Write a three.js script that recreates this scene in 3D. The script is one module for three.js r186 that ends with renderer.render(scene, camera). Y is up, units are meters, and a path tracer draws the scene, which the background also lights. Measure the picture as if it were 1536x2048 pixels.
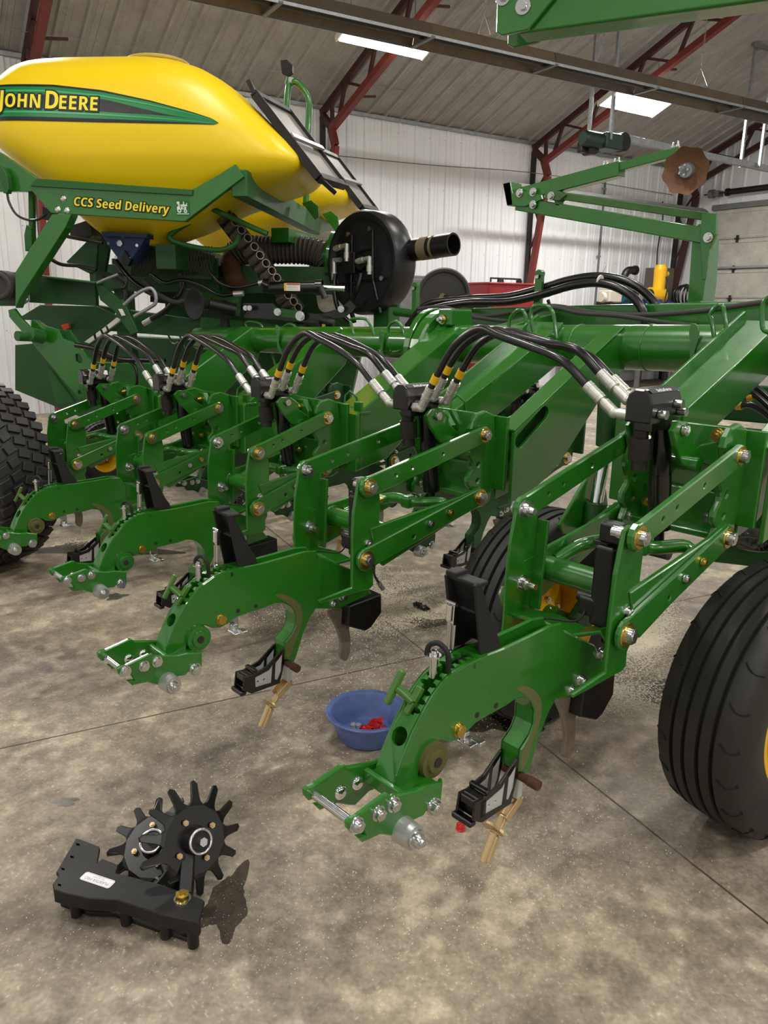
import * as THREE from 'three';
import { mergeGeometries } from 'three/addons/utils/BufferGeometryUtils.js';
import { TextGeometry } from 'three/addons/geometries/TextGeometry.js';
import { FontLoader } from 'three/addons/loaders/FontLoader.js';
import { RectAreaLightUniformsLib } from 'three/addons/lights/RectAreaLightUniformsLib.js';
import { RoundedBoxGeometry } from 'three/addons/geometries/RoundedBoxGeometry.js';

RectAreaLightUniformsLib.init();
const scene = new THREE.Scene();
scene.background = new THREE.Color(0x2a2a2c);

// ---------------------------------------------------------------- camera
const FPX = 1532.2, EYE = new THREE.Vector3(0, 1.42, 0);
const CR = new THREE.Vector3(0.68036, 0.01545, -0.73272);
const CD = new THREE.Vector3(0.20051, -0.96556, 0.16582);
const CF = new THREE.Vector3(-0.70492, -0.25973, -0.66002);
const camera = new THREE.PerspectiveCamera(2 * Math.atan(1024 / FPX) * 180 / Math.PI, 0.75, 0.05, 80);
camera.position.copy(EYE);
camera.quaternion.setFromRotationMatrix(new THREE.Matrix4().makeBasis(CR, CD.clone().negate(), CF.clone().negate()));
camera.updateMatrixWorld();

const renderer = new THREE.WebGLRenderer({ antialias: true });
renderer.toneMapping = THREE.LinearToneMapping;
renderer.toneMappingExposure = 2.55;
renderer.shadowMap.enabled = true;

// ---------------------------------------------------------------- building frame of reference and the lamps
const V = (x, y, z) => new THREE.Vector3(x, y, z);
const C1 = V(-9.6, 0, -7.6), WU = V(0.1727, 0, -0.985), WN = V(0.985, 0, 0.1727);
const BW = (s, n, y) => C1.clone().addScaledVector(WU, s).addScaledVector(WN, n).setY(y);   // along the eave wall, into the room, up
const EAVE = 4.2, SLOPE = 0.40, WIDTH = 19, S0 = -13, S1 = 8.35;
const roofY = n => EAVE + SLOPE * Math.min(n, WIDTH - n);
const BUILDING_YAW = Math.atan2(-WU.x, -WU.z);
const LAMP_ROWS = [[2.14, 4.42], [7.0, 6.3], [12.0, 6.3], [16.86, 4.42]], LAMP_S = [-9.3, -4.8, -0.3, 4.2];
const LAMP_POWER = 60, LAMP_COLOR = 0xfdfaf5;

// ---------------------------------------------------------------- pixel rays to points at a chosen plane
const ray = (x, y) => CR.clone().multiplyScalar((x - 768) / FPX).addScaledVector(CD, (y - 1024) / FPX).add(CF);
const AX = (x, y, X) => { const r = ray(x, y); return r.multiplyScalar(X / r.x).add(EYE); };
const AY = (x, y, Y) => { const r = ray(x, y); return r.multiplyScalar((Y - EYE.y) / r.y).add(EYE); };
const AZ = (x, y, Z) => { const r = ray(x, y); return r.multiplyScalar(Z / r.z).add(EYE); };
const TV = V(-0.6646, 0, -0.7472), FV = V(0.7472, 0, -0.6646);            // the seed tanks stand turned to the wing
const AT = (x, y, t) => { const r = ray(x, y); return r.multiplyScalar(t / r.dot(TV)).add(EYE); };
const AN = (x, y, n) => { const r = ray(x, y); const o = C1.clone().addScaledVector(WN, n).sub(EYE).dot(WN); return r.multiplyScalar(o / r.dot(WN)).add(EYE); };
const AS = (x, y, s) => { const r = ray(x, y); const o = C1.clone().addScaledVector(WU, s).sub(EYE).dot(WU); return r.multiplyScalar(o / r.dot(WU)).add(EYE); };

// ---------------------------------------------------------------- random, noise
function rng(seed) { let a = seed >>> 0; return () => { a = (a + 0x6D2B79F5) >>> 0; let t = Math.imul(a ^ (a >>> 15), 1 | a); t = (t + Math.imul(t ^ (t >>> 7), 61 | t)) ^ t; return ((t ^ (t >>> 14)) >>> 0) / 4294967296; }; }
function lattice(seed, n) { const r = rng(seed), a = new Float32Array(n * n); for (let i = 0; i < n * n; i++) a[i] = r(); return (x, y) => {      // tiling value noise, period n
  let xi = Math.floor(x), yi = Math.floor(y), fx = x - xi, fy = y - yi; fx = fx * fx * (3 - 2 * fx); fy = fy * fy * (3 - 2 * fy);
  xi = ((xi % n) + n) % n; yi = ((yi % n) + n) % n; const x1 = (xi + 1) % n, y1 = (yi + 1) % n;
  return (a[yi * n + xi] * (1 - fx) + a[yi * n + x1] * fx) * (1 - fy) + (a[y1 * n + xi] * (1 - fx) + a[y1 * n + x1] * fx) * fy; }; }
const clamp = (v, a, b) => Math.max(a, Math.min(b, v)), mix = (a, b, t) => a + (b - a) * t, sstep = (a, b, v) => { const t = clamp((v - a) / (b - a), 0, 1); return t * t * (3 - 2 * t); };
function dataTex(n, fn, srgb) {
  const d = new Uint8Array(n * n * 4); const o = [0, 0, 0];
  for (let y = 0; y < n; y++) for (let x = 0; x < n; x++) { fn(x / n, y / n, o); const i = (y * n + x) * 4; d[i] = clamp(o[0], 0, 1) * 255; d[i + 1] = clamp(o[1], 0, 1) * 255; d[i + 2] = clamp(o[2], 0, 1) * 255; d[i + 3] = 255; }
  const t = new THREE.DataTexture(d, n, n); t.wrapS = t.wrapT = THREE.RepeatWrapping; t.magFilter = THREE.LinearFilter; t.minFilter = THREE.LinearMipmapLinearFilter; t.generateMipmaps = true;
  if (srgb) t.colorSpace = THREE.SRGBColorSpace; t.needsUpdate = true; return t;
}
function rep(t, s) { const c = t.clone(); c.repeat.set(s, s); c.needsUpdate = true; return c; }

// ---------------------------------------------------------------- materials
const nA = lattice(11, 16), nB = lattice(12, 64), nC = lattice(13, 256);
const grimeTex = dataTex(512, (u, v, o) => { const a = nA(u * 16, v * 16), b = nB(u * 64, v * 64), c = nC(u * 256, v * 256); const k = 0.62 + 0.2 * a + 0.12 * b + 0.1 * c; o[0] = o[1] = o[2] = k; });
const roughTex = dataTex(512, (u, v, o) => { const a = nA(u * 16 + 3, v * 16), b = nB(u * 64, v * 64 + 7), c = nC(u * 256, v * 256); o[0] = o[1] = o[2] = 0.78 + 0.14 * a + 0.08 * b; });
const paintTex = dataTex(512, (u, v, o) => { const a = nA(u * 16, v * 16), b = nB(u * 64 + 9, v * 64), c = nC(u * 256, v * 256); const d = sstep(0.62, 0.9, a * 0.6 + b * 0.4); const k = 0.95 + 0.05 * c; o[0] = k * (0.98 + 0.02 * a) + d * 0.012; o[1] = k; o[2] = k * 0.97; }, true);
const std = (color, rough, metal = 0, extra = {}) => new THREE.MeshPhysicalMaterial({ color, roughness: rough, metalness: metal, ...extra });
const M = {
  green: std(0x206b15, 0.34, 0, { map: paintTex, roughnessMap: rep(roughTex, 2), clearcoat: 0.8, clearcoatRoughness: 0.1 }),
  greenDull: std(0x1b5b1b, 0.62, 0, { map: paintTex, roughnessMap: rep(roughTex, 1), clearcoat: 0.1, clearcoatRoughness: 0.4 }),
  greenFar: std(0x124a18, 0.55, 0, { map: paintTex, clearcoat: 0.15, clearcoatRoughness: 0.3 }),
  olive: std(0x3d6b1e, 0.42, 0, { map: paintTex, clearcoat: 0.4, clearcoatRoughness: 0.2 }),
  yellow: std(0xf2cf0e, 0.42, 0, { roughnessMap: rep(roughTex, 0.6) }),
  yellowPaint: std(0xe8b40c, 0.4, 0, { clearcoat: 0.3 }),
  black: std(0x050506, 0.5, 0, { roughnessMap: roughTex }),
  blackGloss: std(0x060606, 0.28, 0, { clearcoat: 0.4, clearcoatRoughness: 0.12 }),
  blackMatte: std(0x0f0f0f, 0.75, 0, { roughnessMap: roughTex }),
  hose: std(0x08080a, 0.3, 0, { clearcoat: 0.35, clearcoatRoughness: 0.2 }),
  rubber: std(0x24221f, 0.6, 0, { roughnessMap: rep(roughTex, 2), map: rep(grimeTex, 2) }),
  rubberGrey: std(0x3b3a37, 0.7, 0),
  zinc: std(0xd2d3d4, 0.24, 1, { roughnessMap: rep(roughTex, 6) }),
  chrome: std(0xe6e7ea, 0.1, 1),
  gold: std(0xd9b860, 0.3, 1, { roughnessMap: rep(roughTex, 6) }),
  brass: std(0xcbb083, 0.38, 0.55, { roughnessMap: rep(roughTex, 3) }),
  aluminium: std(0xb9bab8, 0.5, 0.75, { roughnessMap: rep(roughTex, 4) }),
  greyPlate: std(0xb5b8b5, 0.5, 0.15),
  fitting: std(0xcfcfc8, 0.42, 0.8, { roughnessMap: rep(roughTex, 6) }),
  rust: std(0x5a3a28, 0.8, 0.2, { map: rep(grimeTex, 3) }),
  dirt: std(0x7d6a48, 0.95, 0, { map: rep(grimeTex, 6) }),
  tan: std(0x8d8071, 0.5, 0.45, { map: rep(grimeTex, 3) }),
  bandYellow: std(0xe2b21a, 0.5),
  white: std(0xe9e8e2, 0.6),
  redPaint: std(0x8c1216, 0.4, 0, { clearcoat: 0.3 }),
  redSteel: std(0x47201d, 0.62, 0, { map: rep(grimeTex, 1) }),
  redSteelBright: std(0x7a2d25, 0.55, 0, { map: rep(grimeTex, 1) }),
  galv: std(0xa9adb0, 0.45, 0.7, { map: rep(grimeTex, 1.5) }),
  greySteel: std(0x7a7c7b, 0.55, 0.3, { map: rep(grimeTex, 1.5) }),
  darkSteel: std(0x2b2a29, 0.55, 0.3),
  mud: new THREE.MeshPhysicalMaterial({ color: 0x8d7a55, roughness: 0.95, transparent: true, opacity: 0.26 }),
  concrete: null,
};
M.wall = std(0xe3e6ea, 0.42, 0, { roughnessMap: rep(roughTex, 0.4), clearcoat: 0.15, clearcoatRoughness: 0.35 });
M.ceiling = std(0xa8a6a2, 0.5, 0, { map: rep(grimeTex, 0.35) });
M.doorWhite = std(0xb9b7ae, 0.6, 0, { map: rep(grimeTex, 0.5) });

// ---------------------------------------------------------------- naming
const used = {};
function numbered(name) { const n = used[name] = (used[name] ?? -1) + 1; return n ? `${name}_${String(n).padStart(3, '0')}` : name; }
function tag(o, label, category, group, kind) { o.userData = { ...o.userData, label, category }; if (group) o.userData.group = group; if (kind) o.userData.kind = kind; return o; }
function thing(name, label, category, pos = V(0, 0, 0), turn = 0, group) { const o = new THREE.Group(); o.name = numbered(name); o.position.copy(pos); o.rotation.y = turn; scene.add(o); return tag(o, label, category, group); }
function mesh(name, geos, mat, parent) { // one named mesh
  const g = Array.isArray(geos) ? join(geos) : geos; const m = new THREE.Mesh(g, mat); m.name = parent ? partName(parent, name) : numbered(name); m.castShadow = m.receiveShadow = true; (parent || scene).add(m); return m;
}
const partName = (p, name) => name;
function struct(name, geos, mat) { const m = mesh(name, geos, mat); m.userData.kind = 'structure'; return m; }

// ---------------------------------------------------------------- geometry helpers
function prep(g) { let q = g.index ? g.toNonIndexed() : g; for (const k of Object.keys(q.attributes)) if (!['position', 'normal'].includes(k)) q.deleteAttribute(k); if (!q.attributes.normal) q.computeVertexNormals(); return q; }
function boxUV(g) { const p = g.attributes.position, n = g.attributes.normal, uv = new Float32Array(p.count * 2);
  for (let i = 0; i < p.count; i++) { const ax = Math.abs(n.getX(i)), ay = Math.abs(n.getY(i)), az = Math.abs(n.getZ(i)); let a, b;
    if (ax >= ay && ax >= az) { a = p.getZ(i); b = p.getY(i); } else if (ay >= az) { a = p.getX(i); b = p.getZ(i); } else { a = p.getX(i); b = p.getY(i); } uv[i * 2] = a; uv[i * 2 + 1] = b; }
  g.setAttribute('uv', new THREE.BufferAttribute(uv, 2)); return g; }
function join(list) { const flat = list.flat(9).map(prep); return boxUV(flat.length === 1 ? flat[0] : mergeGeometries(flat, false)); }
const at = (g, x, y, z) => g.translate(x, y, z);
const place = (g, p, q) => g.applyMatrix4(new THREE.Matrix4().compose(p, q || new THREE.Quaternion(), V(1, 1, 1)));
const box = (w, h, d, x = 0, y = 0, z = 0, r = 0.003) => (r > 0 ? new RoundedBoxGeometry(w, h, d, 1, Math.min(r, w / 2.2, h / 2.2, d / 2.2)) : new THREE.BoxGeometry(w, h, d)).translate(x, y, z);
const UP = V(0, 1, 0);
function cyl(a, b, r0, r1 = r0, seg = 16, open = false) { const d = b.clone().sub(a), L = d.length(); const g = new THREE.CylinderGeometry(r1, r0, L, seg, 1, open); g.translate(0, L / 2, 0); return place(g, a, new THREE.Quaternion().setFromUnitVectors(UP, d.normalize())); }
function bar(a, b, w, h, up = UP, r = 0.003) { const d = b.clone().sub(a), L = d.length(); d.normalize(); const side = d.clone().cross(up).normalize(), u2 = side.clone().cross(d).normalize(); const g = box(w, h, L, 0, 0, 0, r);
  const m = new THREE.Matrix4().makeBasis(side.negate(), u2, d); m.setPosition(a.clone().add(b).multiplyScalar(0.5)); if (m.determinant() < 0) { m.makeBasis(side.negate(), u2, d); m.setPosition(a.clone().add(b).multiplyScalar(0.5)); } return g.applyMatrix4(m); }
function tube(pts, r, seg = 8, n, closed = false) { const c = new THREE.CatmullRomCurve3(pts, closed, 'centripetal'); return new THREE.TubeGeometry(c, n || pts.length * 6, r, seg, closed); }
function rod(pts, r, seg = 8) { const out = []; for (let i = 0; i < pts.length - 1; i++) { out.push(cyl(pts[i], pts[i + 1], r, r, seg)); if (i) out.push(new THREE.SphereGeometry(r, seg, 6).translate(pts[i].x, pts[i].y, pts[i].z)); } return out; }
function shape(pts, holes = []) { const s = new THREE.Shape(pts.map(p => new THREE.Vector2(p[0], p[1]))); for (const h of holes) s.holes.push(h instanceof THREE.Path ? h : new THREE.Path(h.map(p => new THREE.Vector2(p[0], p[1])))); return s; }
function circ(x, y, r, n = 14) { const a = []; for (let i = 0; i < n; i++) a.push([x + r * Math.cos(i / n * 6.28319), y + r * Math.sin(i / n * 6.28319)]); return a; }
function extrude(s, th, bevel = 0.002) { const b = Math.min(bevel, th / 3); return new THREE.ExtrudeGeometry(s, { depth: th - 2 * b, bevelEnabled: b > 0, bevelThickness: b, bevelSize: b, bevelOffset: -b, bevelSegments: 1, curveSegments: 10 }).translate(0, 0, b); }
const extX = (zy, x0, x1, holes = [], bevel = 0.002) => extrude(shape(zy.map(p => [-p[0], p[1]]), holes.map(h => h.map(p => [-p[0], p[1]]))), x1 - x0, bevel).rotateY(Math.PI / 2).translate(x0, 0, 0);
const extZ = (xy, z0, z1, holes = [], bevel = 0.002) => extrude(shape(xy, holes), z1 - z0, bevel).translate(0, 0, z0);
const extY = (xz, y0, y1, holes = [], bevel = 0.002) => extrude(shape(xz.map(p => [p[0], -p[1]]), holes.map(h => h.map(p => [p[0], -p[1]]))), y1 - y0, bevel).rotateX(-Math.PI / 2).translate(0, y0, 0);
function smooth(pts, n = 4, closed = true) { const c = new THREE.CatmullRomCurve3(pts.map(p => V(p[0], p[1], 0)), closed, 'centripetal'); return c.getPoints(pts.length * n).slice(0, closed ? -1 : undefined).map(p => [p.x, p.y]); }
// basis with in-plane axes (f, y) and depth t, for things that stand square to the seed tanks
const TB = new THREE.Matrix4().makeBasis(FV, UP, TV.clone().negate());
const extT = (fy, t0, t1, holes = [], bevel = 0.003) => extrude(shape(fy, holes), t1 - t0, bevel).translate(0, 0, -t1).applyMatrix4(TB);
const fy = (pts, t) => pts.map(p => { const q = AT(p[0], p[1], t); return [q.dot(FV), q.y]; });
const FT = (f, y, t) => V(0, y, 0).addScaledVector(FV, f).addScaledVector(TV, t);
function hexHead(p, dir, r, h) { return cyl(p, p.clone().addScaledVector(dir, h), r, r * 0.97, 6); }

// ================================================================= floor
// concrete colour: mottled greys and browns, darker stains, pale flecks; all of it lies on the concrete itself
const FT_N = 2048, FT_SIZE = 5.2;
const f1 = lattice(21, 8), f2 = lattice(22, 32), f3 = lattice(23, 128), f4 = lattice(24, 512), f5 = lattice(25, 1024), f6 = lattice(26, 16), f7 = lattice(27, 64);
const floorTex = dataTex(FT_N, (u, v, o) => {
  const a = f1(u * 8, v * 8), b = f2(u * 32 + 2 * f1(u * 8 + 3, v * 8), v * 32), c = f3(u * 128, v * 128), d = f4(u * 512, v * 512), e = f5(u * 1024, v * 1024), g = f6(u * 16, v * 16), h = f7(u * 64 + 3 * g, v * 64 + 3 * a);
  let k = 0.53 + 0.07 * (a - 0.5) + 0.10 * (b - 0.5) + 0.09 * (c - 0.5) + 0.09 * (d - 0.5) + 0.08 * (e - 0.5);
  k += 0.09 * sstep(0.5, 0.8, h * 0.6 + c * 0.4) - 0.08 * sstep(0.5, 0.85, g * 0.55 + h * 0.45);
  const st = sstep(0.62, 0.74, g * 0.5 + b * 0.4 + c * 0.1) * 0.16; k *= 1 - st;
  const fl = e > 0.9 && d > 0.55 && b > 0.42 ? 0.10 : 0; k += fl;
  const wrm = 0.5 + 0.5 * (a - g);
  o[0] = k * (1.05 + 0.05 * wrm); o[1] = k * (0.985 + 0.02 * wrm); o[2] = k * (0.90 - 0.06 * wrm) + fl * 0.08;
}, true);
const floorRough = dataTex(1024, (u, v, o) => { const a = f1(u * 8, v * 8), b = f2(u * 32, v * 32), d = f4(u * 512, v * 512); o[0] = o[1] = o[2] = 0.34 + 0.28 * a + 0.2 * b + 0.18 * d; });
const floorBump = dataTex(1024, (u, v, o) => { o[0] = o[1] = o[2] = 0.4 * f3(u * 128, v * 128) + 0.4 * f4(u * 512, v * 512) + 0.2 * f5(u * 1024, v * 1024); });
for (const t of [floorTex, floorRough, floorBump]) t.repeat.set(1 / FT_SIZE, 1 / FT_SIZE);
M.concrete = std(0xffffff, 1, 0, { map: floorTex, roughnessMap: floorRough, bumpMap: floorBump, bumpScale: 0.0012 });

const floor = new THREE.Group(); floor.name = 'floor'; floor.userData.kind = 'structure'; scene.add(floor);
{
  const d1 = V(0.273, 0, -0.962), d2 = V(0.962, 0, 0.273), P = (a, b, y) => V(0, y, 0).addScaledVector(d1, a).addScaledVector(d2, b);
  const basis = new THREE.Matrix4().makeBasis(d2, UP, d1.clone().negate());
  const A = [-15.97, -12.3, -8.7, -5.1, -2.064, 1.536, 5.136, 8.736, 12.336, 15.936, 19.6], B = [-16.9, -13.343, -9.743, -6.143, -2.543, 1.057, 4.657, 8.257, 11.857];
  for (let i = 0; i < A.length - 1; i++) for (let j = 0; j < B.length - 1; j++) {
    const w = B[j + 1] - B[j] - 0.005, l = A[i + 1] - A[i] - 0.005;
    const g = box(w, 0.12, l, (B[j] + B[j + 1]) / 2, -0.06, -(A[i] + A[i + 1]) / 2, 0.003).applyMatrix4(basis);
    mesh('floor_slab', [g], M.concrete, floor);
  }
  const sub = mesh('floor_bed', [box(31, 0.2, 37, -2.5, -0.235, -1.8, 0).applyMatrix4(basis)], std(0x1c1a17, 0.9), floor);
}

// ================================================================= ribbed sheets
function ribProfile(w, h, minor) {     // cross-section of one sheet, w wide: raised ribs h deep with small stiffeners between
  const p = [], rib = 0.305, n = Math.max(1, Math.round(w / rib)), q = w / n; p.push([0, 0]);
  for (let i = 0; i < n; i++) { const x = i * q;
    p.push([x + q * 0.5 - 0.034, 0], [x + q * 0.5 - 0.016, h], [x + q * 0.5 + 0.016, h], [x + q * 0.5 + 0.034, 0]);
    if (minor) for (const k of [0.77, 0.99]) { const m = x + q * k; if (m + 0.012 < w) p.push([m - 0.012, 0], [m - 0.005, minor], [m + 0.005, minor], [m + 0.012, 0]); } }
  p.sort((a, b) => a[0] - b[0]); if (p[p.length - 1][0] < w) p.push([w, 0]);
  const back = [[w, -0.012], [0, -0.012]]; return [...p, ...back];
}
function sheet(w, len, h, minor) { return extrude(shape(ribProfile(w - 0.003, h, minor)), len, 0); }     // x across, y out, z along
function setBasis(g, o, x, y, z) { const m = new THREE.Matrix4().makeBasis(x, y, z).setPosition(o); const flip = m.determinant() < 0; g = g.index ? g.toNonIndexed() : g; g.applyMatrix4(m);
  if (flip) for (const k of Object.keys(g.attributes)) { const a = g.attributes[k], n = a.itemSize; for (let i = 0; i < a.count; i += 3) for (let c = 0; c < n; c++) { const t = a.array[(i + 1) * n + c]; a.array[(i + 1) * n + c] = a.array[(i + 2) * n + c]; a.array[(i + 2) * n + c] = t; } }
  return g; }
const NS = n => n.clone().negate();

// ================================================================= walls
function wallGroup(name) { const g = new THREE.Group(); g.name = name; g.userData.kind = 'structure'; scene.add(g); return g; }
{ // eave wall behind the machine
  const w = wallGroup('wall_back'); const sw = 0.9135, n = Math.round((S1 - S0) / sw), step = (S1 - S0) / n; const gs = sheet(step, EAVE - 0.04, 0.02, 0.007);
  mesh('wall_core', [setBasis(box(S1 - S0 + 0.4, EAVE + 0.3, 0.12, (S1 - S0) / 2, (EAVE + 0.3) / 2, 0, 0), BW(S0, -0.09, 0), WU, UP, NS(WN))], M.greySteel, w);
  for (let i = 0; i < n; i++) { const m = mesh('wall_panel', [setBasis(gs.clone(), BW(S0 + i * step, 0, 0), WU, WN, UP)], M.wall, w); void m; }
  // screw rows
  const sc = [], r = 0.006; for (const y of [1.05, 2.3, 3.25, 4.0]) for (let s = -4.5; s < S1; s += 0.305) { const p = BW(s + 0.06, 0.001, y); sc.push(cyl(p, p.clone().addScaledVector(WN, 0.005), r, r * 0.8, 6)); }
  const m = mesh('screw_rows', sc, M.greySteel, w); m.userData.kind = 'stuff';
}
{ // gable wall with the overhead door; D0..D1 is the door opening
  const D0 = 0.86, D1 = 5.2, DH = 3.32, w = wallGroup('wall_right'), step = WIDTH / 21, zin = NS(WU);
  const core = extrude(shape([[0, 0], [D0, 0], [D0, DH], [D1, DH], [D1, 0], [WIDTH, 0], [WIDTH, EAVE], [WIDTH / 2, roofY(WIDTH / 2) + 0.1], [0, EAVE]]), 0.12, 0);
  mesh('wall_core', [setBasis(core, BW(S1 + 0.14, 0, 0), WN, UP, zin)], M.greySteel, w);
  for (let i = 0; i < 21; i++) { const a = i * step, b = a + step, segs = [];
    const put = (x0, x1, y0) => { const h = Math.max(roofY(x0 + 0.001), roofY(x1 - 0.001)) - y0; if (x1 - x0 > 0.02) segs.push(setBasis(sheet(x1 - x0, h, 0.02, 0), BW(S1, x0, y0), WN, zin, UP)); };
    if (b <= D0 || a >= D1) put(a, b, 0); else { if (a < D0) put(a, D0, 0); if (b > D1) put(D1, b, 0); put(Math.max(a, D0), Math.min(b, D1), DH); }
    mesh('wall_panel', segs, M.wall, w); }
  const tr = (a, b, w2, h) => bar(a, b, w2, h, UP, 0.002);
  const f = struct('trim_1', [tr(BW(S1 - 0.05, D0 - 0.04, 0), BW(S1 - 0.05, D0 - 0.04, DH + 0.05), 0.09, 0.09), tr(BW(S1 - 0.05, D1 + 0.04, 0), BW(S1 - 0.05, D1 + 0.04, DH + 0.05), 0.09, 0.09), tr(BW(S1 - 0.05, D0 - 0.08, DH + 0.05), BW(S1 - 0.05, D1 + 0.08, DH + 0.05), 0.09, 0.1)], M.greySteel); void f;
  // overhead door of wide insulated sections
  const d = new THREE.Group(); d.name = 'door_1'; d.userData.kind = 'structure'; scene.add(d);
  const rows = 6, ph = DH / rows;
  for (let i = 0; i < rows; i++) { const y = i * ph; const p = mesh('door_panel', [setBasis(box(D1 - D0 - 0.01, ph - 0.008, 0.05, (D1 - D0) / 2, ph / 2, 0, 0.006), BW(S1 - 0.035, D0, y), WN, UP, zin), setBasis(box(D1 - D0 - 0.02, 0.05, 0.012, (D1 - D0) / 2, ph - 0.05, 0.03, 0.004), BW(S1 - 0.035, D0, y), WN, UP, zin), setBasis(box(D1 - D0 - 0.02, 0.05, 0.012, (D1 - D0) / 2, 0.05, 0.03, 0.004), BW(S1 - 0.035, D0, y), WN, UP, zin)], M.doorWhite, d);
    void p;
    if (i) for (const n of [D0 + 0.06, D0 + 0.55, D0 + 1.6, D0 + 2.7]) { const c = BW(S1 - 0.09, n, y); mesh('hinge', [setBasis(box(0.05, 0.13, 0.014, 0, 0, 0, 0.003), c, WN, UP, zin), cyl(c.clone().addScaledVector(WN, -0.05).addScaledVector(WU, -0.012), c.clone().addScaledVector(WN, 0.05).addScaledVector(WU, -0.012), 0.012, 0.012, 8)], M.darkSteel, d); }
    if (i === 2 || i === 4) mesh('strut_rail', [bar(BW(S1 - 0.085, D0 + 0.03, y + 0.03), BW(S1 - 0.085, D1 - 0.03, y + 0.03), 0.05, 0.04)], M.galv, d); }
  // door tracks: upright, bend, overhead run
  for (const n of [D0 + 0.0, D1]) { const pts = [BW(S1 - 0.14, n, 0.02), BW(S1 - 0.14, n, 2.9)]; for (let k = 0; k <= 6; k++) { const a = k / 6 * Math.PI / 2; pts.push(BW(S1 - 0.14 - 0.38 * (1 - Math.cos(a)), n, 2.92 + 0.38 * Math.sin(a))); } pts.push(BW(3.1, n, 3.32));
    mesh('door_track', pts.slice(0, -1).map((p, i) => bar(p, pts[i + 1], 0.05, 0.06, WN, 0.004)), M.greySteel, d); }
}
{ // the two walls behind the camera close the room
  const w = struct('wall_front', [setBasis(box(S1 - S0 + 0.4, EAVE + 0.3, 0.14, (S1 - S0) / 2, (EAVE + 0.3) / 2, 0, 0), BW(S0, WIDTH + 0.09, 0), WU, UP, NS(WN))], M.wall); void w;
  const core = extrude(shape([[0, 0], [WIDTH, 0], [WIDTH, EAVE], [WIDTH / 2, roofY(WIDTH / 2) + 0.1], [0, EAVE]]), 0.12, 0);
  struct('wall_left', [setBasis(core, BW(S0, 0, 0), WN, UP, NS(WU))], M.wall);
}
{ // roof liner: ribbed sheets running up the slope
  const c = wallGroup('ceiling'); const cs = Math.cos(Math.atan(SLOPE)), sn = Math.sin(Math.atan(SLOPE)), len = WIDTH / 2 / cs, n = 24, step = (S1 - S0) / n; const gs = sheet(step, len, 0.032, 0.004);
  const up1 = WN.clone().multiplyScalar(cs).addScaledVector(UP, sn), in1 = WN.clone().multiplyScalar(sn).addScaledVector(UP, -cs);
  const up2 = WN.clone().multiplyScalar(-cs).addScaledVector(UP, sn), in2 = WN.clone().multiplyScalar(-sn).addScaledVector(UP, -cs);
  mesh('roof_deck', [setBasis(box(S1 - S0 + 0.5, 0.12, len + 0.2, (S1 - S0) / 2, -0.09, len / 2, 0), BW(S0, 0, EAVE), WU, in1, up1), setBasis(box(S1 - S0 + 0.5, 0.12, len + 0.2, (S1 - S0) / 2, -0.09, len / 2, 0), BW(S0, WIDTH, EAVE), WU, in2, up2)], M.greySteel, c);
  for (let i = 0; i < n; i++) { mesh('ceiling_panel', [setBasis(gs.clone(), BW(S0 + i * step, 0, EAVE), WU, in1, up1)], M.ceiling, c); mesh('ceiling_panel', [setBasis(gs.clone(), BW(S0 + i * step, WIDTH, EAVE), WU, in2, up2)], M.ceiling, c); }
  struct('trim_2', [bar(BW(S0, 0.03, EAVE - 0.03), BW(S1, 0.03, EAVE - 0.03), 0.05, 0.05)], M.galv);
}

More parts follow.
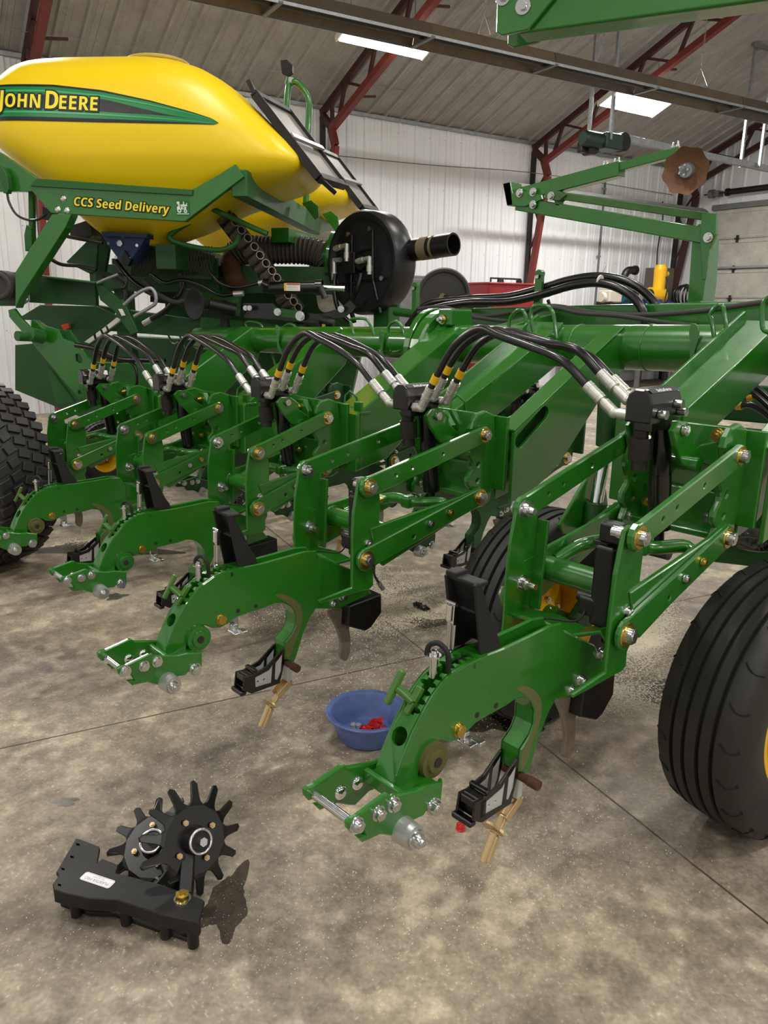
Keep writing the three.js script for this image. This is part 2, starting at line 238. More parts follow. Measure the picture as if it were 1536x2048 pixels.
// ================================================================= red open-web steel frames
function frame(s, label, bright) {
  const t = thing('roof_truss', label, 'roof truss', BW(s, 0, 0), 0, 'red open-web roof frames'); const o = BW(s, 0, 0); const P = (n, y, ds = 0) => BW(s + ds, n, y).sub(o);
  mesh('outer_chord', [bar(P(0.07, 0), P(0.07, 4.02), 0.09, 0.05, WU)], M.darkSteel, t);
  mesh('inner_chord', [bar(P(0.13, 0), P(0.14, 1.7), 0.12, 0.07, WU), bar(P(0.14, 1.7), P(0.44, 3.6), 0.12, 0.07, WU), bar(P(0.44, 3.6), P(0.32, 3.86), 0.12, 0.07, WU)], bright ? M.redSteelBright : M.redSteel, t);
  for (let k = 0; k < 5; k++) { const y0 = 1.5 + k * 0.44, y1 = y0 + 0.44, x = y => 0.14 + 0.3 * clamp((y - 1.7) / 1.9, 0, 1); mesh('column_web', [bar(k % 2 ? P(x(y0), y0) : P(0.08, y0), k % 2 ? P(0.08, y1) : P(x(y1), y1), 0.03, 0.03, WU)], M.redSteel, t); }
  mesh('knee', [bar(P(0.06, 4.06), P(0.36, 3.84), 0.1, 0.07, WU), bar(P(0.36, 3.84), P(0.34, 4.24), 0.05, 0.05, WU)], M.redSteel, t);
  mesh('top_chord', [bar(P(0.04, 4.09), P(9.5, 4.09 + 9.46 * SLOPE), 0.09, 0.06, WU)], M.redSteel, t);
  mesh('bottom_chord', [bar(P(0.34, 3.84), P(9.5, 3.84 + 9.16 * SLOPE - 0.05), 0.09, 0.09, WU)], bright ? M.redSteelBright : M.redSteel, t);
  for (let k = 0; k < 12; k++) { const n0 = 0.42 + k * 0.78, top = n => 4.07 + (n - 0.04) * SLOPE, bot = n => 3.86 + (n - 0.34) * SLOPE; 
    mesh('web', [bar(P(n0 + 0.12, bot(n0 + 0.12)), P(n0 + 0.3, top(n0 + 0.3)), 0.045, 0.045, WU)], M.redSteel, t); mesh('web', [bar(P(n0 + 0.32, top(n0 + 0.32)), P(n0 + 0.78, bot(n0 + 0.78)), 0.035, 0.035, WU)], M.redSteel, t); }
  for (const n of [1.0, 2.6]) mesh('purlin_clip', [bar(P(n, 3.86 + (n - 0.34) * SLOPE), P(n + 0.02, 3.9 + (n - 0.34) * SLOPE, 0.3), 0.03, 0.03)], M.redSteel, t);
  return t;
}
frame(-8.2, 'red steel roof frame farthest left, hidden behind the seed tank', false);
frame(-3.95, 'red steel roof frame above the yellow tank at the left edge', true);
frame(0, 'red steel roof frame rising behind the lids of the yellow tanks', true);
frame(4.15, 'red steel frame behind the raised marker arm, mid back wall', true);
frame(8.2, 'red steel frame along the wall of the overhead door', false);

// ================================================================= lamps
function lamp(s, n, y, label, big) {
  const c = BW(s, n, y), t = thing('strip_light', label, 'ceiling light', c, 0, 'fluorescent ceiling fixtures');
  const tilt = n < WIDTH / 2 ? Math.atan(SLOPE) : -Math.atan(SLOPE); const inn = WN.clone().multiplyScalar(Math.cos(tilt)).addScaledVector(UP, Math.sin(tilt)), dn = UP.clone().multiplyScalar(-Math.cos(tilt)).addScaledVector(WN, Math.sin(tilt));
  const L = 1.22, W = big ? 0.40 : 0.17; const B = (g) => setBasis(g, V(0, 0, 0), WU, dn, WU.clone().cross(dn));
  mesh('housing', [B(box(L, 0.05, W, 0, -0.03, 0, 0.01)), B(box(0.02, 0.06, W, L / 2, 0.0, 0, 0.004)), B(box(0.02, 0.06, W, -L / 2, 0.0, 0, 0.004))], M.white, t);
  const nt = big ? 5 : 2, glow = new THREE.MeshStandardMaterial({ color: 0xffffff, emissive: 0xfff6e6, emissiveIntensity: 9, roughness: 0.5 });
  for (let k = 0; k < nt; k++) { const z = (k - (nt - 1) / 2) * (W - 0.07) / (nt - 1); mesh('lamp_tube', [B(cyl(V(-L / 2 + 0.03, 0.022, z), V(L / 2 - 0.03, 0.022, z), 0.014, 0.014, 10))], glow, t); }
  const l = new THREE.RectAreaLight(LAMP_COLOR, LAMP_POWER, L, W); l.position.copy(dn.clone().multiplyScalar(0.05)); l.name = 'lamp_light'; t.add(l); l.lookAt(c.clone().addScaledVector(dn, 2)); l.castShadow = true;
  for (const e of [-0.45, 0.45]) { const q = WU.clone().multiplyScalar(e); mesh('hanger', [cyl(q.clone().setY(0.04), q.clone().setY(roofY(n) - y - 0.02), 0.006, 0.006, 6)], M.greySteel, t); }
  return t;
}
const lampWord = ['beside the back wall', 'second row from the back wall', 'third row from the back wall', 'row beside the front wall'];
const sWord = ['far left end', 'left part', 'middle part', 'end by the overhead door'];
LAMP_ROWS.forEach(([n, y], r) => LAMP_S.forEach((s, k) => {
  const lab = r === 0 && k === 2 ? 'long lit strip light under the sheet roof, left of the two in view' : r === 0 && k === 3 ? 'wide lit strip light under the long tube heater, right of the two in view' : `lit strip light, ${lampWord[r]}, ${sWord[k]}`;
  lamp(s, n, y, lab, r === 0 && k === 3);
}));

// ================================================================= long tube heater hung on chains
{
  const HY = 4.27, a = V(-7.09, HY, -4.21).lerp(V(-5.26, HY, -12.56), -0.12), b = V(-5.26, HY, -12.56).lerp(V(-7.09, HY, -4.21), -0.1), d = b.clone().sub(a).normalize(), side = d.clone().cross(UP).normalize();
  const t = thing('tube_heater', 'long dark radiant tube heater under a bent reflector, hung across the roof', 'heater', a), L = a.distanceTo(b); const Bm = g => setBasis(g, V(0, 0, 0), side, UP, d.clone());
  const prof = [[-0.21, -0.09], [-0.16, 0.04], [-0.07, 0.08], [0.07, 0.08], [0.16, 0.04], [0.21, -0.09], [0.203, -0.092], [0.155, 0.03], [0.067, 0.07], [-0.067, 0.07], [-0.155, 0.03], [-0.203, -0.092]];
  const seg = 6; for (let i = 0; i < seg; i++) mesh('reflector', [Bm(extrude(shape(prof.map(p => [p[0] * (1 + i % 2 * 0.02), p[1]])), L / seg - 0.004, 0).translate(0, 0, i * L / seg))], i % 2 ? M.heaterA ??= std(0x6e6355, 0.45, 0.55, { map: rep(grimeTex, 1) }) : M.heaterB ??= std(0x7b6c58, 0.45, 0.55, { map: rep(grimeTex, 1) }), t);
  mesh('heater_tube', [Bm(cyl(V(0, -0.02, 0), V(0, -0.02, L), 0.05, 0.05, 14))], M.darkSteel, t);
  mesh('edge_lip', [Bm(box(0.012, 0.03, L, 0.208, -0.09, L / 2, 0.002)), Bm(box(0.012, 0.03, L, -0.208, -0.09, L / 2, 0.002))], M.galv, t);
  for (let i = 1; i < seg; i++) mesh('hanger_bracket', [Bm(box(0.44, 0.02, 0.05, 0, -0.095, i * L / seg, 0.003))], M.greySteel, t);
  for (let i = 0; i <= 5; i++) { const z = 0.6 + i * (L - 1.2) / 5, p = d.clone().multiplyScalar(z), w = a.clone().add(p).sub(C1).dot(WN), top = roofY(w) - a.y - 0.03;
    const g = []; for (const e of [-0.15, 0.15]) g.push(cyl(p.clone().addScaledVector(side, e).setY(0.05), p.clone().setY(0.32), 0.004, 0.004, 5)); const nl = Math.round((top - 0.32) / 0.05); for (let k = 0; k < nl; k++) { const q = new THREE.TorusGeometry(0.02, 0.004, 5, 8); q.scale(0.6, 1.5, 1); if (k % 2) q.rotateY(Math.PI / 2); q.translate(p.x, 0.345 + k * (top - 0.345) / nl, p.z); g.push(q); } mesh('chain', g, M.galv, t); }
}
// door opener hung from the roof
{
  const p0 = AN(1200, 285, 2.9), t = thing('door_opener', 'dark green overhead door motor hung on galvanised struts with a long rail', 'door opener', p0); const L = p => p.clone().sub(p0);
  const e = AN(1248, 277, 2.9), rail1 = e.clone().addScaledVector(WU, 5.0).setY(e.y - 0.06); if (rail1.clone().sub(C1).dot(WU) > S1 - 0.1) rail1.copy(e).addScaledVector(WU, S1 - 0.12 - e.clone().sub(C1).dot(WU)).setY(e.y - 0.06);
  mesh('rail', [bar(L(e), L(rail1), 0.07, 0.09)], M.galv, t);
  const Bm = g => setBasis(g, V(), WU, UP, NS(WN));
  mesh('motor', [Bm(cyl(V(-0.3, 0.02, 0), V(0.12, 0.02, 0), 0.1, 0.1, 18)), Bm(box(0.34, 0.2, 0.24, 0.16, 0.02, 0, 0.03)), Bm(cyl(V(-0.34, 0.02, 0), V(-0.3, 0.02, 0), 0.08, 0.1, 18))], std(0x123027, 0.4), t);
  mesh('gearbox', [Bm(cyl(V(-0.1, -0.06, 0.0), V(-0.1, -0.06, 0.16), 0.1, 0.1, 16)), Bm(box(0.12, 0.14, 0.1, -0.22, -0.07, 0.1, 0.02))], M.black, t);
  mesh('pulley', [Bm(cyl(V(0.42, 0.05, -0.06), V(0.42, 0.05, 0.06), 0.12, 0.12, 20)), Bm(cyl(V(0.42, 0.05, 0.06), V(0.42, 0.05, 0.09), 0.04, 0.04, 12))], M.blackMatte, t);
  const s0 = p0.clone().sub(C1).dot(WU), n0 = 2.9;
  for (const [ds, dn] of [[-0.12, -0.1], [0.08, 0.1], [3.3, -0.08], [3.55, 0.08]]) { const a = BW(s0 + ds, n0 + dn, p0.y + 0.03), b = BW(s0 + ds, n0 + dn, roofY(n0 + dn) - 0.02); mesh('strut', [bar(L(a), L(b), 0.042, 0.042, WU)], M.galv, t); }
  mesh('cross_strut', [bar(L(BW(s0 - 0.3, n0, roofY(n0) - 0.06)), L(BW(s0 + 0.4, n0, roofY(n0) - 0.06)), 0.05, 0.05), bar(L(BW(s0 + 3.1, n0, roofY(n0) - 0.06)), L(BW(s0 + 3.8, n0, roofY(n0) - 0.06)), 0.05, 0.05)], M.greySteel, t);
}

// ================================================================= planter row units
// Traced on the nearest unit, in planes at their real distance, then kept in that unit's own frame (origin on the floor under it).
const UO = V(-0.99, 0, -1.4);
const trX = (X, pts) => pts.map(p => { const q = AX(p[0], p[1], X); return [q.z - UO.z, q.y]; });
const lX = (x, y, X) => AX(x, y, X).sub(UO);
const memoG = {}; const memo = (k, f) => memoG[k] ??= f();
const XR = V(1, 0, 0), XL = V(-1, 0, 0);

function hexBolt(name, p, dir, r, parent, o = {}) {            // bolt head with washer, shank end optional
  const g = memo(`bolt${r}${dir.x}${dir.y}${dir.z}${o.h || 0}${o.dome || ''}${o.end || ''}`, () => {
    const z = V(0, 0, 0), h = o.h || r * 0.75; if (o.dome) { const s = new THREE.SphereGeometry(r, 16, 8, 0, Math.PI * 2, 0, Math.PI / 2); s.scale(1, 0.6, 1); return join([place(s, z, new THREE.Quaternion().setFromUnitVectors(UP, dir))]); }
    const out = [hexHead(z.clone().addScaledVector(dir, 0.002), dir, r, h), cyl(z.clone().addScaledVector(dir, h), dir.clone().multiplyScalar(h + 0.0025), r * 0.78, r * 0.7, 14)];
    if (o.end) out.push(cyl(dir.clone().multiplyScalar(h), dir.clone().multiplyScalar(h + o.end), r * 0.55, r * 0.5, 12)); return join(out); });
  const m = mesh(name, g, o.mat || M.zinc, parent); m.position.copy(p);
  if (o.washer) { const w = mesh('washer', memo(`wash${o.washer}${dir.x}${dir.y}${dir.z}`, () => join([cyl(V(0, 0, 0), dir.clone().multiplyScalar(0.0035), o.washer, o.washer * 0.97, 22)])), o.wmat || M.gold, m); w.position.copy(dir.clone().multiplyScalar(-0.001)); }
  return m;
}

// ---- shank casting
const SX0 = 0.008, SX1 = 0.068, SXC = 0.038;                    // left face, right face and middle of the shank
const shankPts = memo('shankPts', () => trX(-0.922, [[790, 1583], [795, 1554], [811, 1508], [829, 1465], [847, 1429], [868, 1393], [886, 1368], [911, 1343], [936, 1327], [976, 1309], [1010, 1296], [1060, 1272], [1100, 1252], [1124, 1247], [1134, 1275], [1128, 1330], [1117, 1390], [1098, 1425], [1080, 1472], [1065, 1522], [1056, 1549], [1038, 1544], [1042, 1500], [1060, 1472], [1068, 1450], [1070, 1422], [1064, 1404], [1050, 1395], [1033, 1398], [1012, 1413], [976, 1433], [952, 1447], [933, 1467], [915, 1482], [897, 1486], [882, 1481], [866, 1488], [850, 1502], [843, 1522], [838, 1547], [836, 1566]]));
const arcPts = memo('arcPts', () => { const c = new THREE.CatmullRomCurve3(shankPts.slice(0, 10).map(p => V(0, p[1], p[0])), false, 'centripetal'); return c; });
function bendStrip(sh, th, curve, len) {                       // a flat strip drawn in (length, x) bent along the crown of the shank
  const g = prep(extrude(sh, th, 0)); const p = g.attributes.position; const t = new THREE.Vector3();
  // subdivide is not needed: the outline carries enough points along its length
  for (let i = 0; i < p.count; i++) { const s = clamp(p.getX(i) / len, 0, 1), c = curve.getPointAt(s), tg = curve.getTangentAt(s); const nz = tg.y, ny = -tg.z; t.set(SXC - p.getY(i), c.y + ny * (p.getZ(i) - th), c.z + nz * (p.getZ(i) - th)); p.setXYZ(i, t.x, t.y, t.z); }
  g.deleteAttribute('normal'); g.computeVertexNormals(); return g;
}
function shankGeo() {
  return memo('shank', () => {
    const side = shankPts; const out = [];
    out.push(extX(side, SX1 - 0.010, SX1, [], 0.003), extX(side, SX0, SX0 + 0.010, [], 0.003));
    // body between the webs: set down below the crown so that the crown slots read dark
        const crown = []; for (let i = 0; i <= 12; i++) { const s = i / 12, c = arcPts.getPointAt(s), tg = arcPts.getTangentAt(s); const n = V(0, -tg.z, tg.y); const d = 0.035 + 0.03 * sstep(0.05, 0.3, s); crown.push([c.z - n.z * d, c.y - n.y * d]); }
    const floorIn = [trX(-0.922, [[1012, 1322]])[0], trX(-0.922, [[1120, 1284]])[0]];
    const body = [[side[0][0] - 0.02, side[0][1]], ...crown.slice(1), floorIn[0], floorIn[1], ...side.slice(15)];
    out.push(extX(body, SX0 + 0.004, SX1 - 0.004, [], 0));
    return join(out);
  });
}
const crownGeo = () => memo('crown', () => {
  const c = arcPts, L = c.getLength(); const pts = [], W = (SX1 - SX0) / 2 - 0.0005, N = 40; for (let i = 0; i <= N; i++) pts.push([i / N * L, -W]); for (let i = N; i >= 0; i--) pts.push([i / N * L, W]);
  // comb slot with ten notch pairs, and the round hole nearer the bracket
  const a = 0.40 * L, b = 0.93 * L, n = 10, st = (b - a) / n, hw = 0.0085, nw = 0.0205, hole = [];
  for (let i = 0; i < n; i++) { const x = a + i * st; hole.push([x, hw], [x + st * 0.25, hw], [x + st * 0.30, nw - 0.004], [x + st * 0.45, nw], [x + st * 0.62, nw], [x + st * 0.76, nw - 0.004], [x + st * 0.82, hw]); }
  hole.push([b, hw], [b, -hw]); for (let i = n - 1; i >= 0; i--) { const x = a + i * st; hole.push([x + st * 0.82, -hw], [x + st * 0.76, -nw + 0.004], [x + st * 0.62, -nw], [x + st * 0.45, -nw], [x + st * 0.30, -nw + 0.004], [x + st * 0.25, -hw], [x, -hw]); }
  return join([bendStrip(shape(pts, [hole, circ(0.27 * L, 0, 0.019, 24)]), 0.008, c, L)]);
});

const bracketPts = memo('bracketPts', () => trX(-0.885, [[691, 1642], [698, 1635], [711, 1629], [765, 1588], [772, 1585], [779, 1590], [829, 1579], [850, 1569], [879, 1563], [882, 1557], [879, 1600], [872, 1624], [866, 1628], [850, 1619], [843, 1630], [820, 1640], [792, 1670], [780, 1670], [757, 1667], [722, 1683], [711, 1672], [727, 1667], [721, 1655], [700, 1664], [692, 1655]]));

// seed meter stand: an open black moulding on the shank
const standO = memo('standO', () => lX(950, 1316, -0.968));
function latch(parent) {
  const p = lX(903, 1246, -0.985); const g = mesh('latch', [box(0.022, 0.045, 0.012, 0, 0.022, 0, 0.003), box(0.015, 0.036, 0.008, 0, 0.024, 0.009, 0.003), cyl(V(-0.014, 0.046, 0.005), V(0.014, 0.046, 0.005), 0.0045, 0.0045, 8), box(0.003, 0.042, 0.01, 0.014, 0.022, 0.008, 0.001)], M.chrome, parent); g.position.copy(p); g.rotation.x = -0.06;
  const h = mesh('latch_hook', [...rod([V(0, 0.0, 0.01), V(0.001, -0.06, 0.01), V(0.005, -0.068, 0.012), V(0.013, -0.066, 0.013), V(0.017, -0.056, 0.013)], 0.003), box(0.022, 0.055, 0.003, 0.003, -0.027, 0.002, 0.001)], M.zinc, g); void h;
}

const UNIT_DIM = { uf: [0.917, -1.577], lf: [0.679, -1.567], ur: [1.047, -2.08], lr: [0.819, -2.073] };
const dY = (a) => a;

function makeUnit(o) {
  // o: x centre, f [dy,dz] of the front assembly, r [dy,dz] of the rear mount
  const t = thing('row_unit', o.label, 'planter unit', V(o.x, 0, UO.z), 0, o.group);
  const fy0 = o.f[0], fz0 = o.f[1], ry0 = o.r[0], rz0 = o.r[1];
  const front = m => { m.position.y += fy0; m.position.z += fz0; return m; }, rear = m => { m.position.y += ry0; m.position.z += rz0; return m; };
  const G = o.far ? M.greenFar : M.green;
  const fm = (name, key, f, mat) => front(mesh(name, memo(key, () => join(f())), mat, t)), rm = (name, key, f, mat) => rear(mesh(name, memo(key, () => join(f())), mat, t));

  // ---------- shank
  const sk = front(mesh('shank', shankGeo(), G, t)); mesh('crown_plate', crownGeo(), G, sk);
  const hub = lX(863, 1517, -0.922), goldP = lX(917, 1459, -0.922);
  const hb = mesh('hub_boss', memo('hub', () => join([cyl(V(-0.006, hub.y, hub.z), V(SX1 + 0.012, hub.y, hub.z), 0.042, 0.037, 24), cyl(V(SX1 + 0.011, hub.y, hub.z), V(SX1 + 0.018, hub.y, hub.z), 0.025, 0.023, 20)])), o.dirty ? (M.hubMud ??= std(0x5b5a2a, 0.85, 0, { map: rep(grimeTex, 5) })) : G, sk); void hb;
  mesh('hub_bore', memo('bore', () => join([cyl(V(SX1 + 0.0175, hub.y, hub.z), V(SX1 + 0.0205, hub.y, hub.z), 0.0105, 0.0105, 14)])), M.darkSteel, sk);
  hexBolt('pin', V(SX1, goldP.y, goldP.z), XR, 0.015, sk, { mat: M.gold, h: 0.008, washer: 0.0165 });
  for (const [px, py] of [[954, 1430], [992, 1411]]) { const q = lX(px, py, -0.922); mesh('web_hole', memo(`wh${px}`, () => join([cyl(V(SX1 - 0.004, q.y, q.z), V(SX1 + 0.0012, q.y, q.z), 0.0065, 0.0065, 12)])), M.darkSteel, sk); }
  if (o.dirty || o.dusty) { mesh('dried_mud', memo('mud1', () => join([extX(smooth(trX(-0.922, [[1033, 1376], [1052, 1372], [1072, 1384], [1082, 1402], [1080, 1440], [1066, 1480], [1050, 1530], [1042, 1540], [1044, 1502], [1060, 1472], [1070, 1440], [1068, 1410], [1056, 1394]]), 3), SX1 + 0.0002, SX1 + 0.001, [], 0)])), M.mud, sk);
}
  fm('clip', 'clip', () => { const c = lX(935, 1478, -0.95); return [box(0.045, 0.006, 0.034, c.x + 0.002, c.y - 0.004, c.z, 0.002), box(0.006, 0.045, 0.032, c.x - 0.018, c.y + 0.018, c.z - 0.004, 0.002), box(0.03, 0.012, 0.02, c.x + 0.02, c.y - 0.002, c.z - 0.012, 0.003), box(0.014, 0.02, 0.02, c.x - 0.006, c.y + 0.008, c.z + 0.002, 0.003)]; }, M.zinc);

  // ---------- depth handle
  fm('depth_handle', 'dhandle', () => {
    const a = lX(806, 1340, -0.985), b = lX(773, 1408, -0.995), m1 = lX(794, 1374, -0.985), c = lX(826, 1403, -0.955), e1 = lX(842, 1374, -0.952), e2 = lX(812, 1428, -0.96);
    return [bar(a, b, 0.013, 0.016, V(1, 0.4, 0), 0.004), bar(m1, c, 0.012, 0.02, V(0, 0.3, 1), 0.004), bar(c, e1, 0.014, 0.016, V(1, 0, 0), 0.003), bar(c, e2, 0.012, 0.014, V(1, 0, 0), 0.003), cyl(c, c.clone().add(V(0, -0.05, -0.035)), 0.008, 0.008, 8)]; }, o.far ? G : (o.handleMat || M.olive));
  fm('adjuster', 'adj', () => { const c = lX(868, 1313, -0.955); return [cyl(c.clone().add(V(0, -0.045, 0)), c.clone().add(V(0, 0, 0)), 0.009, 0.009, 10), cyl(c, c.clone().add(V(0, 0.004, 0)), 0.0155, 0.0155, 18), hexHead(c.clone().add(V(0, 0.003, 0)), UP, 0.010, 0.007), cyl(c.clone().add(V(0, 0.009, 0)), c.clone().add(V(0, 0.014, 0)), 0.0055, 0.0055, 8)]; }, M.zinc);
  fm('adjuster_cable', 'adjc', () => { const c = lX(868, 1313, -0.955); return [tube([c.clone().add(V(-0.02, -0.004, 0.0)), c.clone().add(V(-0.018, 0.016, -0.004)), c.clone().add(V(0, 0.026, -0.01)), c.clone().add(V(0.02, 0.012, -0.016)), c.clone().add(V(0.022, -0.03, -0.02))], 0.0058, 8, 24)]; }, M.blackMatte);

  // ---------- gauge bracket at the tip
  const bk = fm('tip_bracket', 'tipb', () => { const cr = bracketPts.slice(); const c0 = lX(840, 1600, -0.885), c1 = lX(790, 1620, -0.885);
    return [extX(cr, 0.099, 0.111, [], 0.003), extX(cr, -0.024, -0.012, [], 0.003), box(0.12, 0.012, 0.09, 0.043, c0.y + 0.012, c0.z - 0.005, 0.003), box(0.12, 0.03, 0.014, 0.043, c1.y + 0.004, c1.z - 0.03, 0.004)]; }, G);
  fm('cross_rod', 'crod', () => { const p = lX(709, 1649, -0.885); return [cyl(V(-0.026, p.y, p.z), V(0.105, p.y, p.z), 0.0085, 0.0085, 16)]; }, M.zinc);
  const rollP = lX(800, 1655, -0.885);
  fm('roller', 'roll', () => [cyl(V(0.108, rollP.y, rollP.z), V(0.146, rollP.y, rollP.z), 0.027, 0.024, 22), cyl(V(0.146, rollP.y, rollP.z), V(0.152, rollP.y, rollP.z), 0.018, 0.018, 18)], M.aluminium);
  front(hexBolt('bolt', V(0.150, rollP.y, rollP.z), XR, 0.014, t, { end: 0.008, washer: 0.019, wmat: M.zinc }));
  for (const [px, py, r] of [[713, 1649, 0.0125], [756, 1626, 0.0125], [786, 1608, 0.0125], [867, 1613, 0.0155]]) { const q = lX(px, py, -0.879); front(hexBolt('bolt', V(0.111, q.y, q.z), XR, r, t, { washer: r * 1.25, wmat: M.zinc, end: 0.004 })); }
  for (const [px, py] of [[682, 1586], [716, 1567]]) { const q = lX(px, py, -1.0); front(hexBolt('round_bolt', V(-0.012, q.y, q.z), XR, 0.015, t, { dome: 1, mat: M.chrome })); }

  // ---------- meter stand
  const st = fm('meter_stand', 'stand', () => {
    const s = standO;
    const pf = trX(-0.93, [[1003, 1298], [1000, 1277], [978, 1235], [962, 1170], [958, 1166], [950, 1172], [962, 1320], [985, 1313]]);
    const side = extX(pf, 0.053, 0.060, [], 0.002), side2 = extX(pf, -0.026, -0.019, [], 0.002), C = 0.017;
    const zt = trX(-0.93, [[956, 1172]])[0], zb = trX(-0.93, [[970, 1310]])[0];
    const back = bar(V(C, zt[1] - 0.004, zt[0] - 0.012), V(C, zb[1], zb[0] - 0.05), 0.08, 0.008, V(0, 0.3, 1), 0.002);
    const base = box(0.094, 0.018, 0.12, C, s.y + 0.004, s.z, 0.005), lip = box(0.1, 0.012, 0.024, C, s.y + 0.016, s.z + 0.056, 0.004), lug = box(0.014, 0.02, 0.016, C + 0.044, s.y + 0.016, s.z + 0.056, 0.004);
    const top = box(0.088, 0.01, 0.036, C, zt[1] - 0.001, zt[0] - 0.016, 0.004), tl = box(0.03, 0.014, 0.04, C - 0.029, zt[1] + 0.006, zt[0] - 0.016, 0.004), mid = box(0.04, 0.006, 0.02, C + 0.016, (zt[1] + zb[1]) / 2 + 0.02, zt[0] - 0.012, 0.002);
    return [side, side2, back, base, lip, lug, top, tl, mid]; }, M.blackMatte);
  latch(st);

  // ---------- frame plates that carry the arms
  const plate = [[1252, 1062], [1262, 1051], [1276, 1050], [1290, 1058], [1288, 1110], [1277, 1200], [1268, 1250], [1262, 1290], [1256, 1304], [1254, 1332], [1247, 1343], [1215, 1361], [1150, 1397], [1146, 1390], [1212, 1345], [1217, 1300], [1224, 1230], [1234, 1150], [1244, 1100]];
  fm('frame_plate', 'platesR', () => { const p = trX(-0.845, plate);
    return [extX(p, 0.131, 0.144, [], 0.004)]; }, G);
  fm('frame_plate', 'platesL', () => { const p = trX(-0.845, plate), f0 = lX(1290, 1090, -0.845), f1 = lX(1266, 1262, -0.845);
    return [extX(p, -0.172, -0.161, [], 0.003), bar(V(-0.145, f0.y, f0.z), V(-0.145, f1.y - 0.03, f1.z), 0.034, 0.01, V(0, 0, 1), 0.003)]; }, G);
  fm('saddle_plate', 'saddle', () => { // bent plate over the shank between the two frame plates
    const a = lX(1006, 1234, -1.155), b = lX(1218, 1302, -0.852), zc = a.z, h = 0.011; const xs = [-0.163, -0.06, 0.02, 0.10, 0.134], ys = [a.y, a.y + 0.012, a.y + 0.004, b.y + 0.035, b.y - 0.005];
    const top = xs.map((x, i) => [x, ys[i]]), bot = xs.map((x, i) => [x, ys[i] - h]).reverse(); return [extZ([...top, ...bot], zc - 0.105, zc - 0.035, [], 0.003)]; }, G);
  fm('inner_web', 'iweb', () => { const q = trX(-0.93, [[1128, 1262], [1190, 1290], [1216, 1345], [1150, 1394], [1108, 1400], [1116, 1330]]); return [extX(q, 0.004, 0.061, [], 0.004)]; }, G);
  for (const [px, py, r] of [[1160, 1360, 0.014], [1142, 1381, 0.011], [1199, 1307, 0.013]]) { const q = lX(px, py, -0.93); front(hexBolt('bolt', V(0.061, q.y, q.z), XR, r, t, { washer: r * 1.3, wmat: M.zinc, end: 0.006 })); }
  const sb = lX(1254, 1224, -0.845); front(hexBolt('bolt', V(0.144, sb.y, sb.z), XR, 0.0125, t, { washer: 0.015, wmat: M.zinc, end: 0.006 })); front(hexBolt('bolt', V(-0.161, sb.y - 0.012, sb.z + 0.002), XR, 0.018, t, { end: 0.03, washer: 0.023, wmat: M.zinc }));

  // ---------- arms
  const uf = V(0, 0.917 + fy0, -0.177 + fz0), lf = V(0, 0.679 + fy0, -0.167 + fz0), ur = V(0, 1.047 + ry0, -0.68 + rz0), lr = V(0, 0.819 + ry0, -0.673 + rz0);
  const armShape = (a, b, poly) => { const d = V(0, b.y - a.y, b.z - a.z), L = d.length(); d.normalize(); const n = V(0, -d.z, d.y); if (n.y < 0) n.negate(); return poly(L).map(([u, v]) => [a.z + d.z * u + n.z * v, a.y + d.y * u + n.y * v]); };
  const arc = (cx, r, a0, a1, n = 8) => { const o2 = []; for (let i = 0; i <= n; i++) { const a = a0 + (a1 - a0) * i / n; o2.push([cx + r * Math.cos(a), r * Math.sin(a)]); } return o2; };
  const H = Math.PI / 2;
  const upper = L => [...arc(0, 0.035, H * 0.75, H * 3.25), ...arc(L, 0.03, -H * 0.9, H * 0.9)].map(p => p);
  const upPoly = armShape(uf, ur, upper), lowOut = armShape(lf, lr, L => [...arc(0, 0.039, H * 0.8, H * 3.1), [0.06, -0.036], ...arc(L, 0.033, -H * 0.9, H * 0.9)]), lowIn = armShape(lf, lr, L => [[0.045, 0.088], [0.055, -0.035], [0.075, -0.062], [L * 0.55, -0.05], [L, -0.034], [L + 0.025, -0.01], [L + 0.02, 0.03], [L * 0.85, 0.034]]);
  const upHoles = armShape(uf, ur, L => [[0.2 * L, 0.0], [0.33 * L, 0], [0.6 * L, 0.0]]), lowHoles = armShape(lf, lr, L => [[0.38 * L, -0.01]]);
  for (const sgn of [1, -1]) {
    const x0 = sgn > 0 ? 0.148 : -0.178, x1 = x0 + 0.018; const a = mesh('upper_arm', [extX(upPoly, x0, x1, upHoles.map(h => circ(h[0], h[1], 0.006, 8)), 0.003)], G, t);
    const b = mesh('lower_arm', sgn > 0 ? [extX(lowOut, 0.150, 0.164, lowHoles.map(h => circ(h[0], h[1], 0.007, 8)), 0.003), extX(lowIn, 0.136, 0.151, [], 0.003)] : [extX(lowOut, -0.190, -0.174, [], 0.003), extX(lowIn, -0.176, -0.160, [], 0.003)], G, t);
    const dl = lr.clone().sub(lf), dirX = sgn > 0 ? XR : XL, xo = sgn > 0 ? 0.166 : -0.178;
    for (const q of [uf, ur]) hexBolt('bolt', V(xo, q.y, q.z), dirX, 0.0195, a, { washer: 0.028, end: 0.005 });
    for (const q of [lf, lr]) hexBolt('bolt', V(sgn > 0 ? 0.164 : -0.19, q.y, q.z), dirX, 0.021, b, { washer: 0.031, end: 0.004 });
    if (sgn > 0) for (const k of [0.52, 0.7]) { const q = lf.clone().addScaledVector(dl, k); hexBolt('bolt', V(0.164, q.y + 0.006, q.z), XR, 0.013, b, { mat: k > 0.6 ? M.gold : M.zinc, end: 0.004 }); }
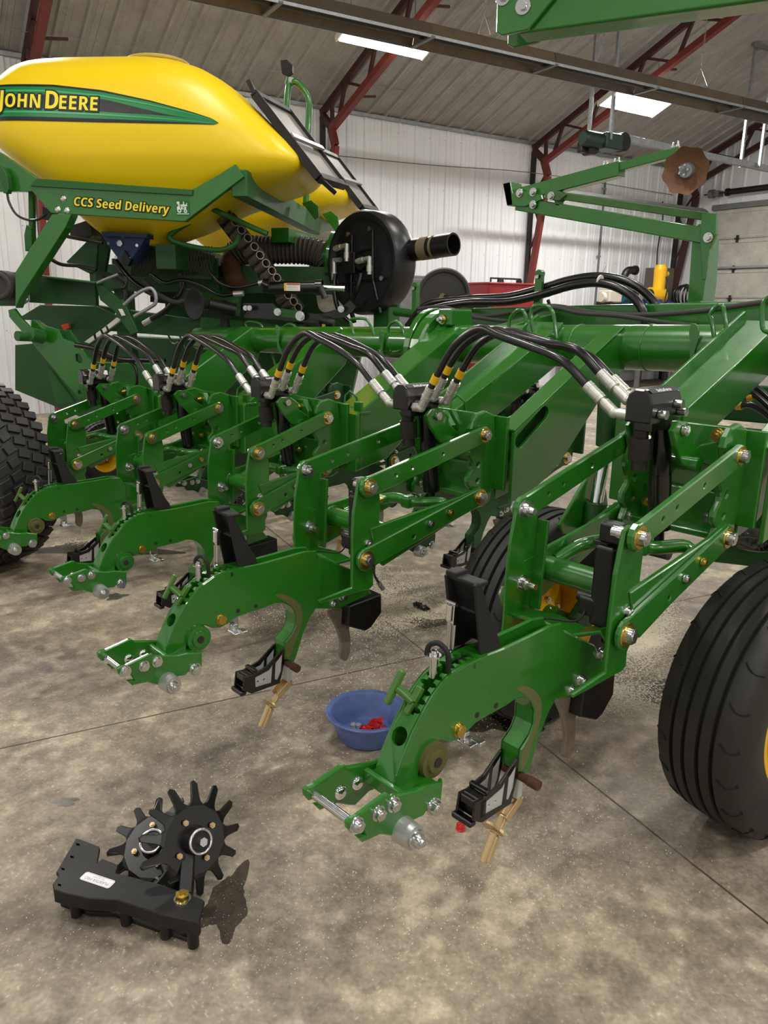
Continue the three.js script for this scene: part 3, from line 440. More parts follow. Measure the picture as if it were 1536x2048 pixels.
    if (sgn < 0) { hexBolt('bolt', V(-0.160, uf.y, uf.z), XR, 0.02, a, { end: 0.016, washer: 0.026, wmat: M.zinc }); hexBolt('bolt', V(-0.150, ur.y, ur.z), XR, 0.018, a, { end: 0.006 }); hexBolt('bolt', V(-0.150, lr.y, lr.z), XR, 0.018, b, { end: 0.006 }); }
  }
  mesh('arm_sleeve', [cyl(V(0.095, uf.y, uf.z), V(0.131, uf.y, uf.z), 0.013, 0.013, 18), cyl(V(0.112, uf.y, uf.z), V(0.131, uf.y, uf.z), 0.018, 0.018, 6)], M.zinc, t);
  const dl = lr.clone().sub(lf), along = k => lf.clone().addScaledVector(dl, k);
  const ct = along(0.22); mesh('cross_tube', [cyl(V(-0.165, ct.y + 0.03, ct.z), V(0.14, ct.y + 0.03, ct.z), 0.034, 0.034, 22), new THREE.TorusGeometry(0.035, 0.006, 6, 20).rotateY(Math.PI / 2).translate(-0.158, ct.y + 0.03, ct.z)], G, t);
  const b1 = along(0.35), b2 = along(0.75), b3 = along(0.55);
  mesh('cross_brace', [tube([V(-0.155, b1.y + 0.02, b1.z + 0.02), V(-0.12, b3.y + 0.03, b3.z + 0.03), V(-0.03, b3.y + 0.055, b3.z), V(0.05, b3.y + 0.05, b3.z - 0.02), V(0.11, b2.y + 0.02, b2.z), V(0.14, b2.y - 0.005, b2.z + 0.01)], 0.019, 10, 40), box(0.05, 0.03, 0.05, -0.07, b3.y + 0.045, b3.z + 0.02, 0.01), box(0.045, 0.045, 0.05, 0.03, b3.y + 0.05, b3.z - 0.012, 0.012)], G, t);
  hexBolt('bolt', V(-0.05, b3.y + 0.05, b3.z + 0.045), V(0, 0, 1), 0.011, t, { mat: M.gold, end: 0.01 });
  hexBolt('bolt', V(-0.11, b1.y + 0.03, b1.z + 0.05), XR, 0.011, t, { mat: M.gold, end: 0.02 });

  // ---------- black sensor box by the right plate, with its wire
  fm('sensor_box', 'sensor', () => { const c = lX(1214, 1170, -0.92), w = V(0.055, 0.21, 0.06); return [box(w.x, w.y, w.z, c.x, c.y, c.z, 0.01), box(0.06, 0.05, 0.05, c.x + 0.005, c.y + 0.135, c.z - 0.005, 0.008), box(0.04, 0.012, 0.03, c.x - 0.02, c.y + 0.105, c.z, 0.003), box(0.05, 0.05, 0.045, c.x - 0.035, c.y - 0.06, c.z + 0.01, 0.008), cyl(V(c.x - 0.07, c.y - 0.045, c.z + 0.01), V(c.x - 0.03, c.y - 0.045, c.z + 0.01), 0.013, 0.013, 10), box(0.02, 0.06, 0.02, c.x + 0.012, c.y - 0.12, c.z, 0.004)]; }, M.black);
  fm('sensor_wire', 'swire', () => { const a = lX(1170, 1215, -0.96), b = lX(1150, 1242, -0.97), c = lX(1090, 1237, -1.03), d = lX(1072, 1245, -1.03), e = lX(1066, 1275, -1.02); return [tube([a, lX(1166, 1232, -0.955), b, c, d, e], 0.0028, 6, 30)]; }, M.blackMatte);

  // ---------- seed boot bracket, shaft stub and brass seed tube guard at the shank foot
  const XB = -0.925, bx1 = 0.065, bx0 = 0.012, bc = (bx0 + bx1) / 2;
  const bt = fm('boot_bracket', 'boot', () => {
    const ow = trX(XB, [[946, 1642], [952, 1605], [968, 1597], [1000, 1568], [1034, 1518], [1041, 1514], [1041, 1530], [1029, 1580], [1022, 1608], [1000, 1622], [964, 1646]]);
    const h1 = trX(XB, [[967, 1607], [1003, 1576], [1012, 1560], [1005, 1610], [990, 1618], [966, 1632]]), h2 = trX(XB, [[1017, 1556], [1034, 1528], [1027, 1576], [1018, 1600], [1012, 1600]]);
    const tip = lX(944, 1616, XB - 0.022), tb = lX(935, 1642, XB - 0.022); return [extX(ow, bx1 - 0.006, bx1, [h1, h2], 0.001), extX(ow, bx0, bx0 + 0.006, [h1, h2], 0.001), box(bx1 - bx0, 0.055, 0.03, bc, tip.y + 0.004, tip.z - 0.012, 0.006), box(bx1 - bx0 - 0.012, 0.02, 0.014, bc, tip.y + 0.022, tip.z + 0.008, 0.004), box(bx1 - bx0 + 0.006, 0.015, 0.022, bc - 0.004, tb.y + 0.004, tb.z + 0.004, 0.005), box(bx1 - bx0, 0.01, 0.014, bc, tip.y + 0.038, tip.z - 0.028, 0.003)]; }, M.blackGloss);
  const lin = trX(XB, [[966, 1606], [1004, 1574], [1035, 1527], [1028, 1576], [1020, 1602], [998, 1616], [965, 1634]]), h3 = [circ(...trX(XB, [[979, 1612]])[0], 0.004, 8), circ(...trX(XB, [[992, 1604]])[0], 0.004, 8)];
  mesh('boot_liner', memo('liner1', () => join([extX(lin, bx1 - 0.005, bx1 - 0.002, h3, 0)])), M.greyPlate, bt); mesh('boot_liner', memo('liner2', () => join([extX(lin, bx0 + 0.002, bx0 + 0.005, [], 0)])), M.greyPlate, bt);
  fm('boot_mount', 'bmount', () => { const c = lX(1034, 1566, -0.945); return [box(0.04, 0.075, 0.02, 0.036, c.y, c.z, 0.004)]; }, M.greyPlate);
  fm('shaft_stub', 'stub', () => { const a = lX(1043, 1553, -0.925); return [cyl(V(0.012, a.y, a.z), V(0.112, a.y, a.z), 0.0105, 0.0105, 14), cyl(V(0.086, a.y, a.z), V(0.115, a.y, a.z), 0.0125, 0.0125, 14)]; }, M.rust);
  fm('seed_tube_guard', 'guard', () => {
    const XG = -0.95, a = lX(1036, 1588, XG), b = lX(1008, 1630, XG), c = lX(990, 1668, XG), d = lX(970, 1724, XG), up = V(0, 0.45, 1).normalize();
    return [bar(a, b, 0.034, 0.005, up, 0.002), bar(a.clone().add(V(0.016, 0, 0.01)), b.clone().add(V(0.016, 0, 0.01)), 0.004, 0.022, up, 0.0015), bar(a.clone().add(V(-0.016, 0, 0.01)), b.clone().add(V(-0.016, 0, 0.01)), 0.004, 0.022, up, 0.0015), bar(b, c, 0.022, 0.010, up, 0.004),
      extZ(smooth([[a.x * 0 + bc - 0.042, -0.014], [bc - 0.034, 0.004], [bc - 0.008, 0.017], [bc + 0.02, 0.015], [bc + 0.03, 0.0], [bc + 0.018, -0.012], [bc - 0.012, -0.010], [bc - 0.03, -0.022]], 2), -0.004, 0.004, [], 0.001).rotateX(0.5).translate(0, (b.y + c.y) / 2 - 0.006, (b.z + c.z) / 2 + 0.014), bar(c, d, 0.026, 0.018, up, 0.006), cyl(c.clone().add(V(0, 0.008, 0.006)), d.clone().add(V(0, 0.008, 0.009)), 0.010, 0.0085, 12)]; }, M.brass);

  // ---------- opener scraper and flap behind the shank
  fm('scraper', 'scrap', () => { const p = trX(-0.99, [[1106, 1392], [1148, 1388], [1143, 1430], [1143, 1462], [1137, 1497], [1130, 1514], [1120, 1506], [1124, 1470], [1118, 1430]]); return [extX(smooth(p, 3), 0.0, 0.014, [], 0.002)]; }, M.tan);
  fm('mud_flap', 'flap', () => { const p = trX(-0.93, [[1175, 1385], [1238, 1345], [1234, 1392], [1212, 1432], [1200, 1444], [1168, 1438]]); return [extX(p, -0.03, 0.05, [], 0.004)]; }, M.black);

  // ---------- rear mount: two ribbed uprights, back plate, bell crank
  rm('mount_plate', 'mplate', () => [box(0.46, 0.275, 0.016, -0.04, 0.968, -0.778, 0.004)], G);
  const upr = (x0) => { const z = -0.66, p = [[z - 0.10, 1.11], [z + 0.0, 1.12], [z + 0.03, 1.07], [z + 0.012, 1.03], [z + 0.03, 1.0], [z + 0.035, 0.975], [z + 0.014, 0.945], [z + 0.012, 0.92], [z + 0.035, 0.895], [z + 0.034, 0.865], [z + 0.012, 0.845], [z + 0.03, 0.815], [z + 0.025, 0.785], [z - 0.02, 0.772], [z - 0.10, 0.785]]; return extX(smooth(p, 2), x0, x0 + 0.022, [circ(z - 0.02, 0.935, 0.008, 8), circ(z - 0.02, 0.875, 0.008, 8)], 0.005); };
  rm('mount_upright', 'uprR', () => [upr(0.118)], G); rm('mount_upright', 'uprL', () => [upr(-0.158)], G);
  rm('mount_casting', 'mcast', () => [box(0.26, 0.12, 0.02, -0.02, 0.86, -0.755, 0.006), box(0.24, 0.02, 0.06, -0.02, 0.80, -0.74, 0.006), extZ([[-0.15, 1.10], [-0.09, 1.10], [-0.05, 1.05], [-0.06, 0.97], [-0.10, 0.92], [-0.15, 0.9]], -0.765, -0.735, [], 0.004), extZ([[0.125, 1.11], [0.10, 1.105], [0.075, 1.07], [0.02, 1.05], [0.0, 1.03], [0.02, 1.0], [0.125, 0.98]], -0.77, -0.742, [], 0.004)], G);
  rm('bell_crank', 'bell', () => { const p = trX(-0.93, [[1340, 862], [1352, 843], [1370, 843], [1383, 862], [1379, 880], [1394, 902], [1404, 925], [1388, 942], [1360, 930], [1346, 892]]); return [extX(p, 0.052, 0.068, [circ(...trX(-0.93, [[1360, 860]])[0], 0.011, 12)], 0.003), extX(p, -0.07, -0.056, [], 0.003), cyl(V(-0.07, 1.02, -0.60), V(0.09, 1.02, -0.60), 0.02, 0.02, 16)]; }, G);
  { const q = lX(1360, 860, -0.93); rear(hexBolt('bolt', V(0.068, q.y, q.z), XR, 0.0155, t, { end: 0.004 })); }
  rear(hexBolt('nut', V(0.07, 1.085, -0.735), V(0, 0, 1), 0.017, t, { mat: M.gold, end: 0.012, washer: 0.02, wmat: M.gold })); rear(hexBolt('nut', V(-0.115, 1.065, -0.735), V(0, 0, 1), 0.017, t, { mat: M.gold, end: 0.012 })); rear(hexBolt('nut', V(-0.115, 0.86, -0.735), V(0, 0, 1), 0.016, t, { mat: M.gold, end: 0.012 })); rear(hexBolt('nut', V(0.075, 0.85, -0.735), V(0, 0, 1), 0.016, t, { mat: M.zinc, end: 0.012 }));

  // ---------- down force cylinder with valve block
  const cy = rm('downforce_cylinder', 'dcyl', () => [cyl(V(0, 1.14, -0.54), V(0.004, 0.99, -0.555), 0.026, 0.03, 20), cyl(V(0.004, 0.99, -0.555), V(0.01, 0.83, -0.575), 0.031, 0.031, 20), cyl(V(0.01, 0.83, -0.575), V(0.012, 0.77, -0.582), 0.014, 0.014, 12), cyl(V(-0.02, 0.765, -0.582), V(0.045, 0.765, -0.582), 0.022, 0.022, 14)], M.blackGloss);
  mesh('solenoid', memo('sol', () => join([cyl(V(-0.02, 1.15, -0.47), V(-0.02, 1.095, -0.475), 0.02, 0.02, 16), cyl(V(-0.02, 1.095, -0.475), V(-0.02, 1.035, -0.48), 0.031, 0.031, 20), cyl(V(-0.02, 1.035, -0.48), V(-0.02, 1.005, -0.48), 0.022, 0.022, 16)])), std(0x2b2724, 0.35, 0.3), cy);
  const vb = rm('valve_block', 'vblock', () => { const z0 = -0.57, z1 = -0.41; const p = [[-0.036, 1.14], [0.036, 1.14], [0.038, 1.19], [0.028, 1.216], [0.012, 1.226], [-0.014, 1.226], [-0.03, 1.214], [-0.038, 1.19]]; return [extZ(p, z0, z1, [], 0.004), box(0.05, 0.03, 0.1, 0, 1.13, -0.49, 0.004)]; }, M.blackGloss);
  if (o.print) mesh('block_print', memo('vprint', () => { const g = new THREE.PlaneGeometry(0.14, 0.018).rotateY(Math.PI / 2); g.rotateZ(0.95); g.translate(0.0225, 1.2225, -0.49); return g; }), o.print, vb);
  for (const [y, z] of [[1.163, -0.45], [1.185, -0.53], [1.163, -0.555]]) { const h = hexBolt('port_plug', V(0.037, y, z), XR, 0.0135, vb, { h: 0.02, mat: M.zinc }); if (o.ports === false) h.visible = true; }
  return t;
}

// ================================================================= the wing frame that carries the row units
const frameTilt = x => -0.0545 * 0 + 0.02 * (x + 1.5);               // the wing hangs slightly towards the tanks
const TUBE_Z = -2.97, TUBE_R = 0.092, tubeY = x => 1.275 + 0.03 * (x + 1.5);
const pf = thing('planter_frame', 'green planter wing frame: long round tube with sloping beams behind the row units', 'planter', V(-2, 0, TUBE_Z));
const PO = pf.position; const lp = v => v.clone().sub(PO);
const pm = (name, geos, mat = M.green) => { const m = mesh(name, geos, mat, pf); m.geometry.translate(-PO.x, -PO.y, -PO.z); return m; };
{
  const P = x => V(x, tubeY(x), TUBE_Z);
  pm('main_tube', [cyl(P(-5.2), P(-2.6), 0.085, 0.085, 32), cyl(P(-2.62), P(1.2), TUBE_R, TUBE_R, 36)]);
  const jn = AZ(1302, 690, TUBE_Z).x; pm('weld_seam', [-1.93, jn, -0.62].map(x => new THREE.TorusGeometry(TUBE_R + 0.0005, 0.004, 6, 36).rotateY(Math.PI / 2).translate(x, tubeY(x), TUBE_Z)));
  // clamp and hinge collars near the joint
  const hx = AZ(905, 700, TUBE_Z).x;
  pm('hinge_collar', [cyl(P(hx - 0.05), P(hx + 0.02), 0.115, 0.115, 30), cyl(P(hx + 0.03), P(hx + 0.06), 0.105, 0.105, 30), box(0.09, 0.08, 0.16, hx + 0.01, tubeY(hx) + 0.13, TUBE_Z, 0.01), box(0.09, 0.08, 0.14, hx + 0.01, tubeY(hx) - 0.13, TUBE_Z, 0.01)]);
  pm('hinge_plate', [extX(smooth([[TUBE_Z - 0.1, 1.40], [TUBE_Z + 0.02, 1.40], [TUBE_Z + 0.1, 1.34], [TUBE_Z + 0.16, 1.22], [TUBE_Z + 0.13, 1.10], [TUBE_Z + 0.02, 1.05], [TUBE_Z - 0.12, 1.08]], 3), hx - 0.2, hx - 0.16, [], 0.004), extX(smooth([[TUBE_Z - 0.1, 1.40], [TUBE_Z + 0.02, 1.40], [TUBE_Z + 0.13, 1.34], [TUBE_Z + 0.2, 1.22], [TUBE_Z + 0.16, 1.10], [TUBE_Z + 0.02, 1.05], [TUBE_Z - 0.12, 1.08]], 3), hx - 0.12, hx - 0.05, [], 0.01)]);
  for (const [dx, y] of [[0.0, 0.12], [0.0, -0.14]]) { const b = hexBolt('bolt', lp(V(hx + dx, tubeY(hx) + y, TUBE_Z + 0.085)), V(0, 0, 1), 0.018, pf, { mat: y > 0 ? M.zinc : M.gold, end: 0.02, washer: 0.024 }); void b; }
  // rear beam behind the tube
  const z2 = -3.62, y2 = x => AZ(1300, 640, z2).y + 0.03 * (x + 2); pm('rear_beam', [bar(V(-3.3, y2(-3.3), z2), V(1.1, y2(1.1), z2), 0.16, 0.15, UP, 0.012)]);
  for (const x of [-2.5, -0.5]) pm('rear_beam_tie', [bar(V(x, tubeY(x), TUBE_Z), V(x, y2(x), z2), 0.1, 0.12, UP, 0.008)]);
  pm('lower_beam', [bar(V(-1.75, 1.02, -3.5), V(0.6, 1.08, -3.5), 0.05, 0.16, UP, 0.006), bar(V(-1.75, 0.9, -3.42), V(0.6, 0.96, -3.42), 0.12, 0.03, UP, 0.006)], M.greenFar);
}
// sloping beams that hold the mounts, one set for every unit
const UNITS = [
  { x: -0.990, f: [0, 0], r: [0, 0] }, { x: -1.904, f: [-0.047, 0.009], r: [-0.067, -0.038] }, { x: -2.817, f: [-0.097, -0.188], r: [-0.112, -0.053] },
  { x: -3.730, f: [-0.151, -0.169], r: [-0.163, -0.050] }, { x: -4.643, f: [-0.193, -0.140], r: [-0.201, -0.023] }];
UNITS.forEach((u, k) => {
  const dy = u.r[0], dz = u.r[1], zf = -2.186 + dz, yt = 1.06 + dy, yb = 0.80 + dy, zt = TUBE_Z, ytube = tubeY(u.x);
  if (k < 2) {
    const prof = [[zf, yt - 0.01], [zf, yb - 0.01], [zf - 0.13, yb + 0.01], [zf - 0.30, yb + 0.1], [zf - 0.56, ytube - 0.19], [zt + 0.03, ytube - 0.085], [zt - 0.03, ytube + 0.05], [zt + 0.06, ytube + 0.088]];
    const p1 = AX(1040, 882, -1.69), p2 = AX(1089, 826, -1.69), dzz = (k ? 0 : 0.038), sl = []; for (let i = 0; i <= 8; i++) { const a = Math.PI / 2 + i / 8 * Math.PI; sl.push([p1.z + dzz - 0.02 * Math.cos(a) * -1, p1.y + (k ? 0 : 0.067) + 0.026 * Math.sin(a)]); } for (let i = 0; i <= 8; i++) { const a = -Math.PI / 2 + i / 8 * Math.PI; sl.push([p2.z + dzz - 0.02 * Math.cos(a), p2.y + (k ? 0 : 0.067) + 0.026 * Math.sin(a)]); }
    const d = V(0, p2.y - p1.y, p2.z - p1.z).normalize(), n = V(0, -d.z, d.y); if (n.y < 0) n.negate(); const c1 = [p1.z + dzz, p1.y + (k ? 0 : 0.067)], c2 = [p2.z + dzz, p2.y + (k ? 0 : 0.067)], hole = []; const r = 0.026; const ang = Math.atan2(d.y, d.z);
    for (let i = 0; i <= 8; i++) { const a = ang + Math.PI / 2 + i / 8 * Math.PI; hole.push([c1[0] + r * Math.cos(a), c1[1] + r * Math.sin(a)]); } for (let i = 0; i <= 8; i++) { const a = ang - Math.PI / 2 + i / 8 * Math.PI; hole.push([c2[0] + r * Math.cos(a), c2[1] + r * Math.sin(a)]); }
    pm('slotted_beam', [extX(prof, u.x + 0.2, u.x + 0.214, [hole], 0.002), bar(V(u.x + 0.175, yt - 0.005, zf), V(u.x + 0.175, ytube + 0.09, zt + 0.05), 0.078, 0.012, UP, 0.003), extX(prof, u.x + 0.13, u.x + 0.14, [], 0.002)]);
    // open channel on the left side of the mount
    const xl = u.x - 0.17; pm('channel_beam', [bar(V(xl, yt + 0.005, zf - 0.02), V(xl + 0.005, ytube + 0.095, zt + 0.03), 0.13, 0.012, UP, 0.003), bar(V(xl + 0.06, yt - 0.06, zf), V(xl + 0.06, ytube + 0.02, zt), 0.012, 0.15, UP, 0.003), bar(V(xl - 0.062, yt + 0.02, zf), V(xl - 0.062, ytube + 0.11, zt + 0.03), 0.012, 0.05, UP, 0.003)]);
    const wl = []; for (let i = 0; i < 5; i++) wl.push(bar(V(xl - 0.048, yt + 0.02 + i * 0.055, zf - 0.06 - i * 0.15), V(xl - 0.048, yt + 0.045 + i * 0.055, zf - 0.12 - i * 0.15), 0.016, 0.008)); pm('weld', wl);
  } else {
    const prof = [[zf, yt], [zf, yb], [zf - 0.2, yb + 0.04], [zt + 0.02, ytube - 0.12], [zt - 0.03, ytube + 0.03], [zt + 0.06, ytube + 0.09]];
    pm('box_beam', [extX(prof, u.x + 0.075, u.x + 0.235, [], 0.006)]);
    pm('end_flange', [box(0.05, 0.3, 0.014, u.x + 0.215, 0.965 + dy, zf - 0.03, 0.003), box(0.18, 0.012, 0.06, u.x + 0.155, yt + 0.006, zf - 0.05, 0.003)]);
  }
});
// small lifting eyes near the mounts and tall cable loops on the tube
UNITS.forEach((u, k) => { const x = u.x + (k < 2 ? -0.13 : 0.11), y = 1.075 + u.r[0], z = -2.235 + u.r[1]; pm('lifting_eye', rod([V(x - 0.02, y, z), V(x - 0.022, y + 0.055, z - 0.01), V(x, y + 0.075, z - 0.02), V(x + 0.028, y + 0.05, z - 0.035), V(x + 0.03, y - 0.005, z - 0.04)], 0.0042)); });
function loop(pts, r = 0.0085) { return pm('cable_loop', [tube(pts, r, 8, pts.length * 8)]); }
{
  const Z = -2.86, q = (x, y, z = Z) => AZ(x, y, z);
  loop([q(1068, 668), q(1062, 625), q(1066, 614), q(1095, 613), q(1104, 622), q(1114, 678)]);
  loop([q(1018, 660, -2.9), q(1020, 638, -2.9), q(1033, 622, -2.9), q(1046, 622, -2.9), q(1058, 668, -2.9)]);
  loop([q(1432, 700, -2.8), q(1423, 640, -2.8), q(1420, 630, -2.8), q(1436, 611, -2.8), q(1444, 612, -2.8), q(1450, 635, -2.8), q(1452, 660, -2.8), q(1448, 680, -2.8), q(1436, 700, -2.8)]);
  loop([q(1545, 590, -2.7), q(1528, 604, -2.7), q(1524, 640, -2.7), q(1528, 660, -2.7), q(1545, 666, -2.7)]);
  loop([q(700, 640, -2.9), q(704, 638, -2.9), q(730, 638, -2.9), q(738, 645, -2.9), q(766, 720, -2.9)]); loop([q(700, 640, -2.9), q(712, 676, -2.9), q(745, 684, -2.9)]);
  loop([q(782, 702, -2.9), q(776, 670, -2.9), q(778, 652, -2.9), q(792, 643, -2.9), q(802, 652, -2.9), q(811, 688, -2.9), q(798, 702, -2.9), q(786, 704, -2.9)]);
  loop([q(491, 648, -3), q(494, 644, -3), q(516, 646, -3), q(524, 652, -3), q(556, 748, -3)]); loop([q(491, 648, -3), q(506, 680, -3), q(534, 684, -3)]);
  loop([q(577, 700, -3), q(563, 672, -3), q(566, 656, -3), q(580, 648, -3), q(592, 656, -3), q(600, 690, -3), q(588, 702, -3), q(578, 702, -3)]);
  loop([q(332, 660, -3.1), q(330, 655, -3.1), q(345, 651, -3.1), q(378, 708, -3.1)]); loop([q(332, 660, -3.1), q(346, 687, -3.1), q(358, 684, -3.1)]);
  // flat wavy tabs standing on the tube
  for (const [x, y] of [[1392, 690], [765, 690], [557, 676]]) { const b = AZ(x, y, -2.87); pm('wavy_tab', [extZ(smooth([[b.x - 0.03, b.y + 0.08], [b.x - 0.005, b.y + 0.07], [b.x + 0.006, b.y + 0.02], [b.x - 0.004, b.y - 0.03], [b.x + 0.014, b.y - 0.07], [b.x + 0.036, b.y - 0.1], [b.x + 0.022, b.y - 0.1], [b.x - 0.02, b.y - 0.06], [b.x - 0.022, b.y], [b.x - 0.034, b.y + 0.04]], 2), -2.88, -2.872, [], 0.001)]); }
  // posts that carry the hose bundle behind the tube
  for (const [x, y0, y1, z] of [[1080, 548, 640, -3.55], [832, 572, 660, -3.6]]) { const a = AZ(x, y0, z), b = AZ(x, y1, z); pm('hose_post', [box(0.045, a.y - b.y + 0.1, 0.03, a.x, (a.y + b.y) / 2 - 0.05, z, 0.006), cyl(V(a.x, a.y, z - 0.015), V(a.x, a.y, z + 0.015), 0.0225, 0.0225, 14)]); hexBolt('bolt', lp(V(a.x, a.y - 0.015, z + 0.016)), V(0, 0, 1), 0.011, pf, {}); }
}
// lift arm of the front-wheel pair with its hydraulic ram
{
  const X = -1.31, a = AX(1217, 800, X), b = AX(1214, 890, X), c = AX(1193, 1005, X), d = AX(1186, 1060, X);
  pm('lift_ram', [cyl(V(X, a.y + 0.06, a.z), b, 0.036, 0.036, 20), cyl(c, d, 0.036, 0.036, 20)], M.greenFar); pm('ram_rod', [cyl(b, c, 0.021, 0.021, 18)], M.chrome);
  const tri = [[1188, 930], [1206, 940], [1214, 1010], [1196, 1075], [1124, 1068], [1118, 1050]].map(p => { const q = AX(p[0], p[1], X - 0.04); return [q.z, q.y]; }); pm('lift_plate', [extX(tri, X - 0.05, X - 0.035, [], 0.003)]);
  // a bent arm carries each ground wheel
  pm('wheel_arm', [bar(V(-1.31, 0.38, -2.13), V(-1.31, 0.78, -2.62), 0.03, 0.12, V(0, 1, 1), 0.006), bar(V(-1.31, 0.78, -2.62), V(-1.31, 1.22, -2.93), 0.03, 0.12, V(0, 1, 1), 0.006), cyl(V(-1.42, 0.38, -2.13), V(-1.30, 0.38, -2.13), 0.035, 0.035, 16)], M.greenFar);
  pm('wheel_arm', [bar(V(-0.52, 0.38, -2.13), V(-0.52, 0.66, -2.62), 0.03, 0.11, V(0, 1, 1), 0.006), bar(V(-0.52, 0.66, -2.62), V(-0.52, 1.24, -2.93), 0.03, 0.11, V(0, 1, 1), 0.006), cyl(V(-0.68, 0.38, -2.13), V(-0.51, 0.38, -2.13), 0.035, 0.035, 16)]);

}

{ const Z = -2.58, p = [[1392, 1120], [1430, 1070], [1492, 985], [1560, 985], [1560, 1140]].map(q => { const v = AZ(q[0], q[1], Z); return [v.x, v.y]; }); pm('arm_plate', [extZ(p, Z - 0.02, Z, [], 0.003), bar(V(-0.62, 0.9, Z - 0.02), V(-0.62, 1.22, -2.93), 0.08, 0.04)], M.greenDull);
  const w = AZ(1508, 1075, Z + 0.05), R = rng(55), g = []; for (let i = 0; i < 6; i++) { const q = []; for (let k = 0; k < 7; k++) q.push(w.clone().add(V((R() - 0.5) * 0.12, (R() - 0.5) * 0.06, (R() - 0.5) * 0.05))); g.push(tube(q, 0.014, 7, 30)); } pm('plastic_wrap', g, std(0x4a4a48, 0.25, 0, { clearcoat: 0.6 })); }

// ---------------------------------------------------------------- the row units themselves
function printTex(w, h, draw) { const c = document.createElement('canvas'); c.width = w; c.height = h; const g = c.getContext('2d'); draw(g, w, h); const t = new THREE.CanvasTexture(c); t.colorSpace = THREE.SRGBColorSpace; t.minFilter = THREE.LinearMipmapLinearFilter; return t; }
const blockPrint = new THREE.MeshStandardMaterial({ roughness: 0.5, map: printTex(512, 64, (g, w, h) => { g.fillStyle = '#0b0b0c'; g.fillRect(0, 0, w, h); g.fillStyle = '#e8e8e8'; g.font = 'bold 52px sans-serif'; g.textAlign = 'center'; g.textBaseline = 'middle'; g.fillText('DeltaForce', w / 2, h / 2 + 2); }) });
const unitLabels = ['green planter row unit nearest the camera, between the two ribbed tyres', 'green planter row unit with its tip beside the blue basin, second from the nearest', 'green planter row unit in the middle of the row, third from the nearest', 'green planter row unit with dusty hub, fourth from the nearest', 'green planter row unit at the far left end of the front row'];
UNITS.forEach((u, k) => makeUnit({ ...u, label: unitLabels[k], print: blockPrint, dirty: k === 0 || k === 3, dusty: k === 1, group: 'front row units' }));
const farLabels = ['shaded green row unit behind the wing tube, right of the others back there', 'shaded green row unit behind the wing tube, middle one of the back rank', 'shaded green row unit behind the wing tube, left one of the back rank'];
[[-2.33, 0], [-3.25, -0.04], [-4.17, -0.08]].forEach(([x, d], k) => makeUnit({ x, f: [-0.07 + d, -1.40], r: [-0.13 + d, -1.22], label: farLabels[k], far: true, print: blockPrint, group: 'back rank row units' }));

// ================================================================= hydraulic hoses from unit to unit
function fittingAt(parent, p, dir, len, name, elbowTo) {       // crimp sleeve, hex nuts, then an elbow to the port
  const d = dir.clone().normalize(); const q = k => p.clone().addScaledVector(d, k);
  const g = [cyl(q(0), q(len * 0.55), 0.0165, 0.0165, 16), cyl(q(len * 0.1), q(len * 0.13), 0.0175, 0.0175, 16), cyl(q(len * 0.42), q(len * 0.45), 0.0175, 0.0175, 16), cyl(q(len * 0.55), q(len * 0.66), 0.011, 0.011, 10), cyl(q(len * 0.62), q(len), 0.0155, 0.0155, 6)];
  if (elbowTo) { const m = q(len); g.push(new THREE.SphereGeometry(0.0155, 12, 8).translate(m.x, m.y, m.z), cyl(m, elbowTo, 0.012, 0.012, 10), cyl(m.clone().lerp(elbowTo, 0.35), m.clone().lerp(elbowTo, 0.95), 0.0165, 0.0165, 6)); }
  return mesh(name, g, M.fitting, parent);
}
const blockAt = k => V(UNITS[k].x, 1.165 + UNITS[k].r[0], -1.89 + UNITS[k].r[1]);
const arcWords = ['between the two nearest valve blocks', 'between the second and third valve blocks', 'between the third and fourth valve blocks', 'between the two farthest valve blocks'];
const which = ['front hose of the arch ', 'middle hose of the arch ', 'rear hose of the arch '];
for (let k = 0; k < 4; k++) {
  const a = blockAt(k + 1), b = blockAt(k), peak = [0.225, 0.235, 0.24, 0.25][k] + (a.y + b.y) / 2;
  for (let i = 0; i < 3; i++) {
    const z = [0.05, -0.01, -0.075][i], dy = [-0.012, 0.018, 0.0][i];
    const pa = a.clone().add(V(0.04, dy, z)), pb = b.clone().add(V(-0.04, dy, z));
    const ea = a.clone().add(V(0.075, dy, z)), eb = b.clone().add(V(-0.085, dy + 0.002, z));
    const da = V(0.52, 0.86, 0.0).normalize(), db = V(0.80, -0.58, 0).normalize(), L = 0.085;
    const sa = ea.clone().addScaledVector(da, L), sb = eb.clone().addScaledVector(db, -0.11);
    const t = thing('hydraulic_hose', `black hydraulic hose, ${which[i]}${arcWords[k]}`, 'hose', ea, 0, 'hydraulic hoses arched between the valve blocks'); const l = v => v.clone().sub(ea);
    const span = sb.x - sa.x, pts = [sa, sa.clone().addScaledVector(da, 0.05), V(sa.x + span * 0.16, mix(sa.y, peak, 0.72), z + a.z), V(sa.x + span * 0.32, peak - 0.005 * i, a.z + z), V(sa.x + span * 0.47, peak - 0.018, mix(a.z, b.z, 0.4) + z), V(sa.x + span * 0.68, mix(sb.y, peak, 0.66), mix(a.z, b.z, 0.6) + z), sb.clone().addScaledVector(db, -0.1), sb];
    mesh('hose_line', [tube(pts.map(l), 0.0125, 10, 60)], M.hose, t);
    fittingAt(t, l(sa), da.clone().negate(), L, 'hose_end', l(pa)); fittingAt(t, l(sb), db, 0.11, 'hose_end', l(pb));
    const y0 = l(sa.clone().addScaledVector(da, 0.018)); mesh('yellow_band', [cyl(y0, y0.clone().addScaledVector(da, 0.03), 0.0145, 0.0145, 16)], M.bandYellow, t);
  }
}
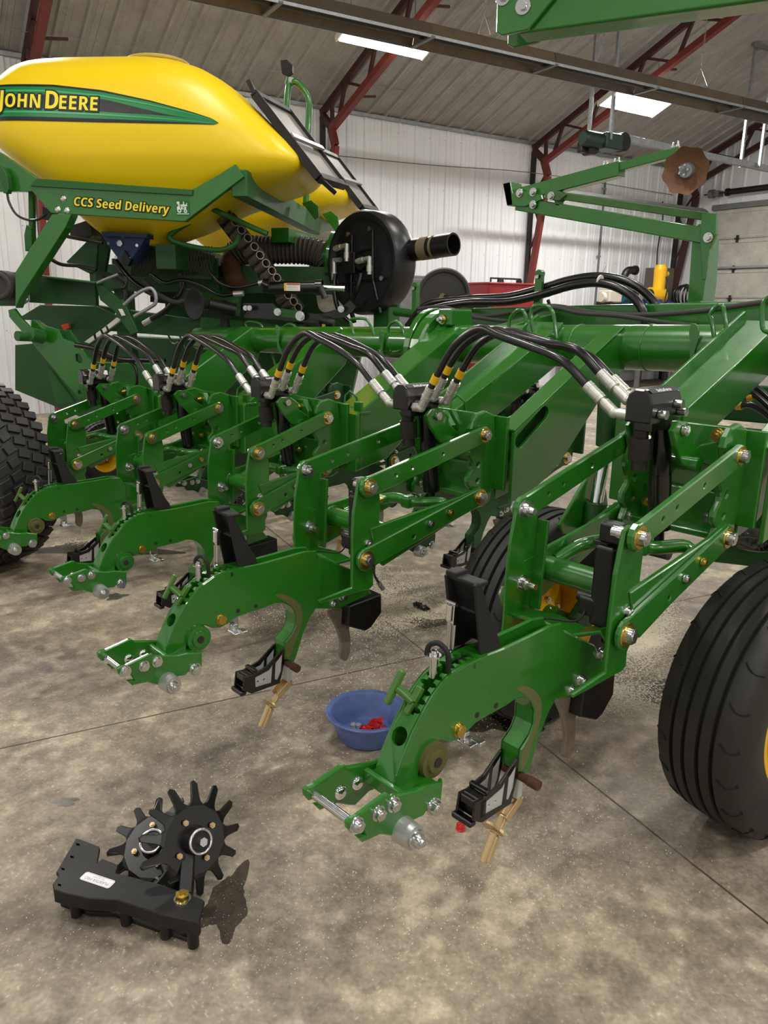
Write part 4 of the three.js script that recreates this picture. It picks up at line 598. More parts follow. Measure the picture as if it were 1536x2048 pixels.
// three short banded hoses with silver ends behind the nearest unit
for (let i = 0; i < 3; i++) {
  const ys = [787, 797, 812][i], xs = [1432, 1440, 1418][i], p = z => (x, y) => AZ(x, y, z), q = p(-3.25 + 0.04 * i); const a = q(xs, ys);
  const t = thing('hydraulic_hose', `black hose with yellow band and silver end under the beam at right, ${['highest', 'middle', 'lowest'][i]} of three`, 'hose', a, 0, 'banded hoses behind the nearest unit'); const l = v => v.clone().sub(a);
  const s = q(xs + 38, ys - [8, 2, 0][i]), e = [q(1500, [770, 785, 810][i]), q(1535, [795, 812, 830][i]), q(1560, [830, 845, 860][i])];
  mesh('hose_line', [tube([s, q(xs + 58, ys - [12, 3, 0][i]), ...e].map(l), 0.0135, 10, 40)], M.hose, t);
  fittingAt(t, l(s), a.clone().sub(s), a.distanceTo(s), 'hose_end', l(q(xs - 14, ys + 6))); const m = q(xs + 55, ys - [12, 3, 0][i]), d = q(xs + 66, ys - [12, 3, 0][i]).sub(m); mesh('yellow_band', [cyl(l(m), l(m.clone().add(d)), 0.016, 0.016, 16)], M.bandYellow, t);
}
// long hose bundle looping over the posts behind the tube
const bundle = [
  ['thick black hose bowing over the hose post towards the workbench, upper one', 0.022, [[815, 652], [850, 612], [930, 598], [1020, 592], [1080, 577], [1140, 560], [1195, 553], [1250, 562], [1290, 585], [1318, 622], [1322, 660]], -3.58, M.hose],
  ['thick black hose bowing over the hose post towards the workbench, lower one', 0.022, [[812, 660], [850, 625], [930, 606], [1020, 603], [1080, 590], [1150, 570], [1200, 566], [1245, 580], [1280, 610], [1296, 660]], -3.5, M.hose],
  ['grey braided cable lying along the top of the wing, longest one', 0.0125, [[838, 618], [880, 614], [960, 632], [1040, 622], [1100, 612], [1180, 624], [1280, 630], [1400, 622], [1500, 608], [1560, 600]], -3.46, M.rubberGrey],
  ['grey braided cable dipping onto the wing beam at its right end', 0.0115, [[836, 626], [880, 620], [960, 636], [1040, 640], [1090, 614], [1160, 626], [1240, 632], [1330, 645], [1395, 652]], -3.44, M.rubberGrey],
  ['thin black hose hanging behind the hose post in a low loop', 0.01, [[1096, 600], [1110, 640], [1130, 622], [1150, 640], [1180, 655]], -3.7, M.hose]];
for (const [label, r, px, z, m] of bundle) { const pts = px.map(p => AZ(p[0], p[1], z)); const t = thing('supply_hose', label, 'hose', pts[0]); mesh('hose_line', [tube(pts.map(v => v.clone().sub(pts[0])), r, 10, 90)], m, t);
  if (r > 0.02) { const p = AZ(1200, 560, z), q = AZ(1225, 567, z); const d = q.clone().sub(p).normalize(); mesh('cable_tie', [cyl(p.clone().sub(pts[0]).addScaledVector(d, -0.004), p.clone().sub(pts[0]).addScaledVector(d, 0.004), r + 0.003, r + 0.003, 14), ...(label.includes('upper') ? [bar(p.clone().sub(pts[0]).add(V(0, 0.02, 0)), p.clone().sub(pts[0]).add(V(0.03, 0.07, 0)), 0.006, 0.004)] : [])], M.white, t); } }

// ================================================================= wheels
function makeTyre(name, label, c, R, W, rimR, lug, axis, facing) {
  const t = thing(name, label, 'tyre', c.clone().setY(0)); t.rotation.y = axis; const cy = c.y;
  const pr = []; const hw = W / 2; // half profile (radius, x)
  const prof = [[rimR, -hw * 0.86], [rimR + 0.02, -hw * 0.94], [rimR + (R - rimR) * 0.4, -hw], [R - 0.05, -hw * 0.99], [R - 0.022, -hw * 0.93], [R - 0.009, -hw * 0.82]];
  const ribs = lug ? [] : [-0.66, -0.33, 0, 0.33, 0.66]; const crown = x => R - 0.016 * (x / hw) ** 2;
  const body = [...prof]; if (!lug) for (const g of [-0.48, -0.17, 0.17, 0.48]) body.push([crown(g * hw - 0.006), g * hw - 0.0062], [crown(g * hw) - 0.012, g * hw - 0.004], [crown(g * hw) - 0.012, g * hw + 0.004], [crown(g * hw + 0.006), g * hw + 0.0062]); else body.push([R - 0.004, -hw * 0.5], [R, 0], [R - 0.004, hw * 0.5]);
  void ribs; void pr; for (const p of prof.slice().reverse()) body.push([p[0], -p[1]]);
  const pts = body.map(p => new THREE.Vector2(p[0], p[1])); const g = new THREE.LatheGeometry(pts, 96).rotateZ(-Math.PI / 2); g.translate(0, cy, 0);
  // sharp groove edges need flat bands: rebuild normals per face strip
  const gg = prep(g); gg.deleteAttribute('normal'); const out = gg; out.computeVertexNormals(); const tb = mesh('tyre_body', [smoothLathe(pts, 96).rotateZ(-Math.PI / 2).translate(0, cy, 0)], M.rubber, t);
  const marks = []; if (!lug) { for (let i = 0; i < 22; i++) for (const s of [-1, 1]) { const a = i / 22 * Math.PI * 2 + (s > 0 ? 0.1 : 0); const q = []; for (let k = 0; k <= 4; k++) { const x = s * hw * (0.62 + 0.36 * k / 4), r = k < 3 ? crown(x) + 0.001 : R - 0.018 - 0.012 * (k - 3), aa = a + 0.05 * Math.sin(k / 4 * 2.4) * s; q.push(V(x, cy + r * Math.cos(aa), r * Math.sin(aa))); } marks.push(tube(q, 0.0028, 5, 8)); } mesh('tread_sipes', marks, M.tyreDark ??= std(0x060606, 0.9), tb).userData.kind = 'stuff'; }
  else { for (let i = 0; i < 46; i++) for (const s of [-0.8, -0.4, 0, 0.4, 0.8]) { const a = (i + (Math.round(s * 5) % 4 ? 0.5 : 0)) / 46 * Math.PI * 2, r = R - 0.01 * s * s; marks.push(box(hw * 0.36, 0.024, 0.046, 0, 0, 0, 0.004).rotateY(0.35 * (s > 0 ? 1 : -1)).translate(s * hw, r, 0).rotateX(a).translate(0, cy, 0)); } mesh('tread_blocks', marks, M.rubber, tb).userData.kind = 'stuff'; }
  const rim = [[rimR + 0.006, -hw * 0.84], [rimR + 0.012, -hw * 0.9], [rimR - 0.004, -hw * 0.9], [rimR - 0.012, -hw * 0.7], [rimR - 0.03, -hw * 0.45], [rimR - 0.035, 0], [rimR - 0.03, hw * 0.45], [rimR - 0.012, hw * 0.7], [rimR - 0.004, hw * 0.9], [rimR + 0.012, hw * 0.9], [rimR + 0.006, hw * 0.84]].map(p => new THREE.Vector2(p[0], p[1]));
  const wheel = mesh('wheel_rim', [new THREE.LatheGeometry(rim, 56).rotateZ(-Math.PI / 2).translate(0, cy, 0)], M.yellowPaint, t);
  const f = facing; const dish = [[0.0, 0.03 * f], [0.05, 0.03 * f], [0.075, 0.015 * f], [rimR * 0.62, 0.0], [rimR * 0.8, -0.02 * f], [rimR - 0.032, -0.025 * f]].map(p => new THREE.Vector2(p[0], p[1])); mesh('wheel_disc', [new THREE.LatheGeometry(dish, 48).rotateZ(-Math.PI / 2).translate(0, cy, 0)], M.yellowPaint, wheel);
  mesh('hub', [cyl(V(0, cy, 0), V(0.075 * f, cy, 0), 0.045, 0.04, 20), cyl(V(0.075 * f, cy, 0), V(0.09 * f, cy, 0), 0.028, 0.026, 16)], facing > 0 ? M.green : M.yellowPaint, wheel);
  for (let i = 0; i < 5; i++) { const a = i / 5 * 6.283; hexBolt('wheel_nut', V(0.022 * f, cy + 0.062 * Math.cos(a), 0.062 * Math.sin(a)), V(f, 0, 0), 0.012, wheel, { end: 0.006 }); }
  return t;
}
function smoothLathe(pts, seg) {       // lathe with creases where the profile turns sharply
  const pos = [], nor = []; const nrm = []; for (let i = 0; i < pts.length - 1; i++) { const dx = pts[i + 1].x - pts[i].x, dy = pts[i + 1].y - pts[i].y, l = Math.hypot(dx, dy) || 1; nrm.push([dy / l, -dx / l]); }
  const vn = (i, s) => { const a = nrm[s], o = i === s ? nrm[s - 1] : nrm[s + 1]; if (!o || a[0] * o[0] + a[1] * o[1] < 0.75) return a; const x = a[0] + o[0], y = a[1] + o[1], l = Math.hypot(x, y); return [x / l, y / l]; };
  for (let s = 0; s < pts.length - 1; s++) for (let k = 0; k < seg; k++) { const a0 = k / seg * 6.2831853, a1 = (k + 1) / seg * 6.2831853; const P = (i, a) => [pts[i].x * Math.sin(a), pts[i].y, pts[i].x * Math.cos(a)], N = (i, a) => { const n = vn(i, s); return [n[0] * Math.sin(a), n[1], n[0] * Math.cos(a)]; };
    const q = [[s, a0], [s, a1], [s + 1, a1], [s + 1, a0]]; for (const j of [0, 1, 2, 0, 2, 3]) { pos.push(...P(...q[j])); nor.push(...N(...q[j])); } }
  const g = new THREE.BufferGeometry(); g.setAttribute('position', new THREE.Float32BufferAttribute(pos, 3)); g.setAttribute('normal', new THREE.Float32BufferAttribute(nor, 3)); return g;
}
makeTyre('ground_wheel', 'black ribbed tyre on a yellow wheel at the right edge of the photo', V(-0.665, 0.38, -2.13), 0.38, 0.24, 0.215, false, -0.16, 1);
makeTyre('ground_wheel', 'black ribbed tyre half hidden behind the left plate of the nearest row unit', V(-1.46, 0.38, -2.13), 0.38, 0.23, 0.195, false, 0, 1);
const tw = AY(-62, 965, 0.5), tw2 = AY(205, 968, 0);
makeTyre('transport_wheel', 'large lugged transport tyre at the left edge with a yellow wheel', tw.addScaledVector(FV, -0.1).addScaledVector(TV, 0.16).setY(0.5), 0.5, 0.34, 0.27, true, -1.25, 1);
makeTyre('transport_wheel', 'small dark lugged tyre low behind the farthest front row unit', tw2.setY(0.25), 0.25, 0.2, 0.13, true, 0.2, 1);
// cluttered hoses and cables on the chassis under the tanks
{ const H = [[[300, 548], [330, 566], [362, 560], [400, 570], [440, 590], [470, 588]], [[286, 560], [320, 590], [352, 604], [386, 596]], [[230, 520], [262, 560], [300, 585], [340, 600], [392, 612]], [[420, 545], [440, 566], [470, 575], [520, 566]], [[196, 545], [222, 552], [248, 572], [252, 600], [238, 625]], [[360, 548], [366, 575], [350, 600], [330, 622], [300, 640]], [[560, 590], [572, 612], [590, 640], [640, 660]]];
  const W = ['highest one across the chassis', 'sagging below the dusty screen', 'long one from the blue meter', 'short one by the pipe ends', 'curling beside the step arm', 'dropping behind the flared cup', 'under the folding ram'];
  H.forEach((p, i) => { const pts = p.map(q => AT(q[0], q[1], 5.45 + 0.03 * i)), a = pts[0], t = thing('chassis_hose', `black hose on the chassis under the tanks, ${W[i]}`, 'hose', a, 0, 'hoses under the tanks'); mesh('hose_line', [tube(pts.map(v => v.clone().sub(a)), 0.014 + 0.003 * (i % 3), 8, 50)], i % 3 === 1 ? M.rubberGrey : M.hose, t); const e = pts[pts.length - 1].clone().sub(a), d = e.clone().sub(pts[pts.length - 2].clone().sub(a)).normalize(); mesh('hose_end', [cyl(e.clone().addScaledVector(d, -0.01), e.clone().addScaledVector(d, 0.06), 0.02, 0.02, 12)], M.fitting, t); }); }

// ================================================================= seed tanks on the centre section
const LV = [ // y, f0, f1, t0, t1
  [1.80, -2.44, -2.10, 5.42, 5.80], [1.93, -2.56, -1.82, 5.25, 5.98], [2.06, -2.68, -1.56, 5.11, 6.1], [2.15, -2.78, -1.32, 5.05, 6.16], [2.22, -2.87, -1.10, 5.01, 6.2], [2.30, -2.97, -1.03, 4.98, 6.24], [2.40, -3.08, -1.10, 4.97, 6.26], [2.50, -3.13, -1.21, 4.975, 6.26],
  [2.60, -3.12, -1.32, 5.0, 6.23], [2.70, -3.10, -1.43, 5.035, 6.2], [2.78, -3.06, -1.54, 5.08, 6.16], [2.86, -3.0, -1.68, 5.16, 6.08], [2.92, -2.93, -1.84, 5.27, 5.97], [2.97, -2.82, -2.0, 5.42, 5.84], [2.985, -2.7, -2.12, 5.5, 5.75]];
const POW = 5.2;
function lvl(y) { if (y <= LV[0][0]) return LV[0]; for (let i = 0; i < LV.length - 1; i++) if (y <= LV[i + 1][0]) { const k = (y - LV[i][0]) / (LV[i + 1][0] - LV[i][0]); const P = j => { const a = LV[Math.max(0, i - 1)][j], b = LV[i][j], c = LV[i + 1][j], d = LV[Math.min(LV.length - 1, i + 2)][j]; return 0.5 * (2 * b + (c - a) * k + (2 * a - 5 * b + 4 * c - d) * k * k + (3 * b - a - 3 * c + d) * k * k * k); }; return [y, P(1), P(2), P(3), P(4)]; } return LV[LV.length - 1]; }
const faceT = (f, y) => { const l = lvl(y), fc = (l[1] + l[2]) / 2, hf = (l[2] - l[1]) / 2, tc = (l[3] + l[4]) / 2, ht = (l[4] - l[3]) / 2; const q = Math.min(1, Math.abs((f - fc) / hf)); return tc - ht * Math.pow(Math.max(0, 1 - Math.pow(q, POW)), 1 / POW); };
const tankRise = dt => dt ? 0.08 : 0;
function tankGeo(dt) {
  const NY = 64, NA = 96, pos = [], idx = []; const y0 = LV[0][0], y1 = LV[LV.length - 1][0];
  for (let i = 0; i <= NY; i++) { const y = y0 + (y1 - y0) * i / NY, l = lvl(y), fc = (l[1] + l[2]) / 2, hf = (l[2] - l[1]) / 2, tc = (l[3] + l[4]) / 2 + dt, ht = (l[4] - l[3]) / 2;
    for (let k = 0; k < NA; k++) { const a = k / NA * 6.2831853, c = Math.cos(a), s = Math.sin(a), r = Math.pow(Math.pow(Math.abs(c), POW) + Math.pow(Math.abs(s), POW), -1 / POW); const p = FT(fc + hf * c * r, y, tc + ht * s * r); pos.push(p.x, p.y, p.z); } }
  for (let i = 0; i < NY; i++) for (let k = 0; k < NA; k++) { const a = i * NA + k, b = i * NA + (k + 1) % NA, c = a + NA, d = b + NA; idx.push(a, c, b, b, c, d); }
  const cap = (i, up) => { const l = lvl(i ? y1 : y0), p = FT((l[1] + l[2]) / 2, (i ? y1 + 0.008 : y0 - 0.005), (l[3] + l[4]) / 2 + dt), n = pos.length / 3; pos.push(p.x, p.y, p.z); for (let k = 0; k < NA; k++) { const a = (i ? NY * NA : 0) + k, b = (i ? NY * NA : 0) + (k + 1) % NA; up ? idx.push(a, n, b) : idx.push(a, b, n); } };
  cap(0, false); cap(1, true); const g = new THREE.BufferGeometry(); g.setAttribute('position', new THREE.Float32BufferAttribute(pos, 3)); g.setIndex(idx); g.computeVertexNormals(); return g;
}
const fontBold = await new FontLoader().loadAsync('fonts/droid/droid_sans_bold.typeface.json');
const fontReg = await new FontLoader().loadAsync('fonts/droid/droid_sans_regular.typeface.json');
function textFlat(str, size, depth, bevel = 0, font = fontBold) { const g = new TextGeometry(str, { font, size, depth, curveSegments: 5, bevelEnabled: bevel > 0, bevelThickness: 0.0005, bevelSize: bevel, bevelSegments: 1 }); return prep(g); }
const DT2 = 2.2;
const T0 = FT(-2.1, 0, 5.6);
function seedTank(dt, label) {
  const o = FT(-2.1, 0, 5.6 + dt), t = thing('seed_tank', label, 'tank', o, 0, 'yellow seed tanks'); const l = g => { g.translate(-o.x, -o.y, -o.z); return g; };
  t.position.y = tankRise(dt); mesh('tank_shell', [l(tankGeo(dt))], M.yellow, t);
  mesh('fill_ring', [l(new THREE.TorusGeometry(0.2, 0.014, 8, 40).rotateX(Math.PI / 2).translate(...FT(-2.1, 2.995, 5.62 + dt).setY(2.975).toArray())), l(new THREE.CylinderGeometry(0.2, 0.21, 0.04, 40).translate(...FT(-2.1, 2.957, 5.62 + dt).toArray()))], M.ringTan ??= std(0xb59f4a, 0.6), t);
  // lid: black frame with grey panels on the sloping end
  const A = FT(-1.321, 2.692, 5.56 + dt), B = FT(-0.888, 2.171, 5.56 + dt), dn = B.clone().sub(A).normalize(), n = TV.clone().cross(dn).normalize(); if (n.dot(FV) < 0) n.negate(); const Lh = A.distanceTo(B), c = A.clone().lerp(B, 0.46).addScaledVector(n, -0.012);
  const P = (u, w, h) => c.clone().addScaledVector(dn, u).addScaledVector(TV, w).addScaledVector(n, h + 0.12 * (w + 0.34)).sub(o); const hl = Lh * 0.46, hw = 0.34;
  const lid = mesh('lid_frame', [bar(P(-hl, -hw, 0), P(hl, -hw, 0), 0.05, 0.055, n), bar(P(-hl, hw, 0), P(hl, hw, 0), 0.05, 0.055, n), bar(P(-hl, -hw, 0), P(-hl, hw, 0), 0.05, 0.05, n), bar(P(hl, -hw, 0), P(hl, hw, 0), 0.05, 0.05, n), bar(P(hl, -hw, 0), P(hl + 0.12, -hw + 0.08, 0.012), 0.04, 0.028, n), bar(P(-hl, -hw, 0), P(-hl - 0.1, -hw + 0.04, 0.014), 0.04, 0.028, n)], M.blackMatte, t);
  mesh('lid_panel', [bar(P(-hl + 0.02, 0, -0.008), P(hl - 0.02, 0, -0.008), hw * 2 - 0.03, 0.03, n.clone().addScaledVector(TV, -0.12).normalize())], std(0x77716a, 0.6), lid);
  mesh('lid_latch', [bar(P(0.02, -hw - 0.02, 0.03), P(0.02, hw + 0.02, 0.035), 0.035, 0.022, n)], M.galv, lid);
  return { t, o };
}
const TK = seedTank(0, 'big yellow moulded seed tank with green and black lettered stripe, nearer of the two');
seedTank(DT2, 'big yellow moulded seed tank partly hidden behind the lettered one, farther of the two');
{ // lettered stripe on the near face
  const o = TK.o; const top = [[-130, 160], [0, 165], [100, 168], [200, 180], [300, 202], [380, 224], [425, 238], [438, 246]].map(p => AT(p[0], p[1], 5.0)).map(q => [q.dot(FV), q.y]), bot = [[-130, 231], [0, 236], [250, 244], [430, 250], [438, 247]].map(p => AT(p[0], p[1], 5.0)).map(q => [q.dot(FV), q.y]);
  const yAt = (poly, f) => { for (let i = 0; i < poly.length - 1; i++) if (f <= poly[i + 1][0]) return mix(poly[i][1], poly[i + 1][1], clamp((f - poly[i][0]) / (poly[i + 1][0] - poly[i][0]), 0, 1)); return poly[poly.length - 1][1]; };
  const strip = (a, b, d) => { const N = 60, f0 = -3.0, f1 = top[top.length - 1][0], pos = [], idx = []; for (let i = 0; i <= N; i++) { const f = f0 + (f1 - f0) * i / N, yt = yAt(top, f), yb = yAt(bot, f); for (let k = 0; k <= 6; k++) { const v = k / 6, y = mix(mix(yb, yt, a(i / N)), mix(yb, yt, b(i / N)), v); const p = FT(f, y, faceT(f, y) - d).sub(o); pos.push(p.x, p.y, p.z); } }
    for (let i = 0; i < N; i++) for (let k = 0; k < 6; k++) { const q = i * 7 + k; idx.push(q, q + 7, q + 1, q + 1, q + 7, q + 8); } const g = new THREE.BufferGeometry(); g.setAttribute('position', new THREE.Float32BufferAttribute(pos, 3)); g.setIndex(idx); g.computeVertexNormals(); return g; };
  const st = mesh('stripe', [strip(() => 0, () => 1, 0.002)], std(0x0a7a3c, 0.35), TK.t); const blk = std(0x0c1512, 0.4);
  mesh('stripe_edge', [strip(() => -0.07, () => 0.05, 0.003)], blk, st); mesh('stripe_edge', [strip(() => 0.965, () => 1.03, 0.003)], blk, st);
  mesh('stripe_band', [strip(u => 0.30 + 0.12 * sstep(0.55, 0.9, u), u => 0.72 - 0.29 * sstep(0.5, 0.88, u), 0.003)], blk, st);
  mesh('stripe_shade', [strip(() => 0.16, () => 0.22, 0.0035), strip(() => 0.8, () => 0.86, 0.0035)], std(0x3aa266, 0.35), st);
  // raised colour print of the maker's name
  const wrapText = (parts, bevel, mat, d, nm) => { const gs = []; for (const [s, px, py, size] of parts) { const q = AT(px, py, 5.0), f0 = q.dot(FV); const g = textFlat(s, size, 0.0015, bevel), p = g.attributes.position; for (let i = 0; i < p.count; i++) { const f = f0 + p.getX(i), y = q.y + p.getY(i) - (p.getX(i)) * 0.055; const w = FT(f, y, faceT(f, y) - d - p.getZ(i)).sub(o); p.setXYZ(i, w.x, w.y, w.z); } g.deleteAttribute('normal'); g.computeVertexNormals(); gs.push(g); } mesh(nm, gs, mat, st); };
  const parts = [['J', -8, 214, 0.108], ['OHN', 6, 213, 0.082], ['D', 89, 218, 0.108], ['EERE', 118, 219, 0.082]];
  wrapText(parts, 0.009, blk, 0.005, 'lettering_shadow'); wrapText(parts, 0, M.letterYellow ??= std(0xf3df2a, 0.45), 0.008, 'lettering');
}
// ---------------------------------------------------------------- tank cradle and centre section
const cs = thing('tank_cradle', 'green frame and chassis under the yellow seed tanks, with lettered side panel', 'tank frame', FT(-2.1, 0, 5.6)); const CO = cs.position;
const cm = (name, geos, mat = M.greenDull) => { const m = mesh(name, geos, mat, cs); m.geometry.translate(-CO.x, -CO.y, -CO.z); return m; };
const poly = (name, pts, t, th, mat = M.greenDull, holes = []) => cm(name, [extT(fy(pts, t), t, t + th, holes.map(h => fy(h, t)))], mat);
{
  const panel = poly('side_panel', [[-40, 285], [0, 305], [75, 357], [385, 379], [432, 352], [471, 328], [488, 353], [370, 443], [102, 426], [65, 383], [-40, 383]], 4.93, 0.05, M.green);
  poly('panel_lip', [[72, 357], [385, 379], [384, 391], [60, 372]], 4.915, 0.015, M.greenDull);
  for (const [x, y] of [[127, 397], [116, 419], [134, 421]]) { const p = AT(x, y, 4.93); hexBolt('bolt', p.clone().sub(CO), TV.clone().negate(), 0.021, cs, { dome: 1, mat: M.chrome }); }
  // lettering on the panel
  const mk = (s, px, py, size, bevel, d, mat, nm) => { const q = AT(px, py, 4.93), g = textFlat(s, size, 0.0015, bevel); g.applyMatrix4(new THREE.Matrix4().makeShear(0, 0, 0.14, 0, 0, 0)); g.rotateZ(-0.075); g.applyMatrix4(TB); g.translate(q.x, q.y, q.z); g.translate(-TV.x * d, 0, -TV.z * d); const m = mesh(nm, [g], mat, panel); m.geometry.translate(-CO.x, -CO.y, -CO.z); };
  mk('CCS Seed Delivery', 147, 411, 0.0515, 0.006, 0.002, std(0x0b110c, 0.5), 'lettering_shadow'); mk('CCS Seed Delivery', 147, 411, 0.0515, 0.0, 0.005, M.letterYellow, 'lettering');
  const emblem = new THREE.MeshStandardMaterial({ roughness: 0.5, map: printTex(128, 128, (g, w) => { g.fillStyle = '#1b5f27'; g.fillRect(0, 0, w, w); g.fillStyle = '#dfe6dc'; g.fillRect(6, 8, 26, 22); g.fillRect(18, 20, 14, 36); g.fillRect(6, 52, 30, 30); g.beginPath(); g.arc(28, 86, 20, 0, 7); g.fill(); g.beginPath(); g.arc(86, 92, 16, 0, 7); g.fill(); g.fillRect(40, 34, 60, 14); g.fillRect(44, 52, 50, 24); g.fillRect(66, 8, 10, 26); g.fillRect(96, 20, 8, 30); g.fillRect(4, 112, 116, 6); g.fillStyle = '#1b5f27'; g.beginPath(); g.arc(28, 86, 9, 0, 7); g.fill(); g.beginPath(); g.arc(86, 92, 7, 0, 7); g.fill(); g.fillRect(58, 58, 20, 10); }) });
  { const q = AT(366, 416, 4.928), g = new THREE.PlaneGeometry(0.085, 0.085).applyMatrix4(TB).translate(q.x - CO.x, q.y, q.z - CO.z); mesh('emblem', g, emblem, panel); }
  // beam along the tanks, its far corner plates
  const a = AT(478, 366, 4.95), L = 4.3; cm('cradle_beam', [bar(a, a.clone().addScaledVector(TV, L), 0.10, 0.155, UP, 0.006)], M.greenDull); 
  for (const [x, y] of [[628, 418], [668, 440]]) { const t = 6.3 + (x - 628) * 0.012; poly('corner_gusset', [[x - 24, y - 12], [x - 6, y - 18], [x + 8, y - 6], [x + 10, y + 16], [x + 2, y + 22], [x - 8, y + 8]], t, 0.03, M.green); }
  const c2 = AT(560, 470, 5.9); cm('cross_beam', [bar(c2, c2.clone().addScaledVector(TV, 1.6).addScaledVector(FV, 0.25), 0.14, 0.1)], M.green);
  cm('cradle_rail', [tube([[380, 444], [350, 462], [338, 474], [346, 482], [440, 500], [470, 488], [478, 470]].map(p => AT(p[0], p[1], 5.35)), 0.018, 8, 40), tube([[425, 418], [505, 455], [535, 468]].map(p => AT(p[0], p[1], 5.3)), 0.018, 8, 20)], M.greenDull);
  poly('strut', [[104, 428], [143, 428], [131, 455], [62, 562], [40, 596], [31, 616], [30, 545]], 4.86, 0.09, M.green);
  poly('standpipe', [[56, 383], [65, 383], [66, 470], [72, 520], [60, 520], [57, 470]], 5.0, 0.04, M.greenDull);
  poly('valve_body', [[48, 470], [52, 450], [62, 455], [64, 500], [50, 502]], 4.95, 0.05, M.greenDull);
  poly('side_elbow', [[-4, 330], [6, 336], [14, 352], [17, 378], [14, 386], [6, 386], [4, 372], [-4, 352]], 4.86, 0.05, M.greenDull);
  cm('cable', [tube([[14, 384], [18, 404], [34, 430], [58, 440], [78, 438], [92, 428]].map(p => AT(p[0], p[1], 4.9)), 0.008, 6, 40)], M.hose);
  poly('control_box', [[84, 412], [106, 424], [100, 442], [84, 438]], 5.05, 0.1, M.black);
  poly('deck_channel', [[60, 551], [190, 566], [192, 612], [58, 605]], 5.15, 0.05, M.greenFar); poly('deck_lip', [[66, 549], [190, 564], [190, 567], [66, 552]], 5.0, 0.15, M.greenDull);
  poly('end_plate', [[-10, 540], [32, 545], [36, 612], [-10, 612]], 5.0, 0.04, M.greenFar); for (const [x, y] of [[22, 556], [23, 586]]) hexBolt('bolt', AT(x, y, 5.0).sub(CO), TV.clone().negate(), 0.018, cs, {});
  cm('guide_wheel', [cyl(AT(-2, 571, 4.86), AT(-2, 571, 4.86).addScaledVector(TV, 0.1), 0.095, 0.095, 28), new THREE.TorusGeometry(0.07, 0.018, 8, 28).applyMatrix4(TB).translate(...AT(-2, 571, 4.855).toArray())], M.rubberGrey);
  cm('tie_rod', rod([[57, 562], [58, 600], [50, 606], [32, 604]].map(p => AT(p[0], p[1], 4.95)), 0.007), M.galv);
  // bright hand rails and the lettered step edge
  cm('hand_rail', [tube([[248, 610], [268, 592], [290, 579], [303, 577], [311, 588], [311, 606], [300, 615], [268, 633]].map(p => AT(p[0], p[1], 5.0)), 0.012, 8, 50), ...rod([[194, 566], [212, 558], [236, 549]].map(p => AT(p[0], p[1], 5.0)), 0.009)], M.galv);
  poly('step_arm', [[190, 566], [198, 566], [240, 600], [246, 598], [276, 664], [262, 670], [228, 622], [200, 600]], 5.1, 0.04, M.greenFar);
  poly('warning_label', [[236, 618], [244, 618], [251, 631], [243, 632]], 5.09, 0.006, M.white);
  poly('reflector_strip', [[168, 684], [208, 655], [233, 635], [240, 640], [236, 645], [178, 687]], 5.2, 0.02, M.white);
  for (const p of [[[186, 668], [190, 664], [193, 677], [189, 679]], [[200, 661], [203, 658], [208, 668], [205, 671]], [[211, 653], [214, 651], [218, 661], [215, 663]]]) poly('strip_mark', p, 5.195, 0.004, M.black);
  // lower chassis plates
  poly('pivot_plate', [[62, 640], [75, 641], [90, 652], [118, 660], [125, 677], [148, 686], [165, 699], [185, 729], [184, 798], [159, 799], [148, 787], [69, 692], [60, 680]], 4.98, 0.03, M.green, [[[150, 707], [158, 706], [165, 715], [166, 726], [158, 728], [151, 722]], [[155, 780], [161, 779], [166, 786], [162, 791], [156, 788]]]);
  poly('pivot_plate', [[16, 620], [28, 617], [45, 640], [64, 660], [62, 676], [44, 664], [18, 634]], 4.9, 0.03, M.green);
  cm('pivot_pin', [cyl(AT(34, 672, 4.8), AT(80, 674, 4.95), 0.032, 0.032, 18), cyl(AT(60, 668, 4.85), AT(84, 674, 4.93), 0.045, 0.045, 20)], M.greenDull); hexBolt('bolt', AT(81, 674, 4.92).sub(CO), TV.clone().negate(), 0.024, cs, { washer: 0.032, wmat: M.zinc });
  poly('rear_plate', [[92, 730], [104, 742], [150, 804], [114, 811], [105, 780]], 5.05, 0.03, M.greenDull);
  poly('mid_gusset', [[118, 660], [140, 660], [160, 690], [150, 690], [128, 680]], 5.06, 0.03, M.greenDull);
  poly('lower_beam', [[164, 705], [186, 725], [300, 727], [306, 782], [184, 782], [184, 735]], 5.12, 0.05, M.greenDull);
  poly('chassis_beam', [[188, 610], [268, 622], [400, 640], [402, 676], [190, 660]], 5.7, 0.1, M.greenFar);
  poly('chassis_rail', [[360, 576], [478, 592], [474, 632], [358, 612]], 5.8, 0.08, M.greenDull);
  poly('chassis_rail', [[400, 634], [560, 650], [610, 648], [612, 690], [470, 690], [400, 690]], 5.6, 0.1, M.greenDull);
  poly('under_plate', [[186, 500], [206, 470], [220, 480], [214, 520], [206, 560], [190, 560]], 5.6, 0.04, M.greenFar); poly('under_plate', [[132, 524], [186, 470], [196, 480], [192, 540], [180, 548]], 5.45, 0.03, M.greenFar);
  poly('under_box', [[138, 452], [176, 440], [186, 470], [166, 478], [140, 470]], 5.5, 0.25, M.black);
  poly('diagonal_plate', [[30, 640], [80, 610], [190, 612], [250, 640], [164, 700], [70, 640]], 5.45, 0.04, M.greenFar);
